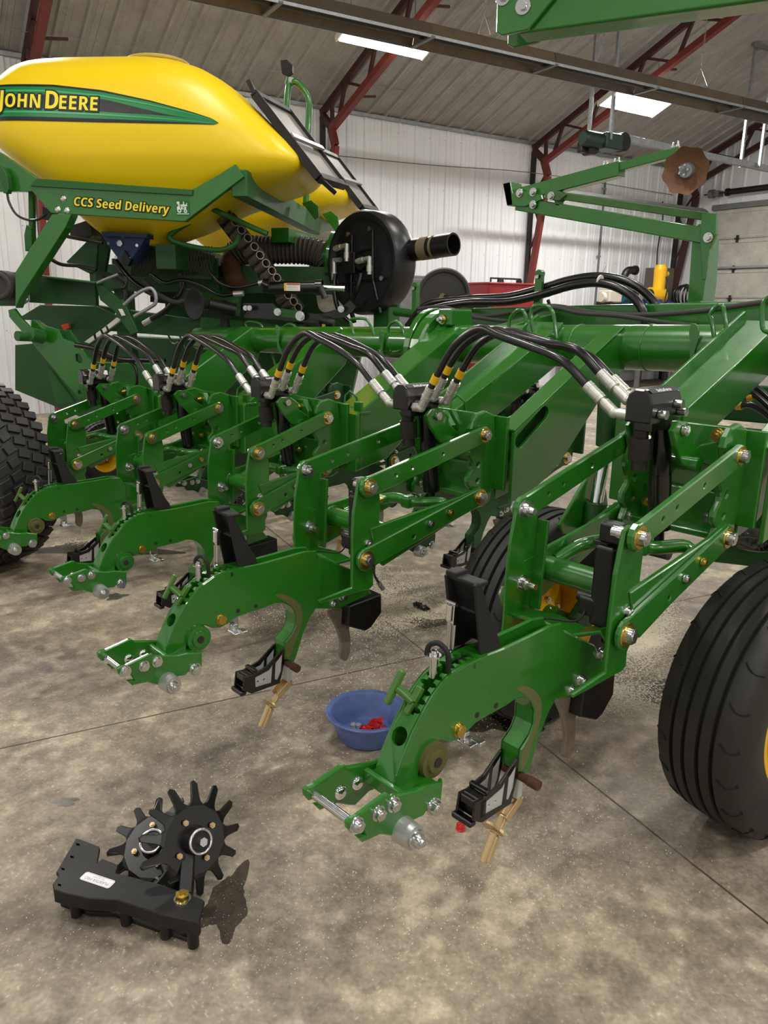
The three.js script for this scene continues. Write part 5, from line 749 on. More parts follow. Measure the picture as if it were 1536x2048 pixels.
  poly('centre_frame', [[30, 690], [240, 672], [640, 692], [720, 712], [700, 800], [420, 860], [200, 850], [30, 780]], 6.9, 0.15, M.greenFar); poly('centre_rail', [[330, 600], [470, 620], [700, 640], [700, 690], [470, 692], [330, 664]], 6.5, 0.12, M.greenFar); poly('rail_plate', [[480, 560], [560, 548], [680, 560], [690, 640], [480, 630]], 6.75, 0.06, M.greenFar); poly('ballast_box', [[300, 560], [420, 556], [470, 580], [470, 622], [300, 604]], 6.35, 0.2, M.black);
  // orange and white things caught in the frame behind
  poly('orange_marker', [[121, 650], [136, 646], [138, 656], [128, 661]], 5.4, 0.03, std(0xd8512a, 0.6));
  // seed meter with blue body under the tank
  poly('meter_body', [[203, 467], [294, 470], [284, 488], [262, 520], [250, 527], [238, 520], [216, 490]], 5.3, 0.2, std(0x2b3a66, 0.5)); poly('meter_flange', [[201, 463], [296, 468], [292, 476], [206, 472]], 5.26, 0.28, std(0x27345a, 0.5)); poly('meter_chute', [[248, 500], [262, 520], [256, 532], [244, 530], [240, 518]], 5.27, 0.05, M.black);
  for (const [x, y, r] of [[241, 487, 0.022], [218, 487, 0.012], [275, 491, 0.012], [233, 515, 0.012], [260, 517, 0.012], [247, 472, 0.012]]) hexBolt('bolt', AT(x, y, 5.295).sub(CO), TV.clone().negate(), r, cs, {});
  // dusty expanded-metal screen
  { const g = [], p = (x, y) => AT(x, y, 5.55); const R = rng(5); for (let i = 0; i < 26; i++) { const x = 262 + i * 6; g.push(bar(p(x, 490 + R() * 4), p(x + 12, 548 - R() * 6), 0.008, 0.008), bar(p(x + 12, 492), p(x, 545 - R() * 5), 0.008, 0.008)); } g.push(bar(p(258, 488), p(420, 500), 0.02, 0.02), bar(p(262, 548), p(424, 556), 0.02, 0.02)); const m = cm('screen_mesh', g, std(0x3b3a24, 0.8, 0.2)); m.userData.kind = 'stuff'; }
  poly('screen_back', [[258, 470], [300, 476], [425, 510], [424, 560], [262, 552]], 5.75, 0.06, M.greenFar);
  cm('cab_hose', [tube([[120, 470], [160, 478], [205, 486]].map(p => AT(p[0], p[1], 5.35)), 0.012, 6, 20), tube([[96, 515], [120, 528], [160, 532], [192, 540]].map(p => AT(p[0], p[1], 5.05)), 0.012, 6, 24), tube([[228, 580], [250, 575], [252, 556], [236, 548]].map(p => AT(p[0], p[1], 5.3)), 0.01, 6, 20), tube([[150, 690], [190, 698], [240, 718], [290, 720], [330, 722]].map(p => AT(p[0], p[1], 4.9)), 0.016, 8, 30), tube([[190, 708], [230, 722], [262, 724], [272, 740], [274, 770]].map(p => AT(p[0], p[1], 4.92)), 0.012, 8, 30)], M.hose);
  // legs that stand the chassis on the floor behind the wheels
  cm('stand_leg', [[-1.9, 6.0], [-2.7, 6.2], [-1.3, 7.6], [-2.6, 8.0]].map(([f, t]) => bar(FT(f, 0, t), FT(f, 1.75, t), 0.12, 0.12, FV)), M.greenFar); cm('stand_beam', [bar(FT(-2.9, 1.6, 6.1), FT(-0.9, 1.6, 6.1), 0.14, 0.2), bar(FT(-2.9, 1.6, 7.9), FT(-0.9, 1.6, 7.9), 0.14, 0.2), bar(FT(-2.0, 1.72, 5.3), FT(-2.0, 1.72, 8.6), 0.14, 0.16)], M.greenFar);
}
// twelve seed pipes in a slanting manifold
{
  const o = AT(520, 520, 5.55), t = thing('pipe_manifold', 'slanting black manifold of open steel pipe ends under the yellow tank', 'pipes', o); const l = v => v.clone().sub(o);
  const d = FV.clone().multiplyScalar(0.55).addScaledVector(TV, -0.72).setY(0.25).normalize();
  const P = [[453, 429], [468, 447], [480, 463], [493, 479], [506, 496], [517, 513], [529, 529], [541, 544], [551, 558], [573, 592], [584, 605], [593, 617]];
  const a = AT(444, 425, 5.62), b = AT(596, 625, 5.62); mesh('manifold_plate', [bar(l(a), l(b), 0.09, 0.13, UP, 0.02)], M.blackMatte, t);
  P.forEach((p, i) => { const c = l(AT(p[0], p[1], 5.5)); const g = cyl(c.clone().addScaledVector(d, -0.12), c.clone().addScaledVector(d, 0.03), 0.03, 0.03, 18, true), e = cyl(c.clone().addScaledVector(d, -0.1), c.clone().addScaledVector(d, 0.03), 0.024, 0.024, 18, true); const ring = new THREE.RingGeometry(0.024, 0.03, 20); place(ring, c.clone().addScaledVector(d, 0.03), new THREE.Quaternion().setFromUnitVectors(V(0, 0, 1), d)); const m = mesh('seed_pipe', [g, e, ring], M.pipe ??= std(0x8b8274, 0.5, 0.5, { side: THREE.DoubleSide, map: rep(grimeTex, 3) }), t); void i; void m; });
}
// ribbed air duct and pale blower casing
{
  const o = AT(560, 505, 5.9), t = thing('air_duct', 'ribbed grey flexible air duct ending at a pale blower casing', 'duct', o); const pts = [[468, 512], [490, 500], [530, 500], [580, 500], [620, 502], [648, 512], [655, 522]].map(p => AT(p[0], p[1], 6.1)); const c = new THREE.CatmullRomCurve3(pts);
  const g = []; const n = 24; g.push(new THREE.TubeGeometry(c, 80, 0.092, 20)); for (let i = 0; i <= n; i++) { const u = i / n, p = c.getPointAt(u), tg = c.getTangentAt(u); const r = new THREE.TorusGeometry(0.098, 0.0085, 6, 24); place(r, p, new THREE.Quaternion().setFromUnitVectors(V(0, 0, 1), tg)); g.push(r); }
  for (const q of g) q.translate(-o.x, -o.y, -o.z); mesh('duct_hose', g, std(0x4f4a42, 0.65, 0, { map: rep(grimeTex, 2) }), t);
  const e = AT(664, 510, 6.1).sub(o), ax = AT(664, 510, 6.1).sub(AT(640, 506, 6.1)).normalize(); mesh('duct_flange', [cyl(e.clone().addScaledVector(ax, -0.02), e.clone().addScaledVector(ax, 0.02), 0.17, 0.17, 28), cyl(e.clone().addScaledVector(ax, -0.05), e.clone(), 0.11, 0.12, 24)], M.green, t);
  const bl = [[628, 480], [645, 466], [672, 462], [700, 470], [704, 560], [690, 620], [668, 628], [640, 620], [632, 590], [618, 550]]; mesh('blower_casing', [extT(smooth(fy(bl, 6.3), 4), 6.3, 6.7).translate(-o.x, -o.y, -o.z)], std(0xd6d0c0, 0.6, 0, { map: rep(grimeTex, 2) }), t);
  const el = [[470, 512], [462, 520], [468, 560], [486, 580]].map(p => AT(p[0], p[1], 6.0).sub(o)); mesh('duct_elbow', [tube(el, 0.075, 14, 24)], M.rust, t);
}
// round black fans
function fan(px, py, tt, R, label, pipe, turn = 0) {
  const c = AT(px, py, tt), t = thing('blower_fan', label, 'fan', V(c.x, 0, c.z), turn, 'round black fans'); const y = c.y; const ax = V(0, 0, 1);
  const lath = [[0.0, 0.13], [R * 0.8, 0.13], [R * 0.86, 0.155], [R * 0.95, 0.16], [R, 0.13], [R, -0.02], [R * 0.94, -0.06], [0, -0.06]].map(p => new THREE.Vector2(p[0], p[1])); const g = smoothLathe(lath.reverse(), 64).rotateX(Math.PI / 2); g.translate(0, y, 0); mesh('fan_housing', [g], pipe === 2 ? M.rubberGrey : M.fanBlack ??= std(0x17171a, 0.4, 0, { roughnessMap: roughTex }), t);
  if (pipe === 1) {
    const q = (u, v, w = 0.135) => V(u * R, y + v * R, w); mesh('spoke', [...rod([q(-0.3, 0.55), q(-0.32, -0.7)], 0.01, 6), ...rod([q(0.28, 0.62), q(0.3, -0.3), q(0.52, -0.95)], 0.012, 6), ...rod([q(-0.75, -0.42), q(0.62, -0.3)], 0.01, 6), ...rod([q(-0.65, 0.16), q(0.25, 0.26)], 0.008, 6)], M.blackGloss, t);
    mesh('motor_block', [box(0.12, 0.15, 0.07, -0.16 * R - 0.02, y + 0.0, 0.165, 0.008), cyl(V(0.03, y, 0.13), V(0.03, y, 0.19), 0.05, 0.05, 18)], M.black, t);
    for (const [u, v, d] of [[-0.62, 0.28, 1], [-0.55, -0.02, 0], [0.02, 0.02, 1]]) { const s = q(u, v, 0.2); mesh('fitting', [...(d ? [cyl(s, s.clone().add(V(0.13, 0.02, 0)), 0.017, 0.017, 10), cyl(s.clone().add(V(0.02, 0, 0)), s.clone().add(V(0.07, 0.01, 0)), 0.023, 0.023, 6), cyl(s.clone().add(V(0.13, 0.03, 0)), s.clone().add(V(0.13, -0.09, 0)), 0.018, 0.018, 10), cyl(s.clone().add(V(0.13, -0.03, 0)), s.clone().add(V(0.13, -0.07, 0)), 0.024, 0.024, 6)] : [cyl(s.clone().add(V(0.04, 0.03, 0)), s.clone().add(V(-0.03, 0.03, 0)), 0.017, 0.017, 10), cyl(s.clone().add(V(-0.03, 0.04, 0)), s.clone().add(V(-0.03, -0.2, 0)), 0.018, 0.018, 10), cyl(s.clone().add(V(-0.03, -0.05, 0)), s.clone().add(V(-0.03, -0.11, 0)), 0.024, 0.024, 6)])], M.fitting, t); }
    for (const [u, v] of [[-0.32, 0.55], [0.28, 0.62], [0.62, -0.3], [-0.75, -0.42], [0.2, -0.02]]) hexBolt('bolt', q(u, v, 0.16), ax, 0.018, t, { mat: M.zinc });
    mesh('drain_hose', [tube([q(-0.6, -0.2, 0.2), q(-0.6, -0.5, 0.21), q(-0.5, -0.9, 0.2), q(-0.3, -1.15, 0.16)], 0.018, 8, 24)], M.hose, t); mesh('drain_hose', [tube([q(0.16, -0.2, 0.2), q(0.1, -0.5, 0.22), q(-0.15, -0.8, 0.2), q(-0.15, -1.15, 0.16)], 0.018, 8, 24)], M.hose, t);
    const p0 = AT(822, 502, tt - 0.1).setX(0), e0 = V(R * 0.8, y + 0.08, -0.02); void p0; mesh('outlet_pipe', [cyl(e0, e0.clone().add(V(0.42, 0.03, 0)), 0.075, 0.075, 24, true), cyl(e0, e0.clone().add(V(0.42, 0.03, 0)), 0.064, 0.064, 24, true), place(new THREE.RingGeometry(0.064, 0.075, 24), e0.clone().add(V(0.42, 0.03, 0)), new THREE.Quaternion().setFromUnitVectors(V(0, 0, 1), V(1, 0.07, 0).normalize()))], M.pipeBlack ??= std(0x131313, 0.35, 0.2, { side: THREE.DoubleSide }), t);
    mesh('pipe_tape', [cyl(e0.clone().add(V(0.14, 0.01, 0)), e0.clone().add(V(0.22, 0.016, 0)), 0.0765, 0.0765, 24), cyl(e0.clone().add(V(0.25, 0.018, 0)), e0.clone().add(V(0.27, 0.019, 0)), 0.077, 0.077, 24)], std(0x6d6247, 0.8), t);
    mesh('fan_foot', [box(0.16, y - R - 1.2 + 0.12, 0.12, 0.12, (y - R + 1.2) / 2 + 0.03, 0, 0.01), bar(V(0.12, 1.24, 0), V(0.12, 1.24, 0.7), 0.2, 0.06), cyl(V(0.3, y - R * 0.92, 0.1), V(0.62, y - R * 0.98, 0.1), 0.03, 0.03, 14)], M.greenDull, t);
  } else { const q = [V(-0.02, y - 0.05, 0.2), V(0.1, y - 0.09, 0.24), V(0.24, y - 0.05, 0.24), V(0.36, y - 0.09, 0.24), V(0.52, y - 0.05, 0.2)]; mesh('outlet_pipe', [tube(q, 0.075, 14, 30)], M.fanBlack, t); mesh('pipe_tape', [cyl(V(-0.04, y - 0.046, 0.195), V(0.0, y - 0.058, 0.205), 0.079, 0.079, 20), cyl(V(0.47, y - 0.062, 0.21), V(0.52, y - 0.05, 0.2), 0.079, 0.079, 20)], std(0x6d6247, 0.8), t); mesh('fan_foot', [box(0.2, y - R + 0.05, 0.14, 0, (y - R + 0.05) / 2, 0, 0.01)], M.greenDull, t); }
  return t;
}
fan(751, 528, 5.85, 0.362, 'big round black fan with silver hose fittings on its face', 1, 0.06);
fan(888, 592, 9.0, 0.30, 'small round dark grey fan with twin outlet pipes near the red tank', 2, 0.72);
// folding ram, link arms and the black bell below it
{
  const t5 = 5.35, o = AT(600, 576, t5), t = thing('folding_ram', 'black hydraulic folding ram with white sticker below the air duct', 'hydraulic cylinder', o); const l = (x, y, d = t5) => AT(x, y, d).sub(o);
  mesh('ram_barrel', [cyl(l(535, 576), l(642, 575), 0.042, 0.042, 22), cyl(l(632, 575), l(645, 575), 0.052, 0.052, 20), cyl(l(528, 572), l(540, 572), 0.05, 0.05, 16)], M.blackGloss, t); mesh('ram_rod', [cyl(l(642, 575), l(690, 577), 0.02, 0.02, 14)], M.chrome, t);
  mesh('ram_port', [cyl(l(640, 572, 5.28), l(650, 596, 5.28), 0.022, 0.022, 10), cyl(l(524, 566, 5.3), l(536, 572, 5.3), 0.02, 0.02, 10)], M.blackGloss, t);
  const st = new THREE.MeshStandardMaterial({ roughness: 0.5, map: printTex(256, 96, (g, w, h) => { g.fillStyle = '#e8e5dc'; g.fillRect(0, 0, w, h); g.fillStyle = '#e0b63c'; g.fillRect(0, 0, 40, h); g.fillStyle = '#b33226'; g.fillRect(44, 4, w - 48, 18); g.fillStyle = '#777'; for (let i = 0; i < 5; i++) g.fillRect(50, 32 + i * 12, 190 - (i % 2) * 30, 4); }) });
  { const a = l(584, 574, t5 - 0.046), g = new THREE.PlaneGeometry(0.11, 0.05).applyMatrix4(TB).translate(a.x, a.y, a.z); mesh('sticker', g, st, t); }
  mesh('link_arm', [extT(fy([[486, 605], [545, 606], [560, 618], [640, 628], [676, 618], [700, 600], [712, 612], [690, 634], [640, 648], [548, 640], [488, 636]], 5.5), 5.5, 5.56).translate(-o.x, -o.y, -o.z)], M.blackGloss, t);
  mesh('link_plate', [extT(fy([[545, 614], [606, 624], [608, 640], [546, 632]], 5.42), 5.42, 5.46).translate(-o.x, -o.y, -o.z)], M.greenDull, t);
  for (const [x, y, r] of [[555, 624, 0.02], [600, 632, 0.026], [491, 616, 0.014], [499, 616, 0.014], [682, 618, 0.018]]) hexBolt('bolt', l(x, y, 5.41), TV.clone().negate(), r, t, { washer: r * 1.3, wmat: M.zinc });
  mesh('link_post', [bar(l(648, 650, 5.5), l(652, 690, 5.6), 0.05, 0.05), cyl(l(640, 640, 5.5), l(668, 648, 5.5), 0.04, 0.04, 14)], M.black, t); mesh('link_post', [bar(l(445, 600, 5.5), l(455, 690, 5.5), 0.07, 0.05)], M.black, t);
  mesh('ram_stud', [cyl(l(647, 648, 5.38), l(647, 668, 5.38), 0.014, 0.014, 10)], M.gold, t);
}
{
  const c = AT(398, 608, 5.25), t = thing('signal_horn', 'black flared round cup on a short cylinder beside the chassis', 'cup', c); const d = FV.clone().multiplyScalar(-0.55).addScaledVector(TV, -0.8).normalize(), q = new THREE.Quaternion().setFromUnitVectors(UP, d);
  const pr = [[0.025, -0.12], [0.035, -0.03], [0.06, 0.0], [0.1, 0.03], [0.108, 0.04], [0.1, 0.042], [0.055, 0.012], [0.02, 0.0], [0, 0.0]].map(p => new THREE.Vector2(p[0], p[1])); mesh('cup', [place(new THREE.LatheGeometry(pr, 36), V(0, 0, 0), q)], M.blackMatte, t); const e = AT(470, 620, 5.4).sub(c); mesh('cylinder', [cyl(V(0, 0, 0).addScaledVector(d, -0.08), e, 0.045, 0.045, 18)], M.black, t);
}

// ================================================================= folded marker arm with its notched disc
{
  const Z = -3.85, o = AZ(1395, 620, Z), t = thing('marker_arm', 'green folded marker arm raised on a post, with a rusty wavy disc at its tip', 'marker arm', o); const P = (x, y, z = Z) => AZ(x, y, z).sub(o); const pl = (pts, z0, z1) => { const g = extZ(pts.map(p => { const q = AZ(p[0], p[1], Z); return [q.x, q.y]; }), z0, z1, [], 0.003); return g.translate(-o.x, -o.y, -o.z); };
  mesh('arm_post', [pl([[1388, 470], [1419, 474], [1414, 560], [1407, 616], [1377, 616], [1382, 560]], Z - 0.11, Z + 0.02), pl([[1364, 612], [1372, 606], [1412, 602], [1416, 622], [1364, 622]], Z - 0.12, Z + 0.06)], M.green, t);
  mesh('post_plate', [pl([[1411, 428], [1442, 428], [1440, 470], [1427, 500], [1420, 560], [1413, 560], [1408, 480]], Z + 0.02, Z + 0.045)], M.green, t); mesh('post_cheek', [pl([[1370, 462], [1380, 446], [1400, 443], [1412, 456], [1411, 480], [1372, 476]], Z - 0.1, Z - 0.08)], M.green, t);
  mesh('lower_boom', [bar(P(1040, 408), P(1414, 472), 0.08, 0.075, UP, 0.006)], M.green, t);
  mesh('link_tube', [bar(P(1108, 390, Z + 0.02), P(1430, 436, Z + 0.02), 0.035, 0.038, UP, 0.004), pl([[1100, 384], [1128, 384], [1142, 392], [1128, 404], [1100, 400]], Z, Z + 0.05), pl([[1116, 400], [1128, 404], [1127, 414], [1118, 412]], Z, Z + 0.04)], std(0x3d6a2a, 0.5, 0, { map: rep(grimeTex, 2) }), t);
  mesh('upper_boom', [bar(P(1034, 393), P(1244, 338), 0.07, 0.075, UP, 0.006), bar(P(1238, 336), P(1362, 303), 0.05, 0.042, UP, 0.004)], M.green, t);
  mesh('boom_hinge', [pl([[1016, 369], [1031, 366], [1036, 388], [1060, 384], [1094, 392], [1096, 400], [1078, 408], [1060, 415], [1024, 413]], Z + 0.03, Z + 0.05), pl([[1016, 369], [1031, 366], [1036, 412], [1024, 413]], Z - 0.06, Z + 0.05)], M.green, t);
  for (const [x, y] of [[1039, 386], [1066, 384], [1066, 409], [1102, 392], [1416, 475]]) hexBolt('bolt', P(x, y, Z + 0.052), V(0, 0, 1), 0.017, t, { washer: 0.024, wmat: M.zinc });
  for (const x of [1206, 1213, 1228, 1236, 1344, 1354]) hexBolt('u_bolt', P(x, 347 - (x - 1200) * 0.262, Z).add(V(0, 0.03, 0)), UP, 0.009, t, { end: 0.02 });
  // disc
  const dc = P(1374, 342, Z + 0.1), n = V(0.25, -0.12, 1).normalize(), q = new THREE.Quaternion().setFromUnitVectors(V(0, 0, 1), n); const pos = [], idx = []; const NA = 72, NR = 8, RD = 0.105;
  for (let i = 0; i <= NR; i++) for (let k = 0; k < NA; k++) { const a = k / NA * 6.2831853, rr = i / NR, w = Math.sin(a * 8); const r = RD * rr * (1 + 0.045 * w * rr * rr); pos.push(r * Math.cos(a), r * Math.sin(a), 0.03 * rr * rr + 0.004 * w * rr ** 4); }
  for (let i = 0; i < NR; i++) for (let k = 0; k < NA; k++) { const a = i * NA + k, b = i * NA + (k + 1) % NA; idx.push(a, a + NA, b, b, a + NA, b + NA); }
  const dg = new THREE.BufferGeometry(); dg.setAttribute('position', new THREE.Float32BufferAttribute(pos, 3)); dg.setIndex(idx); dg.computeVertexNormals(); const back = dg.clone().translate(0, 0, -0.004); mesh('marker_disc', [place(dg, dc, q), place(back, dc, q)], std(0x80583f, 0.5, 0.35, { map: rep(grimeTex, 8), side: THREE.DoubleSide }), t);
  mesh('disc_hub', [place(new THREE.CylinderGeometry(0.03, 0.04, 0.03, 18).rotateX(Math.PI / 2), dc.clone().addScaledVector(n, 0.015), q), cyl(P(1352, 308), dc.clone().addScaledVector(n, 0.04), 0.014, 0.014, 12)], M.galv, t); for (let i = 0; i < 5; i++) { const a = i / 5 * 6.28; hexBolt('bolt', dc.clone().add(V(0.022 * Math.cos(a), 0.022 * Math.sin(a), 0.034)), V(0, 0, 1), 0.006, t, {}); }
}
// heavy boom end crossing the top of the view
{
  const d = ray(-2568, 590).setY(0).normalize(), A = EYE.clone().add(ray(1046, 30).multiplyScalar(3.05)), t = thing('folded_boom', 'thick green boom with bolted end plates crossing the top right corner', 'boom', A); const D = d.clone().negate(), side = D.clone().cross(UP).normalize(); const L = 3.4; const Q = (u, s, h) => V(0, h, 0).addScaledVector(D, u).addScaledVector(side, s);
  mesh('boom_beam', [bar(Q(0, 0, 0), Q(L, 0, 0), 0.13, 0.17, UP, 0.012)], M.green, t); const s0 = side.dot(EYE.clone().sub(A)) > 0 ? 1 : -1; const pl2 = (pts, s) => { const g = extrude(shape(pts), 0.02, 0.003).applyMatrix4(new THREE.Matrix4().makeBasis(D, UP, D.clone().cross(UP))); const off = D.clone().cross(UP).multiplyScalar(s); return g.translate(off.x, off.y, off.z); }; 
  mesh('end_plate', [pl2([[-0.08, -0.075], [-0.055, -0.09], [0.05, -0.082], [0.2, 0.07], [0.26, 0.2], [-0.085, 0.2]], s0 > 0 ? 0.068 : -0.088), pl2([[-0.08, -0.075], [-0.055, -0.09], [0.05, -0.082], [0.2, 0.07], [0.26, 0.2], [-0.085, 0.2]], s0 > 0 ? -0.088 : 0.068)], M.green, t);
  for (const [u, h] of [[0.025, 0.0], [-0.058, 0.042]]) hexBolt('bolt', Q(u, s0 * 0.09, h), side.clone().multiplyScalar(s0), 0.018, t, { washer: 0.031, wmat: M.zinc });
  mesh('cut_pocket', [bar(Q(0.3, s0 * 0.066, 0.045), Q(0.4, s0 * 0.066, 0.05), 0.006, 0.02), bar(Q(0.3, s0 * 0.066, 0.005), Q(0.4, s0 * 0.066, 0.01), 0.006, 0.02)], M.green, t);
  const e = Q(L - 0.12, 0, 0), w = e.clone().add(A); mesh('boom_post', [box(0.12, w.y, 0.12, e.x, e.y - w.y / 2, e.z, 0.01), box(0.4, 0.02, 0.4, e.x, e.y - w.y + 0.01, e.z, 0.004)], M.green, t);
}
// ================================================================= along the back wall
const wallPut = (s, n, y = 0) => BW(s, n, y); const TB2 = (g) => setBasis(g, V(0, 0, 0), WU.clone(), UP, NS(WN));
const loc = g => { g.applyMatrix4(new THREE.Matrix4().makeRotationY(0)); return g; }; void loc;
function wthing(name, label, cat, s, n, y, group) { return thing(name, label, cat, wallPut(s, n, y), Math.atan2(-WU.z, WU.x), group); }   // local x along the wall, local z into the room (-)
const SGN = (() => { const q = new THREE.Euler(0, Math.atan2(-WU.z, WU.x), 0); return V(0, 0, 1).applyEuler(q).dot(WN) > 0 ? 1 : -1; })();
{
  const t = wthing('fuel_tank', 'bright red square metal tank standing against the back wall', 'tank', 2.9, 0.9, 0); mesh('tank_body', [box(1.15, 1.62, 0.62, 0, 1.0, 0, 0.05)], M.redPaint, t); mesh('tank_rim', [box(1.19, 0.03, 0.66, 0, 1.79, 0, 0.01), box(1.19, 0.03, 0.66, 0, 0.22, 0, 0.01)], M.redPaint, t); mesh('tank_leg', [-0.5, 0.5].map(x => box(0.08, 0.24, 0.5, x, 0.12, 0, 0.01)), M.redSteel, t);
  mesh('filler_cap', [cyl(V(-0.18, 1.8, 0.1), V(-0.18, 1.87, 0.1), 0.06, 0.05, 16), cyl(V(0.22, 1.8, 0.1), V(0.22, 1.86, 0.1), 0.05, 0.05, 16), ...rod([V(-0.3, 1.8, 0.0), V(-0.3, 1.88, 0), V(0.34, 1.88, 0), V(0.34, 1.8, 0)], 0.014)], M.black, t);
}
{
  const t = wthing('steel_cabinet', 'plain grey steel cabinet left of the red tank', 'cabinet', 1.22, 0.55, 0); mesh('cabinet_body', [box(0.62, 1.78, 0.5, 0, 0.94, 0, 0.015)], M.greySteel, t); mesh('plinth', [box(0.56, 0.06, 0.44, 0, 0.03, 0, 0.005)], M.darkSteel, t); mesh('cabinet_lid', [box(0.3, 0.05, 0.3, 0.08, 1.855, 0, 0.01)], M.greySteel, t);
}
const BT = 1.30;   // bench top height
{
  const t = wthing('workbench', 'long grey steel bench with dark space under it at the back wall', 'workbench', 6.5, 0.72, 0); mesh('bench_top', [box(3.2, 0.05, 0.95, 0, BT - 0.025, 0, 0.006), box(3.2, 0.12, 0.04, 0, BT - 0.10, 0.455 * SGN, 0.005)], std(0x6f6a60, 0.6, 0.3, { map: rep(grimeTex, 1) }), t); for (const x of [-1.5, -0.4, 0.7, 1.5]) for (const z of [-0.42, 0.42]) mesh('bench_leg', [box(0.07, BT - 0.05, 0.07, x, (BT - 0.05) / 2, z, 0.004)], M.greySteel, t);
  mesh('lower_shelf', [box(3.1, 0.03, 0.85, 0, 0.45, 0, 0.004)], M.darkSteel, t); mesh('back_panel', [box(3.1, 0.8, 0.02, 0, 0.86, -0.44 * SGN, 0.003)], M.darkSteel, t);
}
function pallet(s, label) {
  const t = wthing('pallet', label, 'pallet', s, 0.72, BT, 'wooden pallets on the bench'); const W = std(0xa5835a, 0.75, 0, { map: rep(grimeTex, 3) });
  for (let i = 0; i < 3; i++) mesh('stringer', [box(1.0, 0.09, 0.05, 0, 0.065, (i - 1) * 0.36, 0.003)], W, t); for (let i = 0; i < 6; i++) mesh('deck_board', [box(0.12, 0.02, 0.8, (i - 2.5) * 0.175, 0.12, 0, 0.003)], W, t); for (let i = 0; i < 3; i++) mesh('bottom_board', [box(0.12, 0.02, 0.8, (i - 1) * 0.42, 0.01, 0, 0.003)], W, t); for (let i = 0; i < 3; i++) mesh('block', [box(0.11, 0.09, 0.03, (i - 1) * 0.44, 0.065, 0.4 * SGN, 0.003)], W, t); return t;
}
const sAt = (x, y, n) => AN(x, y, n).sub(C1).dot(WU);
{ // heights come from the bench; the things sit where the bench carries them
  const sp1 = sAt(1238, 585, 0.9), sp2 = sAt(1325, 592, 0.9); pallet(sp1, 'wooden pallet on the bench under the teal pump'); pallet(sp2, 'wooden pallet on the bench under the yellow motor'); const py = BT + 0.13;
  { const t = wthing('water_pump', 'teal cast pump with black elbow and pale engine on the left pallet', 'pump', sp1, 0.8, py); const q = (x, y, z) => V(x, y, z); mesh('engine', [box(0.34, 0.22, 0.3, -0.12, 0.22, 0, 0.03), box(0.3, 0.06, 0.26, -0.12, 0.35, 0, 0.02), cyl(q(-0.3, 0.2, 0), q(-0.36, 0.2, 0), 0.1, 0.08, 16)], std(0xc2beb0, 0.6), t); mesh('frame', [box(0.75, 0.05, 0.4, 0.05, 0.025, 0, 0.01), ...[-0.25, 0.3].map(x => box(0.06, 0.1, 0.34, x, 0.08, 0, 0.006))], M.black, t); mesh('pump_body', [cyl(q(0.08, 0.24, 0), q(0.34, 0.24, 0), 0.19, 0.16, 22), cyl(q(0.22, 0.24, 0), q(0.22, 0.5, 0), 0.09, 0.1, 18), box(0.2, 0.16, 0.26, 0.2, 0.13, 0, 0.03)], std(0x1e5a6e, 0.45), t); mesh('outlet_elbow', [tube([q(0.22, 0.48, 0), q(0.23, 0.6, 0), q(0.3, 0.68, 0), q(0.42, 0.7, 0), q(0.5, 0.7, 0)], 0.07, 14, 30), cyl(q(0.48, 0.7, 0), q(0.52, 0.7, 0), 0.085, 0.085, 18)], M.black, t); mesh('inlet_pipe', [cyl(q(0.34, 0.26, 0), q(0.54, 0.26, 0), 0.075, 0.075, 18), cyl(q(0.5, 0.26, 0), q(0.56, 0.26, 0), 0.09, 0.09, 18)], M.black, t); }
  { const t = wthing('chemical_pump', 'yellow upright motor on a blue cradle on the right pallet', 'pump', sp2 - 0.05, 0.85, py); const q = (x, y, z) => V(x, y, z), Y = M.yellowPaint; mesh('motor', [cyl(q(-0.02, 0.36, 0), q(-0.02, 0.74, 0), 0.11, 0.12, 22), cyl(q(-0.02, 0.74, 0), q(-0.02, 0.82, 0), 0.12, 0.09, 22), cyl(q(0.08, 0.66, 0.02), q(0.16, 0.66, 0.02), 0.05, 0.05, 12)], Y, t); mesh('pump_head', [cyl(q(-0.26, 0.26, 0), q(0.08, 0.26, 0), 0.15, 0.15, 22), cyl(q(0.06, 0.26, 0), q(0.14, 0.26, 0), 0.12, 0.1, 22)], Y, t); mesh('pump_inlet', [cyl(q(-0.36, 0.28, 0), q(-0.26, 0.28, 0), 0.09, 0.1, 18)], M.black, t); mesh('cradle', [box(0.64, 0.05, 0.34, 0, 0.025, 0, 0.01), box(0.24, 0.16, 0.3, -0.18, 0.11, 0, 0.02), box(0.2, 0.12, 0.3, 0.2, 0.09, 0, 0.02)], std(0x1b2f9c, 0.5), t); mesh('cable', [tube([q(0, 0.6, 0.12 * SGN), q(0.03, 0.5, 0.16 * SGN), q(0.0, 0.3, 0.17 * SGN), q(-0.02, 0.14, 0.17 * SGN)], 0.014, 6, 20)], M.hose, t); }
  { const t = wthing('metal_box', 'tall grey metal box behind the yellow motor', 'box', sp2 + 0.42, 0.45, BT); mesh('box_front', [box(0.5, 0.92, 0.3, 0, 0.46, 0, 0.01)], std(0x5d5850, 0.6, 0.2), t); mesh('box_seam', [box(0.012, 0.9, 0.31, 0.02, 0.46, 0, 0.002)], M.darkSteel, t); }
  { const s = sAt(1373, 560, 0.8), t = wthing('hose_coil', 'black coiled hose at the right end of the bench', 'hose', Math.min(s, 7.95), 0.8, BT); const g = []; for (let i = 0; i < 5; i++) g.push(new THREE.TorusGeometry(0.19 + 0.012 * (i % 3), 0.02, 8, 30).rotateY(0.15 * (i - 2)).translate(0.01 * i, 0.40, (i - 2) * 0.04)); mesh('hose_loop', g, M.hose, t); mesh('coil_stand', [box(0.3, 0.2, 0.24, 0, 0.1, 0, 0.02)], M.black, t); }
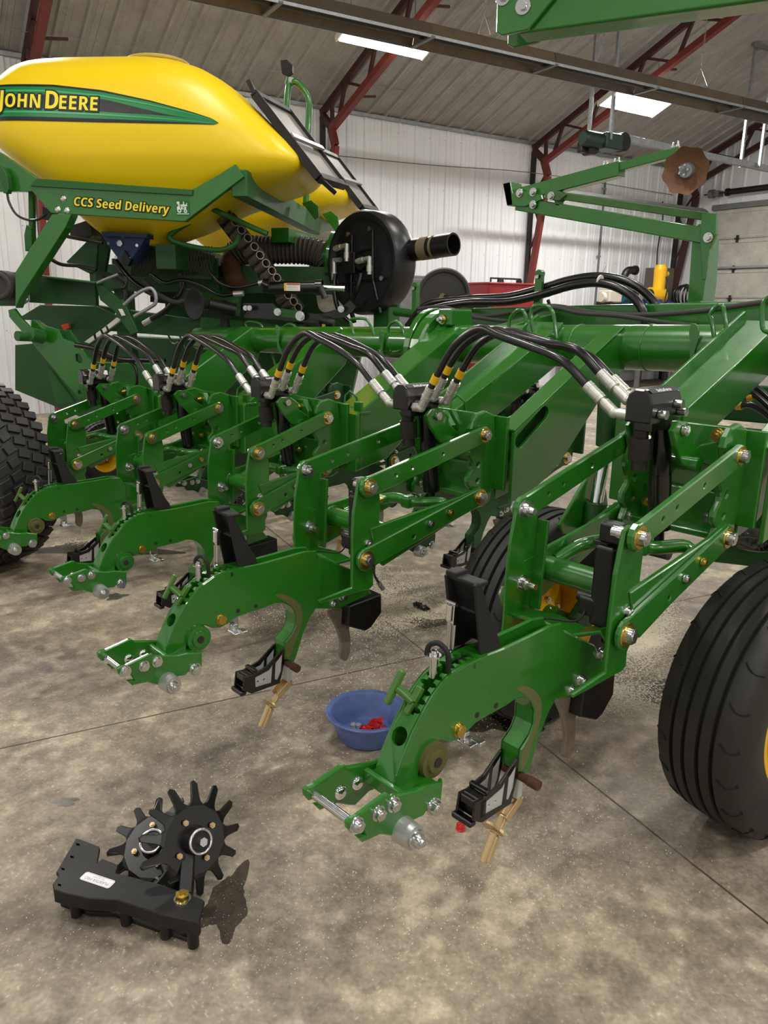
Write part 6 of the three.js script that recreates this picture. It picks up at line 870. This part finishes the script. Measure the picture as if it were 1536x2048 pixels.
  { const t = wthing('plastic_jug', 'white plastic jug at the right end of the bench', 'jug', Math.min(sAt(1372, 590, 1.0), 7.9), 1.08, BT); mesh('jug_body', [box(0.2, 0.26, 0.14, 0, 0.13, 0, 0.04)], M.white, t); mesh('jug_neck', [cyl(V(0.04, 0.25, 0), V(0.04, 0.31, 0), 0.03, 0.028, 14), cyl(V(0.04, 0.31, 0), V(0.04, 0.335, 0), 0.034, 0.034, 14)], M.white, t); }
  { const t = wthing('fire_extinguisher', 'small red cylinder on the shelf under the bench', 'cylinder', sAt(1336, 622, 1.0), 1.0, 0.465); mesh('bottle', [cyl(V(0, 0, 0), V(0, 0.42, 0), 0.08, 0.08, 18), cyl(V(0, 0.42, 0), V(0, 0.5, 0), 0.08, 0.03, 18)], std(0xb01e18, 0.4), t); mesh('valve', [box(0.05, 0.06, 0.12, 0, 0.53, 0, 0.01)], M.black, t); }
  { const t = wthing('grey_crate', 'grey slatted crate on the shelf under the bench', 'crate', sAt(1272, 622, 1.0), 0.95, 0.465); for (let i = 0; i < 4; i++) mesh('slat', [box(0.5, 0.08, 0.02, 0, 0.06 + i * 0.11, 0.15 * SGN, 0.003)], M.greySteel, t); mesh('crate_body', [box(0.5, 0.02, 0.3, 0, 0.01, 0, 0.003), box(0.02, 0.44, 0.3, -0.24, 0.22, 0, 0.003), box(0.02, 0.44, 0.3, 0.24, 0.22, 0, 0.003)], M.greySteel, t); }
}
// conduit and cables on the wall
{ const t = wthing('wall_conduit', 'grey upright conduit on the back wall behind the bench', 'conduit', 6.0, 0.05, 0); mesh('pipe', [cyl(V(0, 0, 0), V(0, 4.05, 0), 0.02, 0.02, 10)], M.greySteel, t); for (const y of [1.2, 2.4, 3.6]) mesh('pipe_strap', [box(0.09, 0.03, 0.04, 0, y, -0.01 * SGN, 0.004)], M.galv, t); }
{ const a = BW(7.6, 0.12, 3.5), b = BW(7.6, 0.12, 2.6), t = thing('door_cable', 'black cable hanging down the wall beside the overhead door', 'cable', a); mesh('cable', [tube([a, a.clone().lerp(b, 0.35).add(V(0.04, 0, 0)), b, b.clone().add(V(0.03, -0.5, 0)), b.clone().add(V(0.02, -1.1, 0.0))].map(v => v.clone().sub(a)), 0.014, 6, 40)], M.hose, t); }
{ const p = [AN(0, 55, 0.6), AN(300, 100, 0.6), AN(600, 150, 0.6), AN(900, 195, 0.6)]; const t = thing('roof_wire', 'thin pale wire stretched under the roof along the back wall', 'wire', p[0]); mesh('wire', [tube([BW(-6, 0.6, p[0].y), ...p, BW(8.2, 0.6, p[3].y)].map(v => v.clone().sub(p[0])), 0.004, 5, 60)], M.galv, t); }
{ const p = [AN(660, 310, 0.12), AN(860, 330, 0.12), AN(1058, 345, 0.12)]; const t = thing('wall_wire', 'thin dark wire stapled level along the back wall', 'wire', p[0]); mesh('wire', [tube([BW(-0.4, 0.05, p[0].y), ...p.map(v => v.clone()), BW(8.0, 0.05, p[2].y - 0.02)].map(v => v.clone().sub(p[0])), 0.007, 5, 60)], M.greySteel, t); }
{ const a = BW(-0.16 + 0.3, 0.09, 3.8), t = thing('blue_cable', 'blue cable running down beside the red frame behind the tanks', 'cable', a); mesh('cable', [tube([a, a.clone().add(V(0.0, -0.8, 0)), a.clone().add(V(0.0, -1.6, 0)), a.clone().setY(0.3)].map(v => v.clone().sub(a)), 0.016, 6, 30)], std(0x1f3f8f, 0.5), t); }
{ const p0 = BW(8.1, 1.3, 3.62), t = thing('door_spring', 'long black torsion spring on a bar above the overhead door', 'spring', p0); const L = v => v.clone().sub(p0); const a = BW(8.2, 0.62, 3.62), b = BW(8.2, 5.4, 3.62); mesh('spring_bar', [cyl(L(a), L(b), 0.014, 0.014, 10)], M.darkSteel, t); mesh('spring_coil', [cyl(L(BW(8.2, 1.15, 3.62)), L(BW(8.2, 3.1, 3.62)), 0.055, 0.055, 20), cyl(L(BW(8.2, 1.1, 3.62)), L(BW(8.2, 1.16, 3.62)), 0.07, 0.07, 20)], M.black, t); mesh('cable_drum', [cyl(L(BW(8.2, 0.74, 3.62)), L(BW(8.2, 0.84, 3.62)), 0.08, 0.08, 20)], M.greySteel, t); for (const n of [0.9, 5.3]) mesh('bearing_plate', [bar(L(BW(8.33, n, 3.62)), L(BW(8.15, n, 3.62)), 0.1, 0.1)], M.greySteel, t); }
// work lamp bracket in green pipe with a dark head
{
  const tt = 6.6, o = AT(600, 300, tt), t = thing('mirror_post', 'green bent pipe post with a dark square lamp head above the tank lids', 'post', o); const P = (x, y) => AT(x, y, tt).sub(o); const b = AT(582, 420, tt).setY(2.2).sub(o), b2 = AT(612, 420, tt).setY(2.2).sub(o);
  mesh('pipe', [tube([b, P(572, 250), P(576, 180), P(579, 168), P(592, 164), P(610, 182), P(617, 200), P(614, 300), b2], 0.026, 10, 80), cyl(P(576, 170), P(580, 156), 0.03, 0.03, 10), cyl(P(592, 166), P(606, 172), 0.02, 0.02, 8)], M.green, t); mesh('clamp', [box(0.06, 0.05, 0.05, P(580, 162).x, P(580, 162).y, P(580, 162).z, 0.01)], M.galv, t);
  mesh('lamp_head', [extT(fy([[562, 123], [575, 121], [586, 132], [586, 146], [576, 154], [565, 148]], tt), tt - 0.03, tt + 0.03).translate(-o.x, -o.y, -o.z)], M.blackMatte, t);
}

// ================================================================= spiked row cleaner on the floor
{
  const o = AY(300, 1790, 0), t = thing('row_cleaner', 'black row cleaner lying on the floor, two spiked wheels on a flat bracket', 'row cleaner', o); const P = (x, y, h) => AY(x, y, h).sub(o); const pl = (pts, h, th, mat, name, holes = []) => mesh(name, [extY(pts.map(p => { const q = P(p[0], p[1], h); return [q.x, q.z]; }), h - th, h, holes.map(c => c.map(p => { const q = P(p[0], p[1], h); return [q.x, q.z]; })), 0.002)], mat, t);
  const sq = (x, y, r) => [[x - r, y - r * 0.8], [x + r, y - r * 0.5], [x + r, y + r * 0.8], [x - r, y + r * 0.5]];
  const top = pl([[152, 1676], [162, 1678], [198, 1692], [200, 1697], [194, 1726], [204, 1716], [237, 1729], [232, 1746], [252, 1750], [315, 1766], [404, 1797], [409, 1802], [398, 1846], [384, 1842], [326, 1830], [232, 1799], [175, 1796], [132, 1787], [107, 1779], [105, 1768], [117, 1750], [112, 1744]], 0.105, 0.010, M.black, 'bracket_plate', [sq(156, 1689, 5), sq(144, 1714, 5), sq(126, 1738, 5), sq(119, 1770, 5)]);
  pl([[107, 1779], [132, 1787], [175, 1796], [232, 1799], [326, 1830], [398, 1846], [401, 1838], [330, 1822], [236, 1790], [180, 1786], [110, 1768]], 0.097, 0.036, M.black, 'bracket_web');
  pl([[124, 1793], [134, 1789], [180, 1800], [236, 1806], [330, 1840], [396, 1858], [384, 1879], [372, 1876], [300, 1852], [230, 1827], [178, 1825], [121, 1806]], 0.022, 0.012, M.black, 'bracket_flange', [[[150, 1806], [178, 1811], [176, 1816], [148, 1811]], [[128, 1798], [134, 1798], [134, 1803], [128, 1803]]]);
  const spots = [[330, 1838], [250, 1812], [150, 1796], [385, 1856]]; for (const [x, y] of spots) { const p = P(x, y, 0.06); mesh('spacer', [cyl(V(p.x, 0.012, p.z), V(p.x, 0.096, p.z), 0.013, 0.013, 14)], M.black, t); }
  const b = P(365, 1798, 0.105); hexBolt('bolt', V(b.x, 0.105, b.z), UP, 0.017, t, { mat: M.gold, h: 0.012, washer: 0.02, wmat: M.zinc, end: 0.006 });
  const lab = printTex(512, 160, (g, w, h) => { g.fillStyle = '#0b0b0c'; g.fillRect(0, 0, w, h); g.fillStyle = '#e9e9ec'; g.beginPath(); g.roundRect ? g.roundRect(4, 4, w - 8, h - 8, 34) : g.rect(4, 4, w - 8, h - 8); g.fill(); g.strokeStyle = '#8c8c94'; g.lineWidth = 4; g.strokeRect(20, 16, w - 40, h - 32); g.fillStyle = '#4a4a55'; g.textAlign = 'center'; g.textBaseline = 'middle'; g.font = '64px sans-serif'; g.fillText('PLANTER PRO', w / 2, 62); g.fillStyle = '#6b6b75'; g.font = '24px sans-serif'; g.fillText('ROW UNIT PARTS', w / 2, 112); g.font = '16px sans-serif'; g.fillText('www   planter   pro', w / 2, 136); });
  { const c = P(195, 1760, 0.1055), e0 = P(166, 1750, 0.1055), e1 = P(226, 1770, 0.1055); const u = e0.clone().sub(e1).setY(0); const L = u.length(); u.normalize(); const g = new THREE.PlaneGeometry(L, L * 0.32); const v = u.clone().cross(UP).normalize(); g.applyMatrix4(new THREE.Matrix4().makeBasis(u, v.clone().negate(), UP)); const m2 = new THREE.Matrix4().makeBasis(u, v.clone().negate(), UP); if (m2.determinant() < 0) { const gi = g.index; void gi; } g.translate(c.x, 0.1056, c.z); mesh('label_plate', memo('rclabel', () => g), new THREE.MeshStandardMaterial({ roughness: 0.35, map: lab, side: THREE.DoubleSide }), top); }
  // spiked wheels
  const wheel = (C, n, R, a0, name) => { const N = 13, pts = []; const ri = R * 0.62; for (let i = 0; i < N; i++) { const a = i / N * 6.2831853, w = 6.2831853 / N; pts.push([ri * 1.06 * Math.cos(a - w * 0.30), ri * 1.06 * Math.sin(a - w * 0.30)]); const ax = [Math.cos(a), Math.sin(a)], tx = [-ax[1], ax[0]]; const q = (r, s) => pts.push([ax[0] * r + tx[0] * s, ax[1] * r + tx[1] * s]); q(R * 0.74, -0.011); q(R * 0.94, -0.0095); q(R, -0.001); q(R * 0.97, 0.008); q(R * 0.72, 0.011); pts.push([ri * 1.06 * Math.cos(a + w * 0.30), ri * 1.06 * Math.sin(a + w * 0.30)]); pts.push([ri * 0.98 * Math.cos(a + w * 0.5), ri * 0.98 * Math.sin(a + w * 0.5)]); }
    const q = new THREE.Quaternion().setFromUnitVectors(V(0, 0, 1), n), spin = new THREE.Quaternion().setFromAxisAngle(V(0, 0, 1), a0), qq = q.clone().multiply(spin); const g = prep(extrude(shape(pts), 0.008, 0.0015)); const p = g.attributes.position; for (let i = 0; i < p.count; i++) { const r = Math.hypot(p.getX(i), p.getY(i)); p.setZ(i, p.getZ(i) - 0.45 * Math.max(0, r - ri * 0.8) ** 1.15); } g.computeVertexNormals(); const w = mesh(name, [place(g, C, qq)], M.blackGloss, t);
    const h = mesh('wheel_hub', [place(new THREE.CylinderGeometry(0.03, 0.036, 0.03, 28).rotateX(Math.PI / 2), C.clone().addScaledVector(n, 0.018), q)], M.black, w); mesh('hub_ring', [place(new THREE.TorusGeometry(0.028, 0.004, 8, 30), C.clone().addScaledVector(n, 0.034), q), place(new THREE.CylinderGeometry(0.011, 0.011, 0.018, 6).rotateX(Math.PI / 2), C.clone().addScaledVector(n, 0.04), q)], M.zinc, h);
    for (let i = 0; i < 4; i++) { const a = a0 + i / 4 * 6.283 + 0.5; const u = V(Math.cos(a) * R * 0.38, Math.sin(a) * R * 0.38, 0.009).applyQuaternion(q).add(C); const e = mesh('rivet', memo('rivet', () => join([hexHead(V(0, 0, 0), V(0, 0, 1), 0.0075, 0.006), cyl(V(0, 0, 0.005), V(0, 0, 0.009), 0.004, 0.004, 8)])), M.brass, w); e.position.copy(u); e.quaternion.copy(q); } };
  const toCam = EYE.clone().sub(AY(390, 1680, 0.12)).normalize(); const rightV = CR.clone().setY(0).normalize();
  const n1 = toCam.clone().setY(0).normalize().multiplyScalar(0.72).addScaledVector(rightV, 0.52).setY(0.42).normalize(); const C1w = AY(388, 1680, 0.145).sub(o); wheel(C1w, n1, 0.138, 0.2, 'spiked_wheel');
  const n2 = toCam.clone().setY(0).normalize().multiplyScalar(0.5).addScaledVector(rightV, -0.25).setY(0.78).normalize(); const C2w = C1w.clone().addScaledVector(n1, -0.055).addScaledVector(rightV, -0.07); C2w.y = 0.098; wheel(C2w, n2, 0.134, 0.35, 'spiked_wheel');
  mesh('wheel_arm', [bar(P(372, 1790, 0.06), C1w.clone().addScaledVector(n1, -0.02), 0.03, 0.04)], M.black, t); mesh('wheel_arm', [bar(P(350, 1776, 0.06), C2w.clone().addScaledVector(n2, -0.02), 0.03, 0.04)], M.black, t);
}
// ================================================================= blue basin with caps
const basinC = AY(735, 1471, 0);
{
  const t = thing('plastic_basin', 'round blue plastic basin on the floor beside the second row unit', 'basin', basinC); const pr = [[0, 0.004], [0.098, 0.004], [0.104, 0.012], [0.126, 0.082], [0.129, 0.09], [0.142, 0.093], [0.143, 0.097], [0.138, 0.1], [0.124, 0.097], [0.119, 0.09], [0.099, 0.016], [0.094, 0.009], [0, 0.009]].map(p => new THREE.Vector2(p[0], p[1])); mesh('basin_shell', [smoothLathe(pr.reverse(), 72)], std(0x667bb8, 0.5, 0, { roughnessMap: rep(roughTex, 3), map: rep(grimeTex, 2) }), t); mesh('foot_ring', [new THREE.TorusGeometry(0.094, 0.004, 6, 48).rotateX(Math.PI / 2).translate(0, 0.004, 0)], std(0x33436f, 0.6), t);
}
{
  const capG = join([smoothLathe([[0, 0.012], [0.006, 0.0115], [0.0088, 0.008], [0.0092, 0.003], [0.0125, 0.0015], [0.0125, 0.0], [0, 0.0]].map(p => new THREE.Vector2(p[0], p[1])).reverse(), 16)]), innerG = join([smoothLathe([[0.0, 0.013], [0.004, 0.0135], [0.0052, 0.013], [0.0052, 0.011], [0, 0.011]].map(p => new THREE.Vector2(p[0], p[1])).reverse(), 12)]);
  const red = std(0xd01f22, 0.35, 0, { clearcoat: 0.3 }), red2 = std(0xa81418, 0.4); const R = rng(77); const put = (x, y, z, i, base) => { const c = i === 0 ? thing('red_cap', base, 'cap', V(x, y, z), 0, 'red plastic caps heaped in the basin') : null; if (c) { mesh('cap_body', [capG], red, c); mesh('cap_rim', [innerG], red2, c); } return c; };
  const c0 = put(0, 0, 0, 0, 'red plastic cap in the heap inside the blue basin'); for (let i = 0; i < 48; i++) { const c = i ? c0.clone() : c0; if (i) { c.name = numbered('red_cap'); scene.add(c); } const a = R() * 6.283, r = Math.sqrt(R()) * 0.056, lay = i < 26 ? 0 : i < 40 ? 1 : 2, k = [1, 0.75, 0.45][lay]; const fx = 0.028 + r * k * Math.cos(a), fz = r * k * Math.sin(a) - 0.006; const p = basinC.clone().addScaledVector(CR.clone().setY(0).normalize(), fx).addScaledVector(V(CF.x, 0, CF.z).normalize(), fz); c.scale.setScalar(1.2); c.position.set(p.x, 0.012 + lay * 0.015 + R() * 0.004, p.z); c.rotation.set((R() - 0.5) * 2.6, R() * 6, (R() - 0.5) * 2.6); }
  const lone = AY(921, 1658, 0.001), l = thing('red_cap', 'single red cap alone on the floor beneath the nearest row unit', 'cap', lone); mesh('cap_body', [capG.clone().scale(1.15, 1.5, 1.15)], red, l); mesh('cap_rim', [innerG.clone().scale(1.15, 1.5, 1.15)], red2, l); l.rotation.set(0.25, 0.3, 0.15); l.position.y = 0.003;
  const clear = std(0xd9dde2, 0.25, 0, { transmission: 0.35, thickness: 0.0 }); const cy0 = join([cyl(V(0, 0, 0), V(0, 0.026, 0), 0.0085, 0.0085, 16), cyl(V(0, 0.0, 0), V(0, 0.004, 0), 0.0105, 0.0105, 16)]); const lw = ['tallest', 'second', 'third', 'fourth', 'small loose']; let v0; [[-0.046, -0.012, 0.2], [-0.03, -0.008, 0.1], [-0.038, 0.02, 1.4], [-0.062, 0.008, 1.5], [0.02, 0.052, 1.5]].forEach(([fx, fz, tilt], i) => { const p = basinC.clone().addScaledVector(CR.clone().setY(0).normalize(), fx).addScaledVector(V(CF.x, 0, CF.z).normalize(), -fz); let c; if (!v0) { c = v0 = thing('clear_cap', 'clear plastic sleeve lying beside the red caps in the basin', 'cap', p, 0, 'clear plastic sleeves in the basin'); mesh('sleeve', [cy0], clear, c); mesh('sleeve_rim', [new THREE.TorusGeometry(0.0085, 0.0012, 6, 16).rotateX(Math.PI / 2).translate(0, 0.026, 0)], clear, c); } else { c = v0.clone(); c.name = numbered('clear_cap'); scene.add(c); } c.position.set(p.x, tilt > 1 ? 0.021 : 0.012, p.z); c.rotation.set(tilt, i, 0); }); void lw;
}
// ================================================================= litter
{ const p = AY(842, 1217, 0.0), t = thing('plastic_scrap', 'crumpled black plastic scrap on the floor behind the second unit', 'scrap', p); const R = rng(9), g = []; for (let i = 0; i < 5; i++) { const q = []; for (let k = 0; k < 6; k++) q.push(V((k - 2.5) * 0.016 + (R() - 0.5) * 0.02, 0.006 + R() * 0.02, (R() - 0.5) * 0.04)); g.push(tube(q, 0.005, 6, 24).scale(1, 0.8, 1)); } mesh('scrap_strips', g, M.blackGloss, t); }
{ const a = AX(748, 1148, -1.70), t = thing('loose_connector', 'short loose cable with grey plug hanging below the second unit arm', 'cable', a); const P = (x, y) => AX(x, y, -1.70).sub(a); mesh('cable', [tube([V(0, 0.03, 0), P(749, 1150), P(756, 1163), P(759, 1170)], 0.004, 6, 20)], M.hose, t); mesh('plug', [cyl(P(759, 1168), P(766, 1178), 0.008, 0.008, 10), cyl(P(758, 1164), P(760, 1170), 0.006, 0.006, 8)], M.greySteel, t); }
// wet and oily patches, thin films with outlines of their own
{
  const film = new THREE.MeshPhysicalMaterial({ color: 0x1d1610, roughness: 0.25, transparent: true, opacity: 0.34 }); const R = rng(31);
  const patch = (x, y, rx, ry, label) => { const c = AY(x, y, 0), pts = []; const ph = [R() * 6, R() * 6, R() * 6]; const dx = CR.clone().setY(0).normalize(), dz = V(CF.x, 0, CF.z).normalize(); for (let i = 0; i < 56; i++) { const a = i / 56 * 6.283, k = 1 + 0.22 * Math.sin(3 * a + ph[0]) + 0.16 * Math.sin(5 * a + ph[1]) + 0.07 * Math.sin(8 * a + ph[2]) + 0.03 * Math.sin(17 * a); const v = V(0, 0, 0).addScaledVector(dx, rx * k * Math.cos(a)).addScaledVector(dz, ry * k * Math.sin(a)); pts.push([v.x, v.z]); } const m = tag(mesh('wet_patch', [extY(pts, 0.0003, 0.0011, [], 0)], film, null), label, 'stain', 'dark wet patches on the concrete'); m.position.copy(c).setY(0); };
  patch(978, 1432, 0.17, 0.12, 'dark wet patch on the concrete behind the nearest shank'); patch(1010, 1405, 0.12, 0.16, 'dark wet patch under the left ground tyre'); patch(232, 1193, 0.045, 0.045, 'small round oil spot under the third row unit tip'); patch(455, 1805, 0.05, 0.11, 'long dark smear beside the spiked wheels'); patch(205, 1098, 0.4, 0.14, 'broad damp patch near the fourth row unit'); patch(860, 1245, 0.1, 0.05, 'damp patch near the black scrap'); patch(1300, 1385, 0.2, 0.09, 'damp patch left of the right ground tyre'); patch(130, 1604, 0.035, 0.02, 'faint oil spot at the left of the floor');
}
// spilled grains and flakes
{
  const R = rng(404), gauss = () => (R() + R() + R() + R() - 2) * 0.9; const list = [];
  const cloud = (x, y, sx, sy, n, s0) => { for (let i = 0; i < n; i++) { const px = x + gauss() * sx, py = y + gauss() * sy; if (py < 900) continue; const p = AY(px, py, 0.001); list.push([p, s0 * (0.5 + R())]); } };
  cloud(1285, 1255, 62, 80, 15000, 0.0030); cloud(1240, 1390, 90, 40, 3200, 0.0028); cloud(770, 1205, 100, 55, 10000, 0.0026); cloud(620, 1180, 160, 90, 3000, 0.0024); cloud(180, 1075, 60, 14, 2200, 0.0032); cloud(900, 1340, 240, 130, 3200, 0.0021); cloud(520, 1430, 420, 200, 2200, 0.0015); cloud(1000, 1720, 380, 200, 1700, 0.0013); cloud(420, 1850, 380, 130, 900, 0.0012);
  const g = boxUV(prep(new THREE.OctahedronGeometry(1, 0))); const grain = std(0xd8cdb4, 0.8); const im = new THREE.InstancedMesh(g, grain, list.length); im.name = numbered('spilled_grain'); tag(im, 'pale grains and flakes scattered over the concrete floor', 'grain', null, 'stuff'); const m = new THREE.Matrix4(), q = new THREE.Quaternion(), e = new THREE.Euler();
  list.forEach(([p, s], i) => { e.set(R() * 0.4, R() * 6.28, R() * 0.4); q.setFromEuler(e); m.compose(p.setY(s * 0.3), q, V(s * (0.8 + R() * 0.8), s * 0.4, s)); im.setMatrixAt(i, m); }); im.castShadow = im.receiveShadow = true; scene.add(im);
}

renderer.render(scene, camera);
